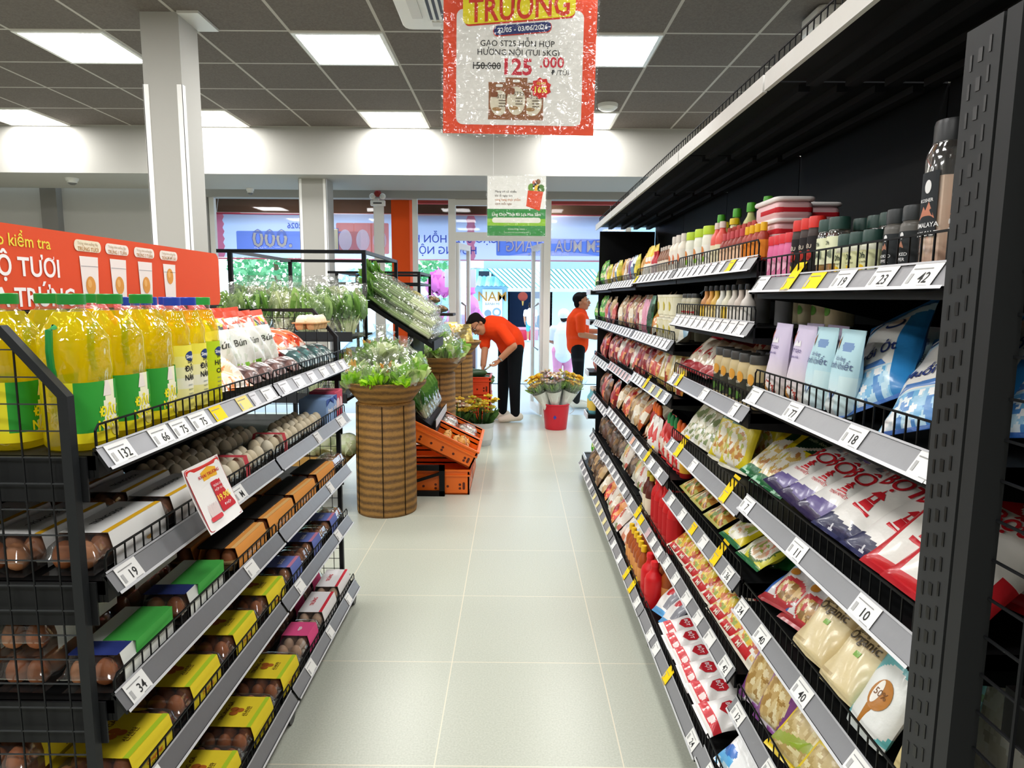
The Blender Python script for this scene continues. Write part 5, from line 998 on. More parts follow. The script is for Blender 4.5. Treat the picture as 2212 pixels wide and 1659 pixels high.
row(kt, 'R', [2.755, 2.84, 2.925, 3.01, 3.095], .70, D3, 'tall red ketchup bottle with red cap, {o} from the post side', 'bottle', 'tall red ketchup bottles', jit=.6)
row(kt, 'R', [2.74, 2.83, 2.92, 3.01], .785, D3, 'tall red ketchup bottle in the second rank, {o} from the post side', 'bottle', 'tall red ketchup bottles', jit=.6)
sj = bottle('soy_bottle', .032, .23, '5a1f14', 'c9b23a', 'e9d9c0', (.15, .5), .36, .44, .12, .6)
row(sj, 'R', [3.18, 3.26], .69, D3, 'dark soy sauce bottle, {o} past the red ketchup bottles', 'bottle', 'dark soy bottles', jit=.6)
yrb = sbag('sauce_bag', .11, .2, .05, ['f2d81c', 'e9c81c', 'f6e86a', 'd9a81c'], 95); orb = sbag('sauce_bag', .12, .19, .05, ['c9301f', 'e2502a', 'a8241c', 'f09a4a'], 96); wtb = sbag('dried_bag', .13, .18, .05, ['e9e4da', 'c9c0b0', 'f4f1ea', '9fae6a', 'd9a08a'], 97)
row([yrb, orb, wtb], 'R', [3.34, 3.44, 3.54], .70, D3 + .004, 'mixed sauce bag past the soy bottles, {o} from the post side', 'bag', 'mixed sauce bags', lean=30)
big_k = bottle('ketchup_bottle', .042, .205, 'd4161e', 'e2242a', None, neckr=.4, capr=.44, caph=.1, sh=.6, n=18)
row(big_k, 'R', [2.755, 2.85], .62, F3, 'large plain red sauce bottle on the bottom shelf, {o} from the post side', 'bottle', 'large red sauce bottles', jit=.5)
fs = bottle('fish_sauce_bottle', .028, .205, 'a8501c', 'f2c41c', 'e9a05a', (.2, .5), .34, .48, .14, .62)
row(fs, 'R', [2.94, 3.00, 3.06, 3.12, 3.18, 3.24], .608, F3, 'amber fish sauce bottle with yellow cap, {o} from the large red bottles', 'bottle', 'front rank of fish sauce bottles', jit=.6)
row(fs, 'R', [2.73, 2.80, 2.87, 2.94, 3.01, 3.08, 3.15, 3.22], .67, F3, 'amber fish sauce bottle with yellow cap in second rank, {o} from the post side', 'bottle', 'second rank of fish sauce bottles', jit=.6)
yt = sbag('noodle_bag', .14, .2, .05, ['f0e6b8', 'e9cf3a', 'f6f2de', 'd9b04a', 'c98a5a'], 98); pt = sbag('snack_bag', .15, .2, .05, ['f2e0d0', 'e9b89a', 'f6efe4', 'd98a6a', 'c9d2dc'], 99)
row([yt, pt, pt], 'R', [3.33, 3.44, 3.55], .60, F3 + .004, 'cream noodle bag past the fish sauce on the bottom shelf, {o} from the post', 'bag', 'cream noodle bags on the bottom shelf', lean=48)

# ------------------------------------------------------------------ fourth and fifth bays: bagged dry goods
def S3(n, pal, sd, w=.12, h=.17, t=.045, kind='pillow', top=None): return sbag(n, w, h, t, pal, sd, kind, top, 13)
sp = [S3('spice_bag', p, 110 + i, .09, .15, .04) for i, p in enumerate((['d9a03a', 'e9b44a', 'b97a2a', 'f0d9a8'], ['e2cf2c', 'd9d23a', 'f0e680', 'b9b02a'], ['5a7a9a', '2f4a6a', 'c9d6e2', 'dfe8f0'], ['c9443a', 'e2837a', 'f0d9d2', '8f2a2a'], ['7a4a8a', 'e9dcd2', 'c9a08a', 'f0e8e0'], ['f0e6da', 'd9c0a8', 'e9d4c0', 'c99a7a']))]
gn = [S3('green_bag', ['4fae2c', '3f8f24', '8fd05a', 'd9e89a', '2f7a24', 'e9dcae'], 120 + i, .12, .20, .055) for i in range(2)]
rdd = [S3('dried_bag', p, 130 + i, .132, .2, .06) for i, p in enumerate((['8f1c24', 'a82a30', '5a1018', 'c9584a', 'e0b08a'], ['a8242a', 'd9483a', '6a1a1c', 'e89a5a'], ['c92a2a', 'e2483a', '8f1c1c', 'f0a05a', 'd9cfc0']))]
brn = [S3('dried_bag', p, 140 + i, .132, .19, .06) for i, p in enumerate((['5a4430', '3a2a1c', '8a6a48', '2a1e14'], ['7a5a3a', 'a8835a', '4a3424', 'c9a878'], ['6a4a3a', '9a6a4a', '3f2a20', 'b98a6a']))]
lt = [S3('noodle_bag', p, 150 + i, .132, .2, .055) for i, p in enumerate((['e9dcc4', 'c9a878', 'f4eee0', 'b98a5a'], ['f0e8d4', 'd9a05a', 'e9c88a', 'c9602a'], ['e2d6ca', 'c96a5a', 'f2ece6', '8f9a6a'], ['d9d2b8', '9fae5a', 'f0ecd8', 'e0b06a']))]
def R4(ps, Y0, Y1, n, z, X, desc, cat, grp, lean=12): row(ps, 'R', [Y0 + (Y1 - Y0) * (i + .5) / n for i in range(n)], X, z + .004, desc, cat, grp, lean=lean, jit=3)
R4(sp, 3.61, 4.49, 9, 1.56, .69, 'hanging spice sachet on top shelf of the fourth bay, {o} from post side', 'sachet', 'spice sachets in the fourth bay', 5)
R4([lt[0], rdd[0], brn[1]], 3.61, 4.49, 7, 1.285, .70, 'dried food bag on second shelf of the fourth bay, {o} from post side', 'bag', 'second shelf bags of the fourth bay', 14)
R4([rdd[0], rdd[1], lt[2]], 3.61, 4.49, 6, 1.03, .71, 'red dried food bag on third shelf, fourth bay, {o} from post side', 'bag', 'third shelf bags of the fourth bay', 24)
R4([lt[1], lt[0], brn[1], rdd[2]], 3.61, 4.49, 6, .72, .71, 'dry noodle bag on fourth shelf, fourth bay, {o} from post side', 'bag', 'fourth shelf bags of the fourth bay', 26)
R4([lt[2], lt[3], brn[0]], 3.61, 4.49, 6, .375, .71, 'pale noodle bag on fifth shelf, fourth bay, {o} from post side', 'bag', 'fifth shelf bags of the fourth bay', 34)
R4([lt[2], rdd[2], lt[0]], 3.61, 4.49, 6, .13, .60, 'mixed noodle bag on bottom shelf, fourth bay, {o} from post side', 'bag', 'bottom shelf bags of the fourth bay', 42)
R4([sp[0], sp[5], sp[1]], 4.51, 5.1, 5, 1.555, .69, 'spice sachet on top shelf of the fifth bay, {o} from post side', 'sachet', 'spice sachets in the fifth bay', 5)
for i, (Y, z, w) in enumerate(((5.20, 1.559, 'top shelf at the doorway end'), (5.33, 1.559, 'top shelf, last at the doorway end'), (5.18, 1.289, 'second shelf near the doorway end'), (5.32, 1.289, 'second shelf, last at the doorway end'))):
    put(gn[i % 2], 'R', Y, .705, z, f'bright green leafy snack bag on the {w}', 'bag', 'green bags at the doorway end', lean=6)
R4([sp[3], brn[1], sp[4]], 4.51, 5.1, 5, 1.285, .69, 'small dried food bag on second shelf, fifth bay, {o} from post side', 'bag', 'second shelf bags of the fifth bay', 8)
R4([rdd[0], rdd[1]], 4.51, 5.38, 6, 1.0, .70, 'deep red dried fruit bag on third shelf, fifth bay, {o} from post side', 'bag', 'third shelf bags of the fifth bay', 14)
R4([rdd[1], rdd[2], brn[2]], 4.51, 5.38, 6, .68, .70, 'bright red dried fruit bag on fourth shelf, fifth bay, {o} from post side', 'bag', 'fourth shelf bags of the fifth bay', 14)
R4([brn[0], brn[2]], 4.51, 5.38, 5, .36, .71, 'dark brown mushroom bag on fifth shelf, fifth bay, {o} from post side', 'bag', 'fifth shelf bags of the fifth bay', 24)
R4([brn[1], brn[0]], 4.51, 5.2, 4, .13, .60, 'brown dried mushroom bag on bottom shelf, fifth bay, {o} from post side', 'bag', 'bottom shelf bags of the fifth bay', 30)
# little end shelves at the doorway end of the rack
u = empty('end_display', T((.9, 5.45, 0)), label='narrow end shelves at the doorway end of the dry-goods rack', cat='shelving')
obj('back_panel', MB().box(-.22, .22, -.035, -.015, .05, 2.0, '141517', 'metal'), u)
for z in (.12, .50, .86, 1.28, 1.53):
    s_ = obj('shelf', MB().box(-.28, .22, -.015, .22, z - .03, z, BLK, 'metal'), u); obj('price_rail', MB().box(-.292, -.282, -.01, .22, z - .035, z + .01, 'dfe4ee', 'rail').box(-.28, .22, .222, .23, z - .035, z + .01, 'b0b4ba', 'rail'), s_)
tb = simple_bottle('cleaner_bottle', .05, .22, '6fb6c4', 'e9d9c8', 'e9c85a', .5, .12)
for i, (x, y) in enumerate(((.68, 5.52), (.68, 5.63))): place(tb, T((x, y, .50)), ('pale teal bottle on the end display, closer to the rack', 'pale teal bottle on the end display, closer to the street')[i], 'bottle', 'teal bottles on the end display')
for i, z in enumerate((.12, 1.28, 1.53)):
    for j, y in enumerate((5.49, 5.60)): place(gn[j], T((.69, y, z + .004)) @ Rz(-90) @ Rx(-12), f'bright green bag on the end display, {("lowest", "second highest", "highest")[i]} shelf, {("rack", "street")[j]} side', 'bag', 'green bags on the end display')
for j, y in enumerate((5.49, 5.60)): place(rdd[j], T((.69, y, .865)) @ Rz(-90) @ Rx(-10), f'deep red bag on the end display, {("rack", "street")[j]} side', 'bag', 'red bags on the end display')

# ------------------------------------------------------------------ egg rack
L1, L2, L3, L4, L5 = 1.172, .925, .678, .432, .112
def oil(name, r, h, capr, cap, handle, label, texts, shoulder, leafy):
    z = lambda f: f * h
    pr = [(r * .9, 0, 'ffffff'), (r, z(.03), 'ffffff'), (r, z(.10), 'ffffff'), (r * .965, z(.13), 'ffffff'), (r, z(.16), 'ffffff'), (r, z(.42), 'ffffff'), (r * .955, z(.45), 'ffffff'), (r, z(.49), 'ffffff'), (r * .99, z(shoulder), 'ffffff'), (r * .80, z(shoulder + .08), 'ffffff'), (capr * 1.15, z(.885), 'ffffff')]
    kids = [P('oil_body', MB().lathe(pr, 20, 'oil', 3.0 if handle else 0)),
            P('bottle_neck', MB().lathe([(capr * 1.15, z(.885), 'ffffff'), (capr * .92, z(.90), 'ffffff'), (capr * .92, z(.935), 'ffffff')], 14, 'clear', cap=False)),
            P('cap', MB().lathe([(capr, z(.93), cap), (capr, z(.995), cap), (capr * .94, h, cap), (.001, h, cap)], 20, 'hard'))]
    b = MB(); z0, z1 = z(.05), z(.44 if handle else .60)
    def lc(u, v):
        if not leafy: return mix('f4e41c', 'f2f0e4', max(0, 1 - abs(v - .45) * 1.6)) if label == 'y' else mix('e9df1c', 'b9d81c', v)
        if v < .2: return 'f2e01c'
        if abs(u - .55) < .16 - .1 * v: return 'f4f1d0'
        return 'e9e02a' if (u > .72 and v < .75) or u < .12 else '2f9a34'
    sqv = 3.0 if handle else 0
    g = labelsurf(b, r, z0, z1, lc, (-pi / 2 - 1.5, -pi / 2 + 1.5), 30, .0012, 'paper', sqv)
    for tx in texts: b.text(tx[0], tx[3], lambda x, y: g(x + tx[1], y + tx[2], .001), tx[4], 'paper', .03, 0, r * 1.1)
    if not leafy:
        b.poly(ell(0, z1 - .028, .017, .013), lambda x, y: g(x, y, .0006), '1f3a7a', 'paper', 2); b.text('Simply', .012, lambda x, y: g(x, y + z1 - .028, .0016), 'ffffff', 'paper', .02)
        for q in range(4): b.text('extra', .008, lambda x, y: g(x - .004, y + z0 + .03 + q * .011, .001), '6a7a86', 'paper')
    else:
        b.poly([(-.012, z1 - .03), (.012, z1 - .03), (.008, z1 - .012), (.004, z1), (-.004, z1), (-.008, z1 - .012)], lambda x, y: g(x, y, .001), 'f1e6dc', 'paper', 2)
        b.poly(ell(.02, z0 + .016, .014, .012), lambda x, y: g(x, y, .001), 'e6d86a', 'paper', 2); b.poly([(.022, z0 + .045), (.040, z0 + .10), (.034, z0 + .05)], lambda x, y: g(x, y, .0016), '3f9a2c', 'paper', 2)
    kids.append(P('label', b))
    if handle: kids.append(P('handle', MB().tube([(-r * .80, r * .1, z(.79)), (-r * 1.06, r * .1, z(.77)), (-r * 1.12, r * .1, z(.64)), (-r * 1.09, r * .1, z(.54)), (-r * .98, r * .1, z(.48))], [.006, .0065, .0065, .0065, .006], '1f8a3f', 'hard', 8)))
    return P(name, None, *kids)
ob = oil('oil_bottle', .056, .300, .0245, '1f8a34', True, 'g', [('ĐẬU', .004, .072, .026, 'f6e81c'), ('NÀNH', .004, .046, .026, 'f6e81c')], .70, True)
o1l = oil('oil_bottle', .037, .293, .0195, '1f3fa8', False, 'y', [('DẦU', 0, .135, .010, '222222'), ('ĐẬU', 0, .118, .019, '222222'), ('NÀNH', 0, .096, .019, '222222')], .72, False)
o1g = oil('oil_bottle', .037, .293, .0195, '2a9a3f', False, 'h', [('DẦU', 0, .135, .009, '3a3a1c'), ('HẠT', 0, .118, .018, '3a3a1c'), ('CẢI', 0, .096, .018, '3a3a1c')], .72, False)
row(ob, 'L', [1.286, 1.412, 1.538], -.862, L1, 'large green-capped oil bottle in front rank, {o} from the wire end panel', 'oil bottle', 'large green-capped oil bottles', yaw=0, jit=1)
row(ob, 'L', [1.286, 1.412, 1.538], -.995, L1, 'large green-capped oil bottle in second rank, {o} from the wire end panel', 'oil bottle', 'large green-capped oil bottles', jit=1)
row(ob, 'L', [1.286, 1.412], -1.128, L1, 'large green-capped oil bottle in third rank, {o} from the wire end panel', 'oil bottle', 'large green-capped oil bottles', jit=1)
for i, (p_, Y, w) in enumerate(((o1l, 1.636, 'blue-capped, first past the large bottles'), (o1l, 1.716, 'blue-capped, second past the large bottles'), (o1g, 1.796, 'green-capped with lime label, beside the noodle bags'))):
    put(p_, 'L', Y, -.845, L1, f'slim oil bottle, {w}', 'oil bottle', 'slim oil bottles')
row(o1l, 'L', [1.61, 1.691, 1.772], -.93, L1, 'slim blue-capped oil bottle in second rank, {o} from the wire end panel', 'oil bottle', 'slim oil bottles', jit=.8)
# rice noodle bags
def bun(seed, green): return bag('noodle_bag', .145, .23, .075, ['eff0e8', ('n', 0, .05, 1, .75, ['f7f8f2', 'e4e8dc', 'f2f4ec', 'd9e0d0'], .6), ('r', 0, .80, 1, 1, 'e2502f'), ('n', 0, .74, 1, .9, ['e2604a', 'f0a08a', '3a4440', 'f4f1ec', 'c9d23a'], .6), ('n', .1, .02, .9, .22, green, .8)], 'pillow', seed, [('Bún', .5, .52, .032, '3a3a34', .005)], nu=20, nv=26, crimp=.08, wr=.005)
bz = [bun(170, ['8ad03a', '6fc02c', 'e9f0e0']), bun(171, ['eef0e8', 'dfe4d8']), bun(172, ['8ad03a', 'b9e07a', 'f0f2ea'])]
row(bz, 'L', [1.90, 2.03, 2.16, 2.29, 2.42], -.90, L1 + .012, 'bag of white rice noodles in front rank, {o} from the oil bottles', 'bag', 'front rank of rice noodle bags', lean=16, jit=2, sh=-18)
row(bz, 'L', [1.88, 2.02, 2.16, 2.30, 2.44], -1.02, L1 + .02, 'bag of white rice noodles in second rank, {o} from the oil bottles', 'bag', 'second rank of rice noodle bags', lean=12, jit=2, sh=-10)
rt = bag('noodle_bag', .145, .25, .07, ['d8323a', ('r', 0, .0, 1, .55, 'f0d9cf'), ('n', 0, .5, 1, 1, ['e0484c', 'c2242c', 'f0b0a8', 'f6e2dc'], .5), ('n', .3, .62, .5, .8, ['3a3f3c', 'd8323a'], .8)], 'pillow', 175, nu=16, nv=20, wr=.006)
row(rt, 'L', [1.90, 2.05, 2.20, 2.35, 2.52], -1.16, L1 + .03, 'red-topped noodle bag in the rear rank, {o} from the oil bottles', 'bag', 'rear rank of red-topped noodle bags', lean=10, jit=3)
cs_ = bag('vegetable_bag', .13, .15, .05, ['eadfce', ('n', 0, 0, 1, 1, ['f0a060', 'e9843a', 'f4ede0', 'f6f1e8', 'f3c9a0'], .75)], 'pillow', 178, nu=18, nv=18, wr=.006)
row(cs_, 'L', [1.845, 1.95], -.815, L1 + .006, 'crinkled bag of orange carrot strips, {o} from the oil bottles', 'bag', 'carrot strip bags', lean=60, roll=8)
ra = bag('bean_bag', .1, .1, .05, ['6a4a44', ('n', 0, 0, 1, 1, ['8a6a62', '4a2f2c', 'c9b6ae', 'e9e2dc'], .7)], 'pillow', 179, nu=12, nv=12, parts=False)
row(ra, 'L', [2.09, 2.21, 2.33, 2.45], -.81, L1 + .002, 'small clear bag of brown beans at the wire fence, {o} from the oil bottles', 'bag', 'small bean bags', lean=64)
ora = bag('sausage_bag', .16, .2, .06, ['f0673a', ('n', 0, 0, 1, .8, ['f47a4a', 'e2502a', 'f6c0a0', 'f8e9e0', 'c23a2c'], .7), ('r', 0, 0, 1, .2, '8f2f34')], 'pillow', 181, nu=16, nv=18, wr=.006)
row(ora, 'L', [2.60, 2.75, 2.89], -.90, L1 + .008, 'orange and clear food bag, {o} past the rice noodle bags', 'bag', 'orange food bags', lean=50, jit=3)
row(ora, 'L', [2.66, 2.82], -1.05, L1 + .03, 'orange and clear food bag in second rank, {o} past the noodle bags', 'bag', 'orange food bags', lean=52, jit=3)
dk = bag('herb_bag', .12, .12, .045, ['2f4a4a', ('n', 0, 0, 1, 1, ['3f6a68', '24383a', 'c9d6d2', '8a2f38'], .5)], 'pillow', 182, nu=12, nv=12, parts=False)
row(dk, 'L', [2.60, 2.72, 2.84, 2.95], -.815, L1 + .004, 'dark small herb bag at the fence, {o} past the bean bags', 'bag', 'dark herb bags', lean=58)

# eggs and egg cartons
eggm = {}
def eggmesh(c):
    if c not in eggm:
        m = MB(); pr = []
        for i in range(9):
            th = pi * i / 8; r = .0215 * math.sin(th) * (1 + .10 * math.cos(th)); pr.append((max(r, .0004), .028 - .0285 * math.cos(th), c))
        eggm[c] = m.lathe(pr, 10, 'egg', cap=False).mesh('egg')
    return eggm[c]
class K(P):
    def __init__(s, name, me, M, *k, **kw): super().__init__(name, me, *k, **kw); s.M = M
_pl = place
def place(p, M, label, cat, group=None):
    o = obj(p.name, p.me, None, M) if p.me else empty(p.name, M)
    props(o, label, cat, group)
    def kids(pp, par):
        for k in pp.kids:
            c = obj(k.name, k.me, par, getattr(k, 'M', None))
            if k.label: c['label'] = k.label
            kids(k, c)
    kids(p, o)
    return o
def carton(nx, ny, eggc, sleeve=None, tray='film', tcol='e9e2d6', texts=(), part=1.0, lid=True, colour2=None, vis=None):
    # long side along local X, front at -Y; eggs stand in rows; sleeve = (colour, x0, x1 as fractions)
    s = .0475; W_2, D_2 = nx * s / 2, ny * s / 2; kids = []
    t = MB()
    if tray == 'film':
        t.surf(lambda u, v: ((2 * u - 1) * (W_2 + .004) , -D_2 - .003 + .0 * v, .002 + .03 * v), nx * 2, 1, WHT, 'clear'); t.quad((-W_2 - .004, D_2 + .003, .002), (W_2 + .004, D_2 + .003, .002), (W_2 + .004, -D_2 - .003, .002), (-W_2 - .004, -D_2 - .003, .002), WHT, 'clear')
        t.box(-W_2 - .008, W_2 + .008, -D_2 - .008, D_2 + .008, .031, .0335, WHT, 'clear')
    else:
        for i in range(nx):
            for j in range(ny): t.lathe([(.017, 0, tcol), (.0225, .012, tcol), (.0235, .03, tcol)], 10, tray, 2.8, center=(-W_2 + s * (i + .5), -D_2 + s * (j + .5), 0))
        t.box(-W_2 - .006, W_2 + .006, -D_2 - .006, D_2 + .006, .026, .031, tcol, tray)
    kids.append(P('carton_tray', t))
    for i in range(nx):
        for j in range(ny):
            if vis and not vis(i, j): continue
            kids.append(K('egg', eggmesh(rnd.choice(eggc)), T((-W_2 + s * (i + .5), -D_2 + s * (j + .5), .006)) @ Rx(rnd.uniform(-6, 6)) @ Ry(rnd.uniform(-6, 6))))
    if lid:
        l = MB()
        def lf(u, v):
            a = 2 * u - 1; b = 2 * v - 1; q = (max(0, 1 - abs(a) ** 8)) ** .35 * (max(0, 1 - abs(b) ** 5)) ** .4
            return (a * (W_2 + .007), b * (D_2 + .007), .033 + .033 * q + .0015 * math.cos(a * nx * pi) * q)
        l.surf(lf, nx * 4, ny * 4, WHT, 'clear'); kids.append(P('clear_lid', l))
    if sleeve:
        c, x0, x1 = sleeve[:3]; xa, xb = -W_2 + 2 * W_2 * x0, -W_2 + 2 * W_2 * x1; g = .0105; b = MB()
        pr = [(-D_2 - g, -.001), (-D_2 - g, .036), (-D_2 - .002, .0685), (D_2 + .002, .0685), (D_2 + g, .036), (D_2 + g, -.001)]
        for k in range(5):
            b.quad((xa, *pr[k]), (xb, *pr[k]), (xb, *pr[k + 1]), (xa, *pr[k + 1]), c, 'paper'); e_ = .0006
        top = lambda x, y: ((xa + xb) / 2 + x, y, .0695); fro = lambda x, y: ((xa + xb) / 2 + x, -D_2 - g - .0008 + max(0, (y - .036)) / .0325 * (g - .002), y)
        Lw = xb - xa
        for tx in texts:
            b.text(tx[0], tx[4], (lambda x, y: top(x + tx[2], y + tx[3])) if tx[1] == 't' else (lambda x, y: fro(x + tx[2], y + tx[3])), tx[5], 'paper', .02, 0, Lw * .8)
        if colour2: b.quad((xa, -D_2 - .001, .0695), (xb, -D_2 - .001, .0695), (xb, -D_2 + .012, .0695), (xa, -D_2 + .012, .0695), colour2, 'paper')
        if len(sleeve) > 3:
            for (ex, ey) in ((-.012, .008), (.008, .012), (.004, -.006)): b.poly(ell(ex + Lw * .0, ey, .010, .013), lambda x, y: (lambda q: (q[0], q[1], q[2] + .0004))(top(x, y)), 'b9641c', 'paper', 1)
        kids.append(P('sleeve', b))
    return P('egg_carton', None, *kids)
BR = ['a8623a', 'b0704a', '9a5a34', 'b87a52']; PL = ['eadfc6', 'e6d8ba', 'f0e6d0', 'e2d2b2']; PK = ['d9b49a', 'e0c0a8', 'd2a88c']
ye = carton(5, 3, BR, ('f2d92c', .2, .84, 1), texts=[('TRỨNG GÀ', 't', .0, .035, .018, '6a4a12'), ('신선란', 't', -.0, -.03, .018, '6a4a12'), ('Omega egg', 'f', 0, .022, .013, 'd9621c'), ('신선란', 'f', 0, .008, .011, '6a5a1c')], colour2='b9d82a')
gr = carton(5, 2, BR, ('e9ece6', .12, .98), texts=[('L&A', 't', -.075, 0, .022, 'e9c81c')], colour2='4fb04a')
gb_ = MB(); gb_.box(-.10, -.045, -.05, .05, .0692, .0700, '26357a', 'paper'); gb_.box(-.042, .112, -.056, .012, .0692, .0698, '46b04a', 'paper'); gb_.box(-.042, .112, -.0585, -.056, .038, .0698, '46b04a', 'paper')
gr.kids = tuple(gr.kids) + (P('label_strip', gb_, label='green and navy strip'),)
wh = carton(6, 2, BR, ('f0efec', .18, .9), texts=[('TRỨNG SẠCH', 't', 0, .012, .018, '4a4a4a'), ('eggs', 'f', .03, .015, .013, 'f0b01c')], colour2='f2b81c')
pl = carton(6, 3, PL, None, lid=False); pl2 = carton(6, 2, PL, ('c9404a', .3, .40), lid=False)
kr = carton(5, 2, BR, ('f0a04a', .03, .97), 'kraft', 'b99a6a', texts=[('TRỨNG GÀ TA', 'f', 0, .022, .016, 'fbeedd'), ('free range', 't', 0, -.015, .014, 'fbe0bd')], lid=False, colour2='f6c27a')
krc = MB(); krc.rbox(-.122, .122, -.02, .058, .0695, .074, .01, '2a2622', 'paper')
kr.kids = tuple(kr.kids) + (P('dark_cover', krc),)
bn_ = carton(5, 2, BR, None, lid=True); mxp = carton(5, 2, BR, ('6a7ac0', .05, .5), texts=[('EGGS', 't', 0, 0, .02, 'f0f0f6')], colour2='d98aa8'); rp = carton(5, 2, PK, ('f2eeee', .1, .9), texts=[('TRỨNG', 't', 0, .012, .022, 'd8283a')], colour2='d8283a')
rp2 = carton(5, 2, PK, ('e9508a', .35, .8), texts=[('eggs', 't', 0, 0, .018, 'ffffff')])
def ec(p, Y, d, z, lab, grp, yaw=0): put(p, 'L', Y, -d, z, lab, 'egg carton', grp, yaw=yaw + rnd.uniform(-2, 2))
for i, Y in enumerate((1.355, 1.60)): ec(wh, Y + .01, .865, L2 + .002, f'white-sleeved brown egg carton on the second shelf, {ORD[i]} from the end panel', 'white-sleeved egg cartons')
for i, Y in enumerate((1.355, 1.64)): ec(wh, Y, .99, L2 + .002, f'white-sleeved brown egg carton in the second rank, {ORD[i]} from the end panel', 'white-sleeved egg cartons')
for i, Y in enumerate((1.355, 1.64)): ec(wh, Y, 1.115, L2 + .002, f'white-sleeved brown egg carton in the third rank, {ORD[i]} from the end panel', 'white-sleeved egg cartons')
for i, Y in enumerate((1.935, 2.265, 2.57)): ec(pl2 if i != 2 else pl, Y + .02, .848 if i != 2 else .87, L2 + .004, f'pale egg carton on the second shelf, {ORD[i]} past the price card', 'pale egg cartons')
for i, Y in enumerate((1.95, 2.27)): ec(pl, Y + .02, 1.02, L2 + .002, f'pale egg carton in second rank, {ORD[i]} past the price card', 'pale egg cartons')
ybx = P('biscuit_box', MB().rbox(-.05, .05, -.06, .06, 0, .11, .006, '8fb0e0', 'paper').text('fresh', .03, lambda x, y: (x, -.0608, y + .06), 'ffffff', bold=.02).poly([(-.05, .08), (.0, .11), (.05, .08), (.05, .11), (-.05, .11)], lambda x, y: (x, -.0608, y), '3f5fb0', rings=1))
row(ybx, 'L', [2.79, 2.865], -.85, L2 + .002, 'blue carton box on the second shelf, {o} past the pale egg cartons', 'box', 'blue boxes on the second shelf')
pkb = P('biscuit_box', MB().rbox(-.04, .04, -.06, .06, 0, .12, .006, 'd8506a', 'paper').poly(ell(0, .06, .025, .03), lambda x, y: (x, -.0608, y), 'f4d9dc', rings=1))
row(pkb, 'L', [2.94, 2.99], -.85, L2 + .002, 'rose-red box at the far end of the second shelf, {o} past the blue boxes', 'box', 'rose boxes')
for i, Y in enumerate((1.345, 1.62)): ec(gr, Y, .85, L3 + .002, f'brown egg carton with green strip, {ORD[i]} from the end panel', 'green-strip egg cartons')
for j, dd in enumerate((.96, 1.07)):
    for i, Y in enumerate((1.345, 1.62)):
        for k in range(2): ec(gr if k else bn_, Y, dd + .02, L3 + .002 + .077 * k, f'brown egg carton, {("lower", "upper")[k]} one in the {("second", "third")[j]} rank, {ORD[i]} from the end panel', 'stacked brown egg cartons')
for i, Y in enumerate((1.93, 2.19, 2.45)): ec(kr, Y, .85, L3 + .002, f'pulp egg carton with orange sleeve, {ORD[i]} past the green-strip cartons', 'orange-sleeved pulp egg cartons')
for i, Y in enumerate((1.93, 2.19, 2.45)): ec(kr, Y, .975, L3 + .002, f'pulp egg carton with orange sleeve in second rank, {ORD[i]} from the end', 'orange-sleeved pulp egg cartons')
for i, Y in enumerate((2.71, 2.90)): ec(kr if i == 0 else bn_, Y + .02, .85, L3 + .002, f'egg carton at the far end of the third shelf, {ORD[i]} past the orange sleeves', 'far egg cartons on the third shelf')
ys = [1.345, 1.60, 1.855, 2.11]
for i, Y in enumerate(ys): ec(ye, Y, .875, L4 + .002, f'yellow-sleeved egg carton in front on the fourth shelf, {ORD[i]} from the end panel', 'yellow-sleeved egg cartons, fourth shelf')
for i, Y in enumerate(ys[:3]): ec(ye, Y, 1.05, L4 + .002, f'yellow-sleeved egg carton behind on the fourth shelf, {ORD[i]} from the end panel', 'yellow-sleeved egg cartons, fourth shelf')
for i, Y in enumerate(ys[:2]): ec(ye, Y - .03, 1.04, L4 + .074, f'yellow-sleeved egg carton stacked on another, fourth shelf, {ORD[i]} from the end panel', 'yellow-sleeved egg cartons, fourth shelf')
for i, Y in enumerate((2.37, 2.62, 2.87)): ec(mxp, Y, .85, L4 + .002, f'egg carton with violet and pink band, {ORD[i]} past the yellow sleeves', 'violet-banded egg cartons')
for i, Y in enumerate((2.37, 2.62, 2.87)): ec(bn_, Y, .965, L4 + .002, f'plain clear egg carton behind the violet-banded ones, {ORD[i]} from the near side', 'plain egg cartons, fourth shelf')
for i, Y in enumerate((1.395, 1.65, 1.905, 2.16)): ec(ye, Y, .856, L5 + .002, f'yellow-sleeved egg carton on the bottom shelf, {ORD[i]} from the end panel', 'yellow-sleeved egg cartons, bottom shelf')
for i, Y in enumerate((1.395, 1.65, 1.905, 2.16)): ec(ye, Y, 1.035, L5 + .002, f'yellow-sleeved egg carton behind on the bottom shelf, {ORD[i]} from the end panel', 'yellow-sleeved egg cartons, bottom shelf')
for i, (p_, Y, w) in enumerate(((rp2, 2.41, 'pink band'), (rp, 2.66, 'white sleeve, red edge'), (rp, 2.90, 'white sleeve, red edge, last one'))):
    ec(p_, Y, .832, L5 + .002, f'pinkish egg carton on the bottom shelf with {w}', 'pinkish egg cartons'); ec(bn_ if i == 0 else rp2, Y, .965, L5 + .002, f'egg carton behind the pinkish one, bottom shelf, {ORD[i]} from the near side', 'rear egg cartons, bottom shelf')
# egg tray and pale carton on top of the far end
tr = carton(4, 2, PL, None, 'kraft', 'cfa878', lid=False)
put(tr, 'L', 2.90, -.89, L1 + .155, 'pulp egg tray lying on the orange food bags at the far end', 'egg tray', None)
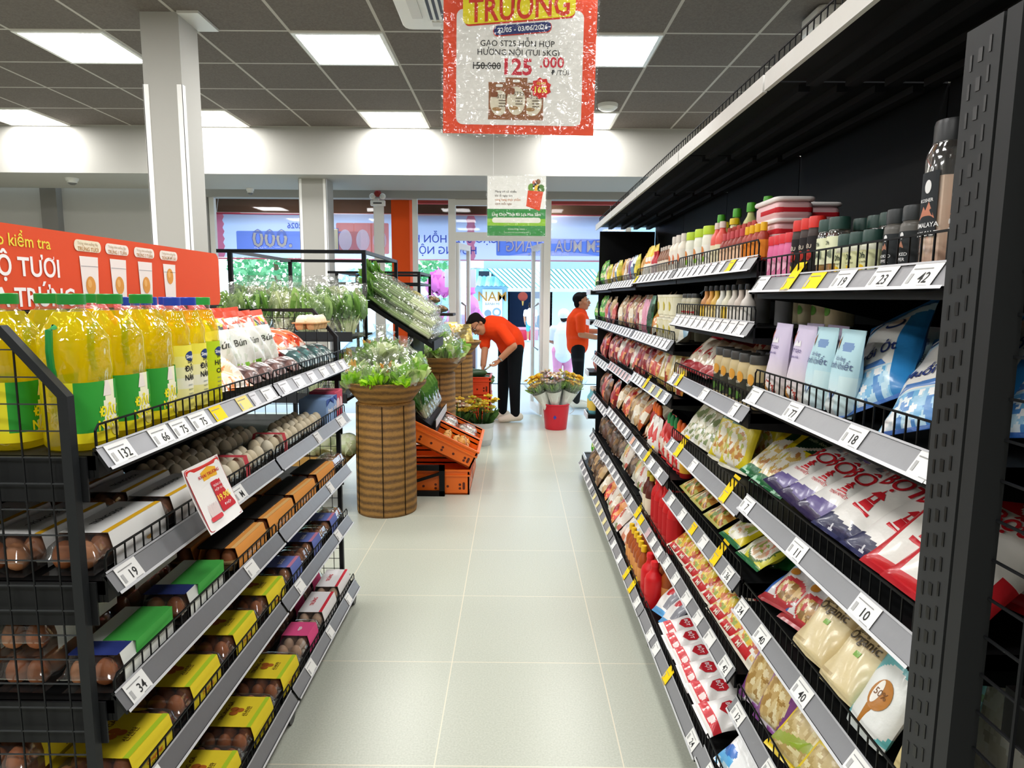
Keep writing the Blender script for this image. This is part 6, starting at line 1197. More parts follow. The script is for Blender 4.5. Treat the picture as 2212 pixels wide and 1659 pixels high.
# ------------------------------------------------------------------ produce corner
def stand(label, x0, x1, y0, y1, zt, bars, M=None):
    u = empty('produce_stand', T((x0, y0, 0)), label=label, cat='display stand')
    for x in (x0, x1):
        for y in (y0, y1): obj('post', MB().box(x - x0 - .014, x - x0 + .014, y - y0 - .014, y - y0 + .014, 0, zt, BLK, 'metal'), u)
    for z in bars:
        b = MB()
        for y in (y0, y1): b.box(-.09, x1 - x0 + .012, y - y0 - .012, y - y0 + .012, z - .024, z, BLK, 'metal')
        for x in (x0, x1): b.box(x - x0 - .012, x - x0 + .012, .01, y1 - y0, z - .024, z, '55575a', 'metal')
        obj('top_rail', b, u)
    return u
s1 = stand('black produce stand with open top frame behind the wicker pedestals', -2.0, -1.06, 4.70, 5.95, 1.79, (1.79,))
def rel(u, n, m, **k):
    m.v = [(a - u.location.x, b - u.location.y, c - u.location.z) for a, b, c in m.v]; return obj(n, m, u, **k)
rel(s1, 'tray', MB().box(-2.14, -1.075, 4.38, 5.0, 1.185, 1.20, BLK, 'metal').box(-2.14, -1.075, 4.365, 4.38, 1.17, 1.235, '2c2d30', 'metal'))
rel(s1, 'tray', MB().box(-2.14, -1.10, 4.30, 5.0, .78, .80, BLK, 'metal').box(-2.14, -1.10, 4.285, 4.30, .77, .83, '2c2d30', 'metal'))
rel(s1, 'tray', MB().box(-2.14, -1.12, 4.25, 5.0, .36, .38, '8a6a3a', 'kraft').box(-2.14, -1.12, 4.235, 4.25, .33, .42, 'a98248', 'kraft'))
def slope(xa, za, xb, zb, y0, y1, t=.02): return MB().add([(xa, y0, za), (xb, y0, zb), (xb, y1, zb), (xa, y1, za), (xa, y0, za - t), (xb, y0, zb - t), (xb, y1, zb - t), (xa, y1, za - t)], [(0, 1, 2, 3), (7, 6, 5, 4), (0, 4, 5, 1), (1, 5, 6, 2), (2, 6, 7, 3), (3, 7, 4, 0)], BLK, 'metal')
rel(s1, 'sloping_tray', slope(-1.08, 1.44, -.60, 1.13, 4.80, 5.42, .035).box(-.60, -.585, 4.80, 5.42, 1.08, 1.15, BLK, 'metal').box(-.78, -.74, 4.82, 5.40, .98, 1.22, BLK, 'metal'))
rel(s1, 'price_holder', MB().add([(-.60, 4.80, 1.20), (-.52, 5.42, 1.20), (-.55, 5.42, 1.28), (-.63, 4.80, 1.28)], [(0, 1, 2, 3)], WHT, 'film').tube([(-.615, 4.80, 1.20), (-.535, 5.42, 1.20), (-.565, 5.42, 1.285), (-.645, 4.80, 1.285), (-.615, 4.80, 1.20)], .004, 'f0f2f2', 'clear'))
rel(s1, 'sloping_tray', slope(-1.05, .82, -.60, .50, 4.86, 5.6, .05).box(-.60, -.585, 4.86, 5.6, .45, .55, BLK, 'metal'))
rel(s1, 'price_rail', MB().box(-.583, -.578, 4.86, 5.6, .50, .56, 'dfe3ea', 'rail'))
s2 = stand('farther black produce stand with a double top frame beside the orange pillar', -1.80, -.97, 6.75, 7.6, 1.72, (1.72, 1.61))
rel(s2, 'tray', MB().box(-1.85, -.98, 6.65, 7.5, 1.36, 1.38, BLK, 'metal').box(-1.85, -.98, 6.63, 6.65, 1.35, 1.42, '2c2d30', 'metal'))
rel(s2, 'tray', MB().box(-1.85, -.98, 6.65, 7.5, .88, .90, BLK, 'metal'))
rel(s2, 'side_shelf', MB().box(-.96, -.60, 6.45, 6.75, 1.285, 1.31, '231c1a', 'metal').box(-.90, -.875, 6.6, 6.625, 0, 1.29, '2a1f1c', 'metal').box(-.83, -.805, 6.6, 6.625, 0, 1.29, '2a1f1c', 'metal'))

# vegetables in film
def leafstrip(m, base, dirv, L, wd, cols, bend=.4, sg=4, seed=0):
    rr = random.Random(seed); d = Vector(dirv).normalized(); sd = d.cross(Vector((rr.uniform(-1, 1), rr.uniform(-1, 1), .3))).normalized(); up = sd.cross(d); b = Vector(base); vs = []; cs = []
    for i in range(sg + 1):
        t = i / sg; p = b + d * L * t + up * bend * L * t * t * .5; wv = wd * (math.sin(pi * min(1, t * .85 + .12)) ** .8) * rr.uniform(.85, 1.15)
        vs += [tuple(p - sd * wv + up * wd * .3), tuple(p), tuple(p + sd * wv + up * wd * .3)]
    fs = []
    for i in range(sg):
        for k in range(2): fs.append((i * 3 + k, i * 3 + k + 1, i * 3 + k + 4, i * 3 + k + 3)); cs.append(mix(cols[0], cols[1], (i + rr.random()) / sg))
    m.add(vs, fs, cs, 'leaf')
def filmbag(w, h, t, seed, open_top=False, wr=.009):
    S = bagsurf(w, h, t, 'stand' if open_top else 'pillow', seed, .05, wr); m = MB()
    m.surf(lambda u, v: S(u, v, 1), 10, 12, WHT, 'wrap'); m.surf(lambda u, v: S(1 - u, v, -1), 8, 10, WHT, 'wrap'); return m
def greens(seed, w=.15, h=.30, t=.10, n=36, stem='dfe6b8', lc=('5f8f2c', 'a9cf6a'), stems=True, flare=.5):
    rr = random.Random(seed); m = MB()
    for i in range(n):
        x = rr.gauss(0, w * .2); y = rr.gauss(0, t * .18); hb = h * rr.uniform(.30, .5); tx, ty = x * 1.6 + rr.gauss(0, w * .1), y * 1.5
        tx = max(-w * .42, min(w * .42, tx)); ty = max(-t * .4, min(t * .4, ty))
        if stems: m.tube([(x * .6, y * .5, .012), (x, y, hb * .6), (tx, ty, hb)], [.006, .004, .003], stem, 'leaf', 5, [stem, mix(stem, lc[1], .5)])
        leafstrip(m, (tx, ty, hb * .8), (rr.gauss(0, .35) * flare - tx * 2, rr.gauss(0, .3) * flare, 1), h * rr.uniform(.35, .52), w * rr.uniform(.16, .30), (mix(lc[0], lc[1], rr.random() * .5), lc[1]), rr.uniform(-.5, .5), 4, seed * 100 + i)
    m.ball((0, 0, h * .62), w * .36, lambda fs: [mix(lc[0], lc[1], rr.random()) for _ in fs], 'leaf', 12, 9, (1, .6, 1.25), .10, seed)
    m.ball((0, 0, h * .28), w * .24, lambda fs: [mix(stem, lc[1], rr.random() * .5) for _ in fs], 'leaf', 10, 8, (1, .6, 1.6), .08, seed)
    p = P('bagged_greens', None, P('leaves', m), P('film_bag', filmbag(w * 1.15, h * 1.05, t * 1.15, seed, True)), t=t)
    return p
G = [greens(200, lc=('4f7f2a', 'a5c76a')), greens(201, lc=('567f3a', 'b4cf86'), stem='e9e6c8'), greens(202, w=.16, lc=('42702c', '93bb5e'), n=30), greens(203, lc=('7f9a4a', 'd9dfae'), stem='f0ebcb', n=30)]
xs = [-2.02 + .148 * i for i in range(7)]
for i, x in enumerate(xs): place(G[i % 4], T((x, 4.50 + rnd.uniform(-.02, .02), 1.203)) @ Rz(rnd.uniform(-12, 12)) @ Rx(-13) @ Ry(rnd.uniform(-5, 5)) @ Matrix.Scale(1.18, 4), f'film bag of leafy greens on the upper produce tray, {ORD[6 - i]} from the front post', 'bagged greens', 'front rank of bagged greens')
for i, x in enumerate(xs[:-1]): place(G[(i + 2) % 4], T((x + .07, 4.69, 1.21)) @ Rz(rnd.uniform(-12, 12)) @ Rx(-10) @ Matrix.Scale(1.3, 4), f'film bag of leafy greens in the rear rank, {ORD[5 - i]} from the front post', 'bagged greens', 'rear rank of bagged greens')
for i in range(5): place(G[(i + 1) % 4], T((-1.86 + .168 * i, 4.44, .806)) @ Rz(rnd.uniform(-12, 12)) @ Rx(-16), f'film bag of leafy greens on the lower produce tray, {ORD[4 - i]} from the front post', 'bagged greens', 'lower bagged greens')
cab = MB().ball((0, 0, .075), .085, lambda fs: [mix('eef0dc', 'd3dfae', rnd.random()) for _ in fs], 'leaf', 14, 9, (1, 1, .88), .05, 4)
for i in range(6): leafstrip(cab, (.03 * math.cos(i), .03 * math.sin(i), .02), (math.cos(i * 1.05), math.sin(i * 1.05), .9), .13, .05, ('cfdca8', 'eef0d6'), 1.2, 4, i)
cb = P('white_cabbage', cab)
for i in range(5): place(cb, T((-1.88 + .185 * i, 4.42, .392)) @ Rz(i * 50), f'pale white cabbage on the lowest produce tray, {ORD[4 - i]} from the pedestal', 'cabbage', 'white cabbages')
# celery bundles sloping down towards the aisle
def bundle(seed):
    rr = random.Random(seed); m = MB(); L = .54
    for i in range(15):
        y = rr.uniform(-.05, .05); z = .012 + rr.uniform(0, .055) * (1 - abs(y) / .06); r = rr.uniform(.009, .014)
        c0, c1 = mix('3f6a24', '6f9a3a', rr.random()), mix('d9e6ae', 'f0f2d8', rr.random())
        m.tube([(-L * .5, y * 1.3, z + .012), (-L * .2, y, z), (L * .15, y * .9, z), (L * .46, y * .6, z)], [r * .7, r, r * 1.15, r * 1.2], c1, 'leaf', 6, [mix(c0, c1, .25), mix(c0, c1, .6), c1])
    for i in range(14): leafstrip(m, (-L * .45, rr.uniform(-.05, .05), rr.uniform(.02, .06)), (-1, rr.gauss(0, .5), rr.gauss(.2, .4)), rr.uniform(.08, .16), .025, ('3a6a24', '7fae4a'), .3, 4, seed * 9 + i)
    f = MB().lathe([(.04, -L * .5 - .02, WHT), (.075, -L * .3, WHT), (.068, L * .3, WHT), (.05, L * .5, WHT), (.01, L * .52, WHT)], 12, 'wrap', cap=False)
    f.v = [(z, x * 1.05, max(.001, y * .75 + .045)) for x, y, z in f.v]
    return P('celery_bundle', None, P('stalks', m), P('film_sleeve', f))
CB = [bundle(300), bundle(301)]
for i, y in enumerate((4.84, 4.97, 5.10, 5.23, 5.36)): place(CB[i % 2], T((-.84, y, 1.293)) @ Ry(32.9) , f'film-sleeved celery bundle on the sloping tray, {ORD[i]} from the front', 'celery', 'celery bundles')
for i, y in enumerate((4.86, 5.00, 5.14, 5.28)): place(CB[(i + 1) % 2], T((-.825, y, 1.37)) @ Ry(32.9) @ Rz(4 - 3 * i), f'celery bundle in the second layer, {ORD[i]} from the front', 'celery', 'celery bundles')
for i, y in enumerate((4.89, 5.04, 5.2)): place(CB[i % 2], T((-.85, y, 1.45)) @ Ry(31) @ Rz(-3 + 3 * i), f'celery bundle in the top layer, {ORD[i]} from the front', 'celery', 'celery bundles')
# wicker pedestals
def pedestal(r, zb, rb, zt, seams):
    a = MB().lathe([(r * .98, 0, '000000'), (r, .02, '000000'), (r * 1.0, zb * .5, '000000'), (r * .97, zb - .01, '000000'), (r * .9, zb, '000000')], 36, 'wicker')
    for an in seams: a.tube([(r * 1.0 * math.cos(an), r * 1.0 * math.sin(an), .01), (r * 1.001 * math.cos(an), r * 1.001 * math.sin(an), zb * .5), (r * .975 * math.cos(an), r * .975 * math.sin(an), zb - .012)], .0035, '1e1406', 'cloth', 4)
    b = MB().lathe([(r * .86, zb, '0'*6), (r * .98, zb + .03, '0'*6), (rb * .9, zt - .045, '0'*6), (rb, zt - .02, '0'*6), (rb * 1.02, zt, '0'*6), (rb * .96, zt + .004, '0'*6), (rb * .82, zt - .05, '0'*6), (.01, zt - .07, '0'*6)], 36, 'wicker', cap=False)
    return P('wicker_pedestal', None, P('column', a), P('bowl', b))
pd = pedestal(.205, .765, .275, .905, (-1.50, -.75, -2.5))
place(pd, T((-.877, 4.45, 0)), 'round woven wicker pedestal with shallow bowl nearest the egg rack', 'pedestal')
pd2 = pedestal(.17, .80, .26, .94, (-1.3,))
place(pd2, T((-.70, 5.93, 0)), 'woven wicker pedestal behind the celery, piled with lettuce bags', 'pedestal')
pd3 = pedestal(.17, .88, .25, 1.02, (-1.2,))
place(pd3, T((-.60, 6.85, 0)), 'woven wicker pedestal farthest down the aisle, with brown dry goods', 'pedestal')
def lettuce(seed, r=.085, film_=True, cols=('7fb83a', 'c9e08a'), core='e6eccb', tag=None):
    rr = random.Random(seed); m = MB().ball((0, 0, r * .8), r * .62, core, 'leaf', 10, 7, (1, 1, 1.1), .08, seed)
    for i in range(46):
        a = rr.uniform(0, 2 * pi); e = rr.uniform(-.1, 1.3)
        leafstrip(m, (r * .2 * math.cos(a), r * .2 * math.sin(a), r * .35), (math.cos(a) * math.cos(e), math.sin(a) * math.cos(e), math.sin(e) + .25), r * rr.uniform(1.0, 1.45), r * rr.uniform(.30, .55), (mix(core, cols[1], .6), cols[0] if rr.random() < .5 else cols[1]), rr.uniform(.2, 1.2), 5, seed * 77 + i)
    if tag:
        for i in range(5): leafstrip(m, (rr.uniform(-.5, .3) * r, -r * .8, r * rr.uniform(.8, 1.3)), (rr.uniform(-1, 1), -.2, .6), r * .5, r * .12, (tag, 'f2c46a'), .2, 3, seed + i)
    if not film_: return P('lettuce', m)
    f = MB().lathe([(r * .9, .002, WHT), (r * 1.18, r * .4, WHT), (r * 1.2, r * 1.1, WHT), (r * .85, r * 1.75, WHT), (r * .3, r * 2.15, WHT), (r * .5, r * 2.55, WHT)], 14, 'wrap', cap=False)
    rr = random.Random(seed + 5); f.v = [(x * rr.uniform(.92, 1.08), y * rr.uniform(.92, 1.08), z) for x, y, z in f.v]
    return P('bagged_lettuce', None, P('leaves', m), P('film_bag', f))
LT = [lettuce(310), lettuce(311, tag='e9a03a'), lettuce(312, cols=('8ac04a', 'd9e8a8')), lettuce(313, tag='e98f2c', cols=('86b048', 'dfe9b8'))]
frl = lettuce(320, .07, False, ('8fd016', 'b4e62a'), 'a9d83a')
def inbowl(cx, cyy, z, items, what, land, grp):
    for i, (p, dx, dy, dz, s, rx, ry) in enumerate(items):
        place(p, T((cx + dx, cyy + dy, z + dz)) @ Rz(i * 67) @ Rx(rx) @ Ry(ry) @ Matrix.Scale(s, 4), f'{what}, {ORD[i]} round {land}', 'lettuce', grp)
inbowl(-.877, 4.45, .862, [(LT[1], -.15, -.11, 0, 1.25, -12, -10), (LT[3], -.01, -.15, .01, 1.2, -10, 0), (LT[0], .14, -.11, 0, 1.35, -8, 12), (LT[2], .16, .08, .02, 1.35, 5, 10), (LT[3], -.03, .05, .13, 1.35, 0, 0), (LT[1], -.17, .07, .05, 1.45, 0, -10), (LT[0], .06, .17, .04, 1.35, 12, 6), (LT[2], -.08, .18, .08, 1.4, 12, -4)], 'film bag of pale lettuce', 'the wicker bowl by the egg rack', 'bagged lettuces on the first pedestal')
inbowl(-.877, 4.45, .88, [(frl, -.17, -.17, .0, .9, -20, 0), (frl, .0, -.215, .0, 1.05, -20, 0), (frl, .15, -.19, -.005, .8, -20, 0), (frl, -.06, -.20, -.005, .75, -20, 0)], 'bright yellow-green frilly lettuce at the rim', 'the first wicker bowl', 'frilly lettuces at the bowl rim')
inbowl(-.70, 5.93, .895, [(LT[0], .10, -.13, 0, 1.3, -10, 10), (LT[2], -.08, -.12, 0, 1.3, -8, -6), (LT[0], .13, .07, .02, 1.3, 5, 14), (LT[2], .0, .0, .13, 1.35, 0, 4), (LT[0], -.12, .08, .03, 1.3, 6, -10)], 'film bag of green lettuce', 'the wicker bowl behind the celery', 'bagged lettuces on the second pedestal')
drb = sbag('dry_goods_bag', .17, .22, .07, ['b9a04a', '8f7a34', 'd9c46a', 'e9dca0', '6a5a2c'], 330); crn = sbag('dry_goods_bag', .16, .2, .07, ['f0c02c', 'e9a81c', 'f6dc7a', 'd9901c', 'f4efe0'], 331)
for i, (p, dx, dy, dz) in enumerate(((drb, .06, -.11, 0), (crn, -.11, -.12, 0), (drb, .10, .05, .03), (crn, -.02, .02, .07))): place(p, T((-.60 + dx, 6.85 + dy, .965 + dz)) @ Rz(i * 11) @ Rx(-30), f'{"brown" if p is drb else "yellow"} dry goods bag on the farthest pedestal, {"front" if i < 2 else "rear"} one', 'bag', 'bags on the farthest pedestal')
# leeks on the second sloping tray
lk = greens(340, .17, .36, .10, 30, 'e9eed2', ('2f6a2c', '7fb04a'))
for i, y in enumerate((4.93, 5.08, 5.23, 5.38, 5.53)): place(lk, T((-.66, y, .555)) @ Rz(90 + rnd.uniform(-8, 8)) @ Rx(-22), f'tall film bag of spring greens above the orange crates, {ORD[i]} from the front', 'bagged greens', 'spring greens above the crates')
for i, y in enumerate((4.98, 5.13, 5.28, 5.43)): place(lk, T((-.84, y, .695)) @ Rz(90 + rnd.uniform(-8, 8)) @ Rx(-16), f'tall film bag of spring greens in the upper rank, {ORD[i]} from the front', 'bagged greens', 'spring greens above the crates')
# bananas
bnn = MB()
for i in range(9):
    a = -1.0 + .25 * i; bnn.tube([(0, 0, .10), (.04 * math.cos(a), -.05 - .01 * math.sin(a), .085), (.09 * math.cos(a), -.085, .045), (.11 * math.cos(a), -.085, -.01)], [.006, .014, .016, .006], 'c9b81c', 'leaf', 7, ['8fa02c', 'd9c42a', 'b9a01c'])
bn = P('banana_bunch', None, P('bananas', bnn), P('stem', MB().tube([(0, 0, .09), (0, .02, .14)], [.014, .008], '6a6a24', 'leaf', 6)))
for i, x in enumerate((-1.42, -1.24, -1.07)): place(bn, T((x, 6.72, 1.40)) @ Rz(i * 15 - 10) @ Matrix.Scale(1.3, 4), f'yellow-green banana bunch on the farther stand, {ORD[2 - i]} from its aisle post', 'bananas', 'banana bunches')
mb_ = P('mushroom_box', None, P('contents', MB().ball((0, 0, .04), .06, lambda fs: [mix('4a3524', 'a8835a', rnd.random()) for _ in fs], 'kraft', 12, 8, (1, 1, .6), .12, 7)), P('clear_box', MB().rbox(-.075, .075, -.075, .075, 0, .085, .015, WHT, 'clear')))
for i, (x, y, z) in enumerate(((-.88, 6.55, 1.312), (-.72, 6.55, 1.312), (-.80, 6.56, 1.40))): place(mb_, T((x, y, z)), ('clear box of brown mushrooms on the dark side shelf, inner one', 'clear box of brown mushrooms on the dark side shelf, aisle one', 'clear box of brown mushrooms stacked on two others')[i], 'mushroom box', 'mushroom boxes')
# orange crates
def crate(L, Wd, H, c='f0701c'):
    m = MB(); t = .012
    for a in ((-L, -L + t, 0, Wd), (-t, 0, 0, Wd), (-L, 0, 0, t), (-L, 0, Wd - t, Wd)): m.box(a[0], a[1], a[2], a[3], 0, H, c)
    f = MB().box(-L, 0, 0, Wd, 0, .012, c)
    r = MB()
    for z in (H - .012, H - .05):
        r.box(-L - .01, .01, -.01, .012, z, z + .012, c); r.box(-L - .01, .01, Wd - .012, Wd + .01, z, z + .012, c); r.box(-L - .01, -L + .012, .0, Wd, z, z + .012, c); r.box(-.012, .01, .0, Wd, z, z + .012, c)
    h = m
    for k in range(6):
        x = -.07 - k * (L - .1) / 5.5
        for z in ((H * .25, H * .40) if k % 2 == 0 else (H * .33,)): h.poly(ell(x, z, .010, .010, 10), lambda a, b: (a, -.0012, b), '5a1a06', 'hard', 1)
    h.poly(rrect(-.05, H * .2, -.032, H * .5, .008), lambda a, b: (a, -.0014, b), '5a1a06', 'hard', 1)
    for k in range(3): h.poly(ell(.0 + Wd * (.25 + .25 * k), H * .45, .03, .009, 12), lambda a, b: (.0013, a, b), '5a1a06', 'hard', 1)
    return P('plastic_crate', None, P('walls', m), P('floor_panel', f), P('rim', r))
ck = crate(.60, .40, .19); ck2 = crate(.60, .40, .145)
place(ck, T((-.33, 4.80, .002)), 'orange plastic crate on the floor beside the wicker pedestal', 'crate', 'orange crates by the pedestal')
place(ck, T((-.33, 5.23, .002)), 'orange plastic crate on the floor, second from the pedestal', 'crate', 'orange crates by the pedestal')
CT = [T((-.325, y, .085 + .115)) @ Ry(26) for y in (4.80, 5.23)]
for M_, l in zip(CT, ('tilted orange crate of onions on top, closest to the pedestal', 'tilted orange crate of bagged garlic on top, second from the pedestal')): place(ck2, M_, l, 'crate', 'orange crates by the pedestal')
place(P('crate_stand', None, P('front_frame', MB().box(-.76, -.51, -.012, .012, .195, .235, '141414', 'metal').box(-.76, -.51, -.012, .012, 0, .04, '141414', 'metal').box(-.55, -.51, -.012, .012, 0, .235, '141414', 'metal').box(-.80, -.76, -.012, .012, 0, .235, '141414', 'metal')), P('brace', MB().tube([(-.76, .0, .10), (-.52, .0, .18)], .014, '141414', 'metal'))), T((0, 4.765, 0)), 'low black steel frame in front of the orange crates', 'stand')
on = P('onion', MB().lathe([(.004, 0, 'd9b078'), (.028, .012, 'd98a34'), (.036, .032, 'e09a44'), (.026, .054, 'e6a85a'), (.006, .066, 'c9a06a'), (.003, .078, 'b9905a')], 12, 'hard'))
i = 0
for r_, (x, ys) in enumerate(((-.10, (.07, .15, .24, .33)), (-.18, (.06, .14, .22, .30)), (-.26, (.1, .18, .27, .34)), (-.14, (.1, .2)))):
    for j, y in enumerate(ys):
        place(on, CT[0] @ T((x, y, .055 + (.045 if r_ == 3 else 0))) @ Rx(rnd.uniform(-30, 30)), f'golden onion in the tilted orange crate, {ORD[j]} from the front in {("lowest", "middle", "upper", "top")[r_]} row', 'onion', 'golden onions in the crate'); i += 1
ga = MB()
for k in range(14): ga.ball((rnd.uniform(-.06, .06), rnd.uniform(-.04, .04), .025 + rnd.uniform(0, .05)), .022, mix('f6f0e2', 'e6dcc8', rnd.random()), 'paper', 8, 6, (1, 1, .9))
gar = P('garlic_bag', None, P('garlic', ga), P('film_bag', MB().ball((0, 0, .05), .085, WHT, 'film', 12, 8, (1.1, .85, .8), .06, 3)))
for i, (x, y) in enumerate(((-.12, .10), (-.12, .29), (-.30, .11), (-.30, .29))): place(gar, CT[1] @ T((x, y, .04)), f'film bag of white garlic in the second tilted crate, {("low front", "low rear", "high front", "high rear")[i]} one', 'garlic bag', 'garlic bags in the crate')
# flower pots by the door, far crate with squash
def flowers(cols, seed, n=24, r=.11, z0=.17, leafc=('24401c', '4a7030')):
    rr = random.Random(seed); m = MB(); f = MB()
    for i in range(n):
        a = rr.uniform(0, 2 * pi); q = r * math.sqrt(rr.random()); z = z0 + rr.uniform(.08, .2)
        m.tube([(q * .4 * math.cos(a), q * .4 * math.sin(a), z0 - .03), (q * math.cos(a), q * math.sin(a), z)], .002, '3f6a2c', 'leaf')
        leafstrip(m, (q * .6 * math.cos(a), q * .6 * math.sin(a), z0), (math.cos(a), math.sin(a), 1.2), .13, .022, leafc, .4, 3, seed + i)
        c = rr.choice(cols); k = 7; rad = rr.uniform(.026, .042)
        f.add([(q * math.cos(a), q * math.sin(a), z - .004)] + [(q * math.cos(a) + rad * math.cos(2 * pi * j / k) , q * math.sin(a) + rad * math.sin(2 * pi * j / k), z + .008 * (j % 2)) for j in range(k)], [(0, 1 + j, 1 + (j + 1) % k) for j in range(k)], [mix(c, 'ffffff', .15 * (j % 2)) for j in range(k)], 'leaf')
        f.ball((q * math.cos(a), q * math.sin(a), z + .002), rad * .45, mix(c, 'c98a1c', .4), 'leaf', 6, 4)
    return m, f
pot = lambda c, s: (lambda mf: P('potted_flowers', None, P('foil_pot', MB().lathe([(.065, 0, 'c9ccce'), (.085, .05, 'd9dcdc'), (.088, .14, 'c2c6c8'), (.098, .18, 'e2e4e4'), (.085, .15, 'b0b4b6')], 14, 'metal', cap=False)), P('foliage', mf[0]), P('blossoms', mf[1])))(flowers(c, s))
PT = [pot(['e2c81c', 'c9b81c', '8f9a2c'], 350), pot(['e9dcc0', 'e9c94a', 'c9a0c0'], 351)]
for i, (x, y) in enumerate(((-.84, 6.50), (-.58, 6.48), (-.32, 6.50))): place(PT[i % 2], T((x, y, .0)) @ Matrix.Scale(1.3, 4), f'foil-wrapped flower pot on the floor, {("wall side", "middle", "aisle side")[i]} of the three before the far pedestal', 'potted flowers', 'flower pots by the doorway')
ckf = crate(.5, .42, .20, 'ea4a22')
place(ckf, T((-.26, 6.98 + .14, .002)), 'red-orange crate on the floor below the squash', 'crate', 'far crates')
place(ckf, T((-.26, 6.98 + .14, .205)), 'red-orange crate stacked second under the squash', 'crate', 'far crates')
place(ckf, T((-.26, 6.98 + .14, .408)), 'red-orange crate on top of the stack, full of squash', 'crate', 'far crates')
sq = P('green_squash', MB().lathe([(.008, -.14, '4a5f34'), (.035, -.12, '3f5a34'), (.045, -.04, '2f4a2c'), (.042, .06, '37532f'), (.03, .12, '5a7044'), (.006, .145, '7a8a5a')], 12, 'hard'))
for i, (x, y, z) in enumerate(((-.36, .10, .55), (-.36, .20, .55), (-.36, .30, .55), (-.58, .12, .55), (-.58, .26, .55), (-.44, .16, .63), (-.46, .26, .63))): place(sq, T((x, 7.12 + y, z)) @ Rz(rnd.uniform(-20, 20)) @ Ry(90 + rnd.uniform(-8, 8)), f'dark green squash in the top red-orange crate, {ORD[i]} of the pile', 'squash', 'squash in the far crate')
# red bucket of flower bouquets
bk = P('bucket', None, P('pail', MB().lathe([(.118, 0, 'c3142a'), (.123, .01, 'cc1a2e'), (.15, .275, 'cc1a2e'), (.158, .28, 'd42438'), (.158, .295, 'd42438'), (.146, .293, 'a81222'), (.118, .03, '8f0e1c'), (.001, .03, '8f0e1c')], 28, 'hard', cap=False).poly([(-.02, .15), (0, .175), (.02, .15), (0, .125)], lambda x, z: (x - .02, -.1385, z), '3a3f9a', rings=1)),
       P('bail', MB().tube([(.155, 0, .27)] + [(.155 + .05 * math.sin(pi * k / 8), 0, .27 - .10 * k / 8) for k in range(1, 9)], .004, 'c9c9cc')), P('water_fill', MB().lathe([(.13, .12, '5a6a5a'), (.001, .12, '5a6a5a')], 20, 'hard', cap=False)))
place(bk, T((.475, 7.36, 0)), 'red plastic bucket holding flower bouquets by the doorway', 'bucket')
def bouquet(cols, seed):
    m, f = flowers(cols, seed, 34, .105, .33, ('4a7a3a', '9fbf6a'))
    for i in range(8): a = i * .8; m.tube([(.02 * math.cos(a), .02 * math.sin(a), .0), (.06 * math.cos(a), .06 * math.sin(a), .35)], .004, '5f8a3f', 'leaf')
    w_ = MB().lathe([(.025, .02, WHT), (.05, .18, WHT), (.10, .36, WHT), (.145, .50, WHT)], 14, 'wrap', cap=False)
    rr = random.Random(seed); w_.v = [(x, y, z + rr.uniform(-.02, .02)) for x, y, z in w_.v]
    p_ = MB().lathe([(.03, .06, 'eef0ea'), (.055, .2, 'eef0ea'), (.09, .33, 'f4f4f0')], 12, 'cloth', cap=False)
    return P('bouquet', None, P('foliage', m), P('blossoms', f), P('film_wrap', w_), P('paper_wrap', p_))
BQ = [bouquet(['f2cf1e', 'f0b81c', 'f6e04a'], 360), bouquet(['f4d6da', 'e9e6d0', 'c9a8c0', 'f6efe6'], 361), bouquet(['c9d83a', 'e2e04a', 'f2e86a'], 362)]
for i, (p_, dx, dy, a, b, w) in enumerate(((BQ[0], -.075, -.03, 10, -24, 'deep yellow blossoms leaning to the doorway'), (BQ[1], 0, -.06, 12, -6, 'pale pink blossoms in the middle'), (BQ[0], .07, -.01, 8, 18, 'deep yellow blossoms next to the rack'), (BQ[2], .04, .06, -8, 10, 'lime green blossoms at the back'), (BQ[1], -.05, .06, -8, -12, 'pale blossoms at the back'))):
    place(p_, T((.475 + dx * .7, 7.36 + dy * .7, .13)) @ Rx(a) @ Ry(b), f'wrapped bouquet in the red bucket, {w}', 'bouquet', 'bouquets in the red bucket')
# ------------------------------------------------------------------ people
def remesh(mb, voxel, col, mat, it=6):
    me = MB.mesh(mb, 'form', False); ob = bpy.data.objects.new('form', me); COL.objects.link(ob)
    md = ob.modifiers.new('r', 'REMESH'); md.mode = 'VOXEL'; md.voxel_size = voxel
    sm = ob.modifiers.new('s', 'SMOOTH'); sm.iterations = it; sm.factor = .5
    out = bpy.data.meshes.new_from_object(ob.evaluated_get(bpy.context.evaluated_depsgraph_get()))
    bpy.data.objects.remove(ob); bpy.data.meshes.remove(me)
    out.materials.clear(); out.materials.append(MATS[mat])
    at = out.color_attributes.new('Print', 'FLOAT_COLOR', 'CORNER'); at.data.foreach_set('color', list(lin(col)) * len(at.data))
    out.polygons.foreach_set('use_smooth', [True] * len(out.polygons)); out.update()
    return out
def limb(m, pts, rs, n=12):
    for p, r in zip(pts, rs): m.ball(p, r, 'ffffff', 'skin', n, 8)
    for i in range(len(pts) - 1):
        a, b = Vector(pts[i]), Vector(pts[i + 1]); m.tube([tuple(a), tuple(b)], [rs[i], rs[i + 1]], 'ffffff', 'skin', n)
    return m
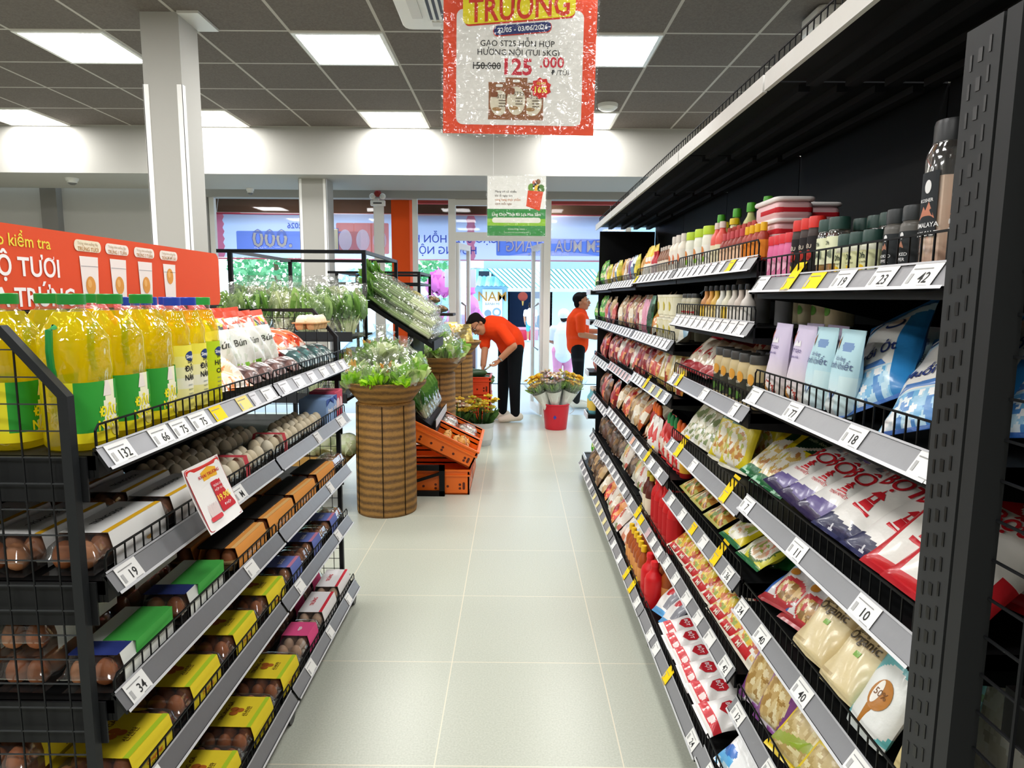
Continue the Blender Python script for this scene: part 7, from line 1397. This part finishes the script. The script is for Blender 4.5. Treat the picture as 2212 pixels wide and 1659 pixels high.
def hand(m, wrist, tip, side, curl, k=1.0):
    # palm from wrist towards tip, four fingers curling, thumb from the side of the palm
    w_, t_ = Vector(wrist), Vector(tip); d = (t_ - w_).normalized(); s = Vector(side).normalized(); s = (s - d * s.dot(d)).normalized(); c = d.cross(s) * curl
    pc = w_ + d * .045 * k
    for o in (-.024, -.008, .008, .024): limb(m, [tuple(w_ + d * .012 + s * o * .6), tuple(w_ + d * .085 * k + s * o)], [.015, .0115], 8)
    for o, L in zip((-.029, -.010, .010, .028), (.060, .075, .080, .068)):
        b = w_ + d * .088 * k + s * o; e = b + (d * .75 + c * .5).normalized() * L * .55; limb(m, [tuple(b), tuple(e), tuple(e + (d * .25 + c).normalized() * L * .5)], [.0095, .0088, .0078], 8)
    b = w_ + d * .03 - s * .03; limb(m, [tuple(b), tuple(b - s * .022 + d * .03 + c * .012), tuple(b - s * .018 + d * .062 + c * .03)], [.013, .0105, .009], 8)
def headform(m, c, R, k=1.0):
    q = lambda x, y, z: tuple(Vector(c) + R @ Vector((x * k, y * k, z * k)))     # face looks along local -Y
    def b(x, y, z, r, s3=(1, 1, 1)): m.ball(q(x, y, z), r * k, 'ffffff', 'skin', 14, 10, s3, M=R.to_4x4())
    b(0, .012, .035, .092, (.84, 1.02, .96)); b(0, -.02, -.035, .07, (.84, .95, 1.1)); b(0, -.045, -.085, .033, (1.05, .9, .8))
    b(0, -.098, -.012, .014, (.8, 1.1, 1.9)); b(0, -.106, -.03, .015, (1.1, .9, .75)); b(0, -.088, -.058, .02, (1.3, .55, .5))
    for x in (-1, 1): b(x * .076, .012, -.008, .021, (.4, .8, 1.35)); b(x * .034, -.083, .022, .017, (1.5, .6, .5)); b(x * .046, -.06, -.02, .026)
    return q
def face(par, q, k=1.0, hair='15110f', hairdo='short'):
    e = MB()
    for x in (-1, 1):
        e.ball(q(x * .032, -.084, .006), .0105 * k, 'ece8e2', 'hard', 10, 7, (1.2, 1, .7)); e.ball(q(x * .032, -.093, .006), .0052 * k, '1c1210', 'hard', 8, 6)
    obj('eyes', e, par)
    mo = MB().tube([q(-.022, -.096, -.061), q(0, -.103, -.059), q(.022, -.096, -.061)], .0038 * k, '8f4a42', 'skin', 6); obj('lips', mo, par)
    br = MB()
    for x in (-1, 1): br.tube([q(x * .016, -.094, .031), q(x * .036, -.091, .036), q(x * .054, -.078, .03)], .0035 * k, hair, 'cloth', 5)
    obj('eyebrows', br, par)
def hairmesh(c, R, k, col, low=-.01):
    m = MB()
    def b(x, y, z, r, s3): m.ball(tuple(Vector(c) + R @ Vector((x * k, y * k, z * k))), r * k, col, 'cloth', 16, 10, s3, .02, 3, R.to_4x4())
    b(0, .028, .06, .097, (.88, 1.0, .88)); b(0, .06, -.005, .072, (1.04, .72, 1.15)); b(0, -.035, .10, .058, (1.15, 1.0, .6))
    for x in (-1, 1): b(x * .066, .02, .02, .03, (.5, 1.1, 1.2))
    return remesh(m, .008, col, 'cloth', 3)
SK = 'b9805f'
def person(loc, label, sk, shirt, trousers, shoes, hd, hdrot, arms, legs, torso, hair, extra=None, cols=('ee4a1c', '14171a', 'e9e4d4'), skin=SK, k=1.0):
    u = empty('person', T(loc), label=label, cat='person')
    R = hdrot.to_3x3(); m = MB()
    limb(m, torso[0], torso[1], 14); limb(m, [torso[0][-1], tuple((Vector(torso[0][-1]) + Vector(hd)) / 2), hd], [.06, .054, .058], 12); q = headform(m, hd, R, k)
    for a in arms:
        limb(m, a['p'], [.05, .043, .036, .028][:len(a['p'])]); hand(m, a['p'][-1], a['tip'], a['side'], a['curl'])
    for l in legs: limb(m, l, [.085, .06, .045, .04][:len(l)])
    obj('body', remesh(m, .0085, skin, 'skin', 2), u)
    s = MB(); limb(s, torso[0], [r + .018 for r in torso[1]], 16)
    for a in arms:
        P0, P1 = Vector(a['p'][0]), Vector(a['p'][1]); limb(s, [torso[0][-2], tuple(P0)], [.10, .068]); limb(s, [tuple(P0), tuple(P0.lerp(P1, .72))], [.07, .066])
    for ex in shirt: limb(s, ex[0], ex[1], 16)
    obj('shirt', remesh(s, .011, cols[0], 'cloth', 5), u)
    t = MB()
    for l in legs: limb(t, l[:len(trousers)], trousers, 14)
    limb(t, [l[0] for l in legs], [trousers[0] * 1.05] * 2, 14); limb(t, [torso[0][0]], [torso[1][0] + .012], 16)
    obj('trousers', remesh(t, .011, cols[1], 'cloth', 5), u)
    for l, tv in zip(legs, shoes):
        a = Vector(l[-1]); tv = Vector(tv).normalized(); g = MB(); z0 = a.z
        f = lambda d, z, r: tuple(Vector((a.x, a.y, 0)) + tv * d + Vector((0, 0, z)))
        limb(g, [f(-.05, z0 - .03, 0), f(.04, z0 - .035, 0), f(.13, z0 - .05, 0), f(.18, z0 - .055, 0)], [.05, .05, .042, .032], 14); limb(g, [tuple(a), f(0, z0 - .03, 0)], [.046, .05])
        g.v = [(x, y, max(z, z0 - .088)) for x, y, z in g.v]
        obj('shoe', remesh(g, .008, cols[2], 'cloth', 4), u)
    obj('hair', hairmesh(hd, R, k, hair), u); face(u, q, k, hair)
    if extra: extra(u, q)
    return u
def facing(f, up):
    f = Vector(f).normalized(); up = Vector(up); x = (-f).cross(up).normalized(); z = x.cross(-f)
    return Matrix((x, -f, z)).transposed().to_4x4()
# bending man; coordinates relative to the floor point below his hips
def man_extra(u, q):
    g = MB()
    for x in (-1, 1): g.tube([q(x * .032 + .024 * math.cos(a), -.101, .004 + .018 * math.sin(a)) for a in [2 * pi * i / 12 for i in range(13)]], .0028, '17171a', 'hard', 5); g.tube([q(x * .056, -.099, .008), q(x * .079, -.03, .012), q(x * .08, .02, .008)], .0026, '17171a', 'hard', 5)
    g.tube([q(-.008, -.103, .008), q(.008, -.103, .008)], .0026, '17171a', 'hard', 5)
    obj('glasses', g, u)
    obj('wrist_watch', MB().tube([(-.112, -.352, .785), (-.122, -.352, .772)], .036, 'd9d9d4', 'chrome', 14), u)
hipc = (.0, .0, .86)
person((-.04, 7.80, 0), 'man in orange polo shirt and black trousers bending over the produce', SK,
       [([(.0, .0, .92), (-.03, -.05, 1.0)], [.165, .165])], [.098, .072, .056, .052], [(-1, -.25, 0), (-1, -.15, 0)],
       (-.375, -.27, 1.15), facing((-.50, -.50, -.72), (-.78, -.05, .45)), [
        {'p': [(-.10, -.29, 1.10), (.03, -.36, .925), (-.115, -.352, .78)], 'tip': (-.19, -.36, .69), 'side': (.4, -.8, .1), 'curl': 1},
        {'p': [(-.31, -.10, 1.05), (-.30, -.22, .87), (-.315, -.30, .70)], 'tip': (-.32, -.33, .58), 'side': (.3, .8, .1), 'curl': 1}],
       [[(.05, -.08, .86), (.045, -.09, .46), (.055, -.06, .09)], [(-.06, .09, .86), (-.09, .08, .46), (-.10, .10, .09)]],
       ([(0, 0, .92), (-.06, -.06, 1.03), (-.15, -.15, 1.11), (-.22, -.20, 1.135)], [.135, .135, .13, .115]), '1a1412', man_extra, ('f0461c', '13171a', 'ebe6d6'))
place(P('harvest_knife', None, P('blade', MB().box(-.11, 0, -.003, .003, -.009, .009, 'd9dcdc', 'chrome')), P('grip', MB().tube([(0, 0, 0), (.09, 0, 0)], .011, 'e9e2c8', 'hard', 8))), T((-.315, 7.44, .665)) @ Rz(10) @ Ry(-38), 'slim pale-handled tool in the bending man\'s hand', 'tool')
# man reaching to the far end of the rack, seen from behind the glass
person((.86, 9.0, -.03), 'black-haired man in orange shirt reaching towards the rack beyond the glass', SK,
       [([(.0, .0, .86), (.0, .0, 1.1)], [.15, .155])], [.095, .07, .055, .05], [(1, .3, 0), (1, .2, 0)],
       (.05, .0, 1.44), Rz(70) @ Rx(-10), [
        {'p': [(.02, -.19, 1.24), (.02, -.24, 1.02), (.22, -.20, .98)], 'tip': (.34, -.16, .99), 'side': (0, .3, 1), 'curl': -1},
        {'p': [(.04, .18, 1.24), (.12, .24, 1.04), (.30, .16, 1.04)], 'tip': (.4, .1, 1.05), 'side': (0, .3, 1), 'curl': -1}],
       [[(0, -.09, .80), (.01, -.09, .44), (-.02, -.09, .09)], [(0, .09, .80), (.03, .09, .44), (.0, .09, .09)]],
       ([(0, 0, .86), (-.01, 0, 1.02), (0, 0, 1.18), (.01, 0, 1.26)], [.125, .135, .14, .10]), '120f0e')
# passer-by across the street and the rider in white
person((.63, 26.6, -.3), 'person in white shirt and blue shorts standing across the street', SK,
       [([(.0, .0, .78), (.0, .0, 1.1)], [.17, .17])], [.10, .075], [(0, 1, 0), (0, 1, 0)],
       (0, .0, 1.43), Rz(180), [
        {'p': [(-.2, 0, 1.22), (-.24, 0, 1.0), (-.22, -.05, .8)], 'tip': (-.22, -.06, .7), 'side': (0, 1, 0), 'curl': 1},
        {'p': [(.2, 0, 1.22), (.24, 0, 1.0), (.22, -.05, .8)], 'tip': (.22, -.06, .7), 'side': (0, 1, 0), 'curl': 1}],
       [[(-.09, 0, .78), (-.09, 0, .46), (-.09, 0, .09)][:3], [(.09, 0, .78), (.09, 0, .46), (.09, 0, .09)]],
       ([(0, 0, .84), (0, 0, 1.0), (0, 0, 1.18), (0, 0, 1.25)], [.13, .135, .14, .1]), '2a2422', None, ('f2f0f4', '5ab0e6', 'd9d9d9'))
def helmet(u, q): obj('sun_hat', remesh(limb(MB(), [q(0, .0, .06), q(0, .02, .05)], [.11, .115], 16), .012, 'f2f3f6', 'cloth', 3), u)
person((.93, 12.6, -.3), 'person in white jacket, pale cap and pink trousers beyond the glass door', SK,
       [([(.0, .0, .72), (.0, .0, 1.1)], [.19, .18])], [.12, .09, .07, .06], [(0, 1, 0), (0, 1, 0)],
       (0, .0, 1.40), Rz(180), [
        {'p': [(-.2, 0, 1.18), (-.24, .06, .95), (-.16, .22, .9)], 'tip': (-.12, .32, .9), 'side': (0, 0, 1), 'curl': 1},
        {'p': [(.2, 0, 1.18), (.24, .06, .95), (.16, .22, .9)], 'tip': (.12, .32, .9), 'side': (0, 0, 1), 'curl': 1}],
       [[(-.1, 0, .76), (-.1, .05, .44), (-.1, 0, .09)], [(.1, 0, .76), (.1, .05, .44), (.1, 0, .09)]],
       ([(0, 0, .82), (0, 0, 1.0), (0, 0, 1.15), (0, 0, 1.22)], [.13, .135, .14, .1]), '2a2422', helmet, ('eef0f8', 'f2a0c0', 'e9e9ef'))
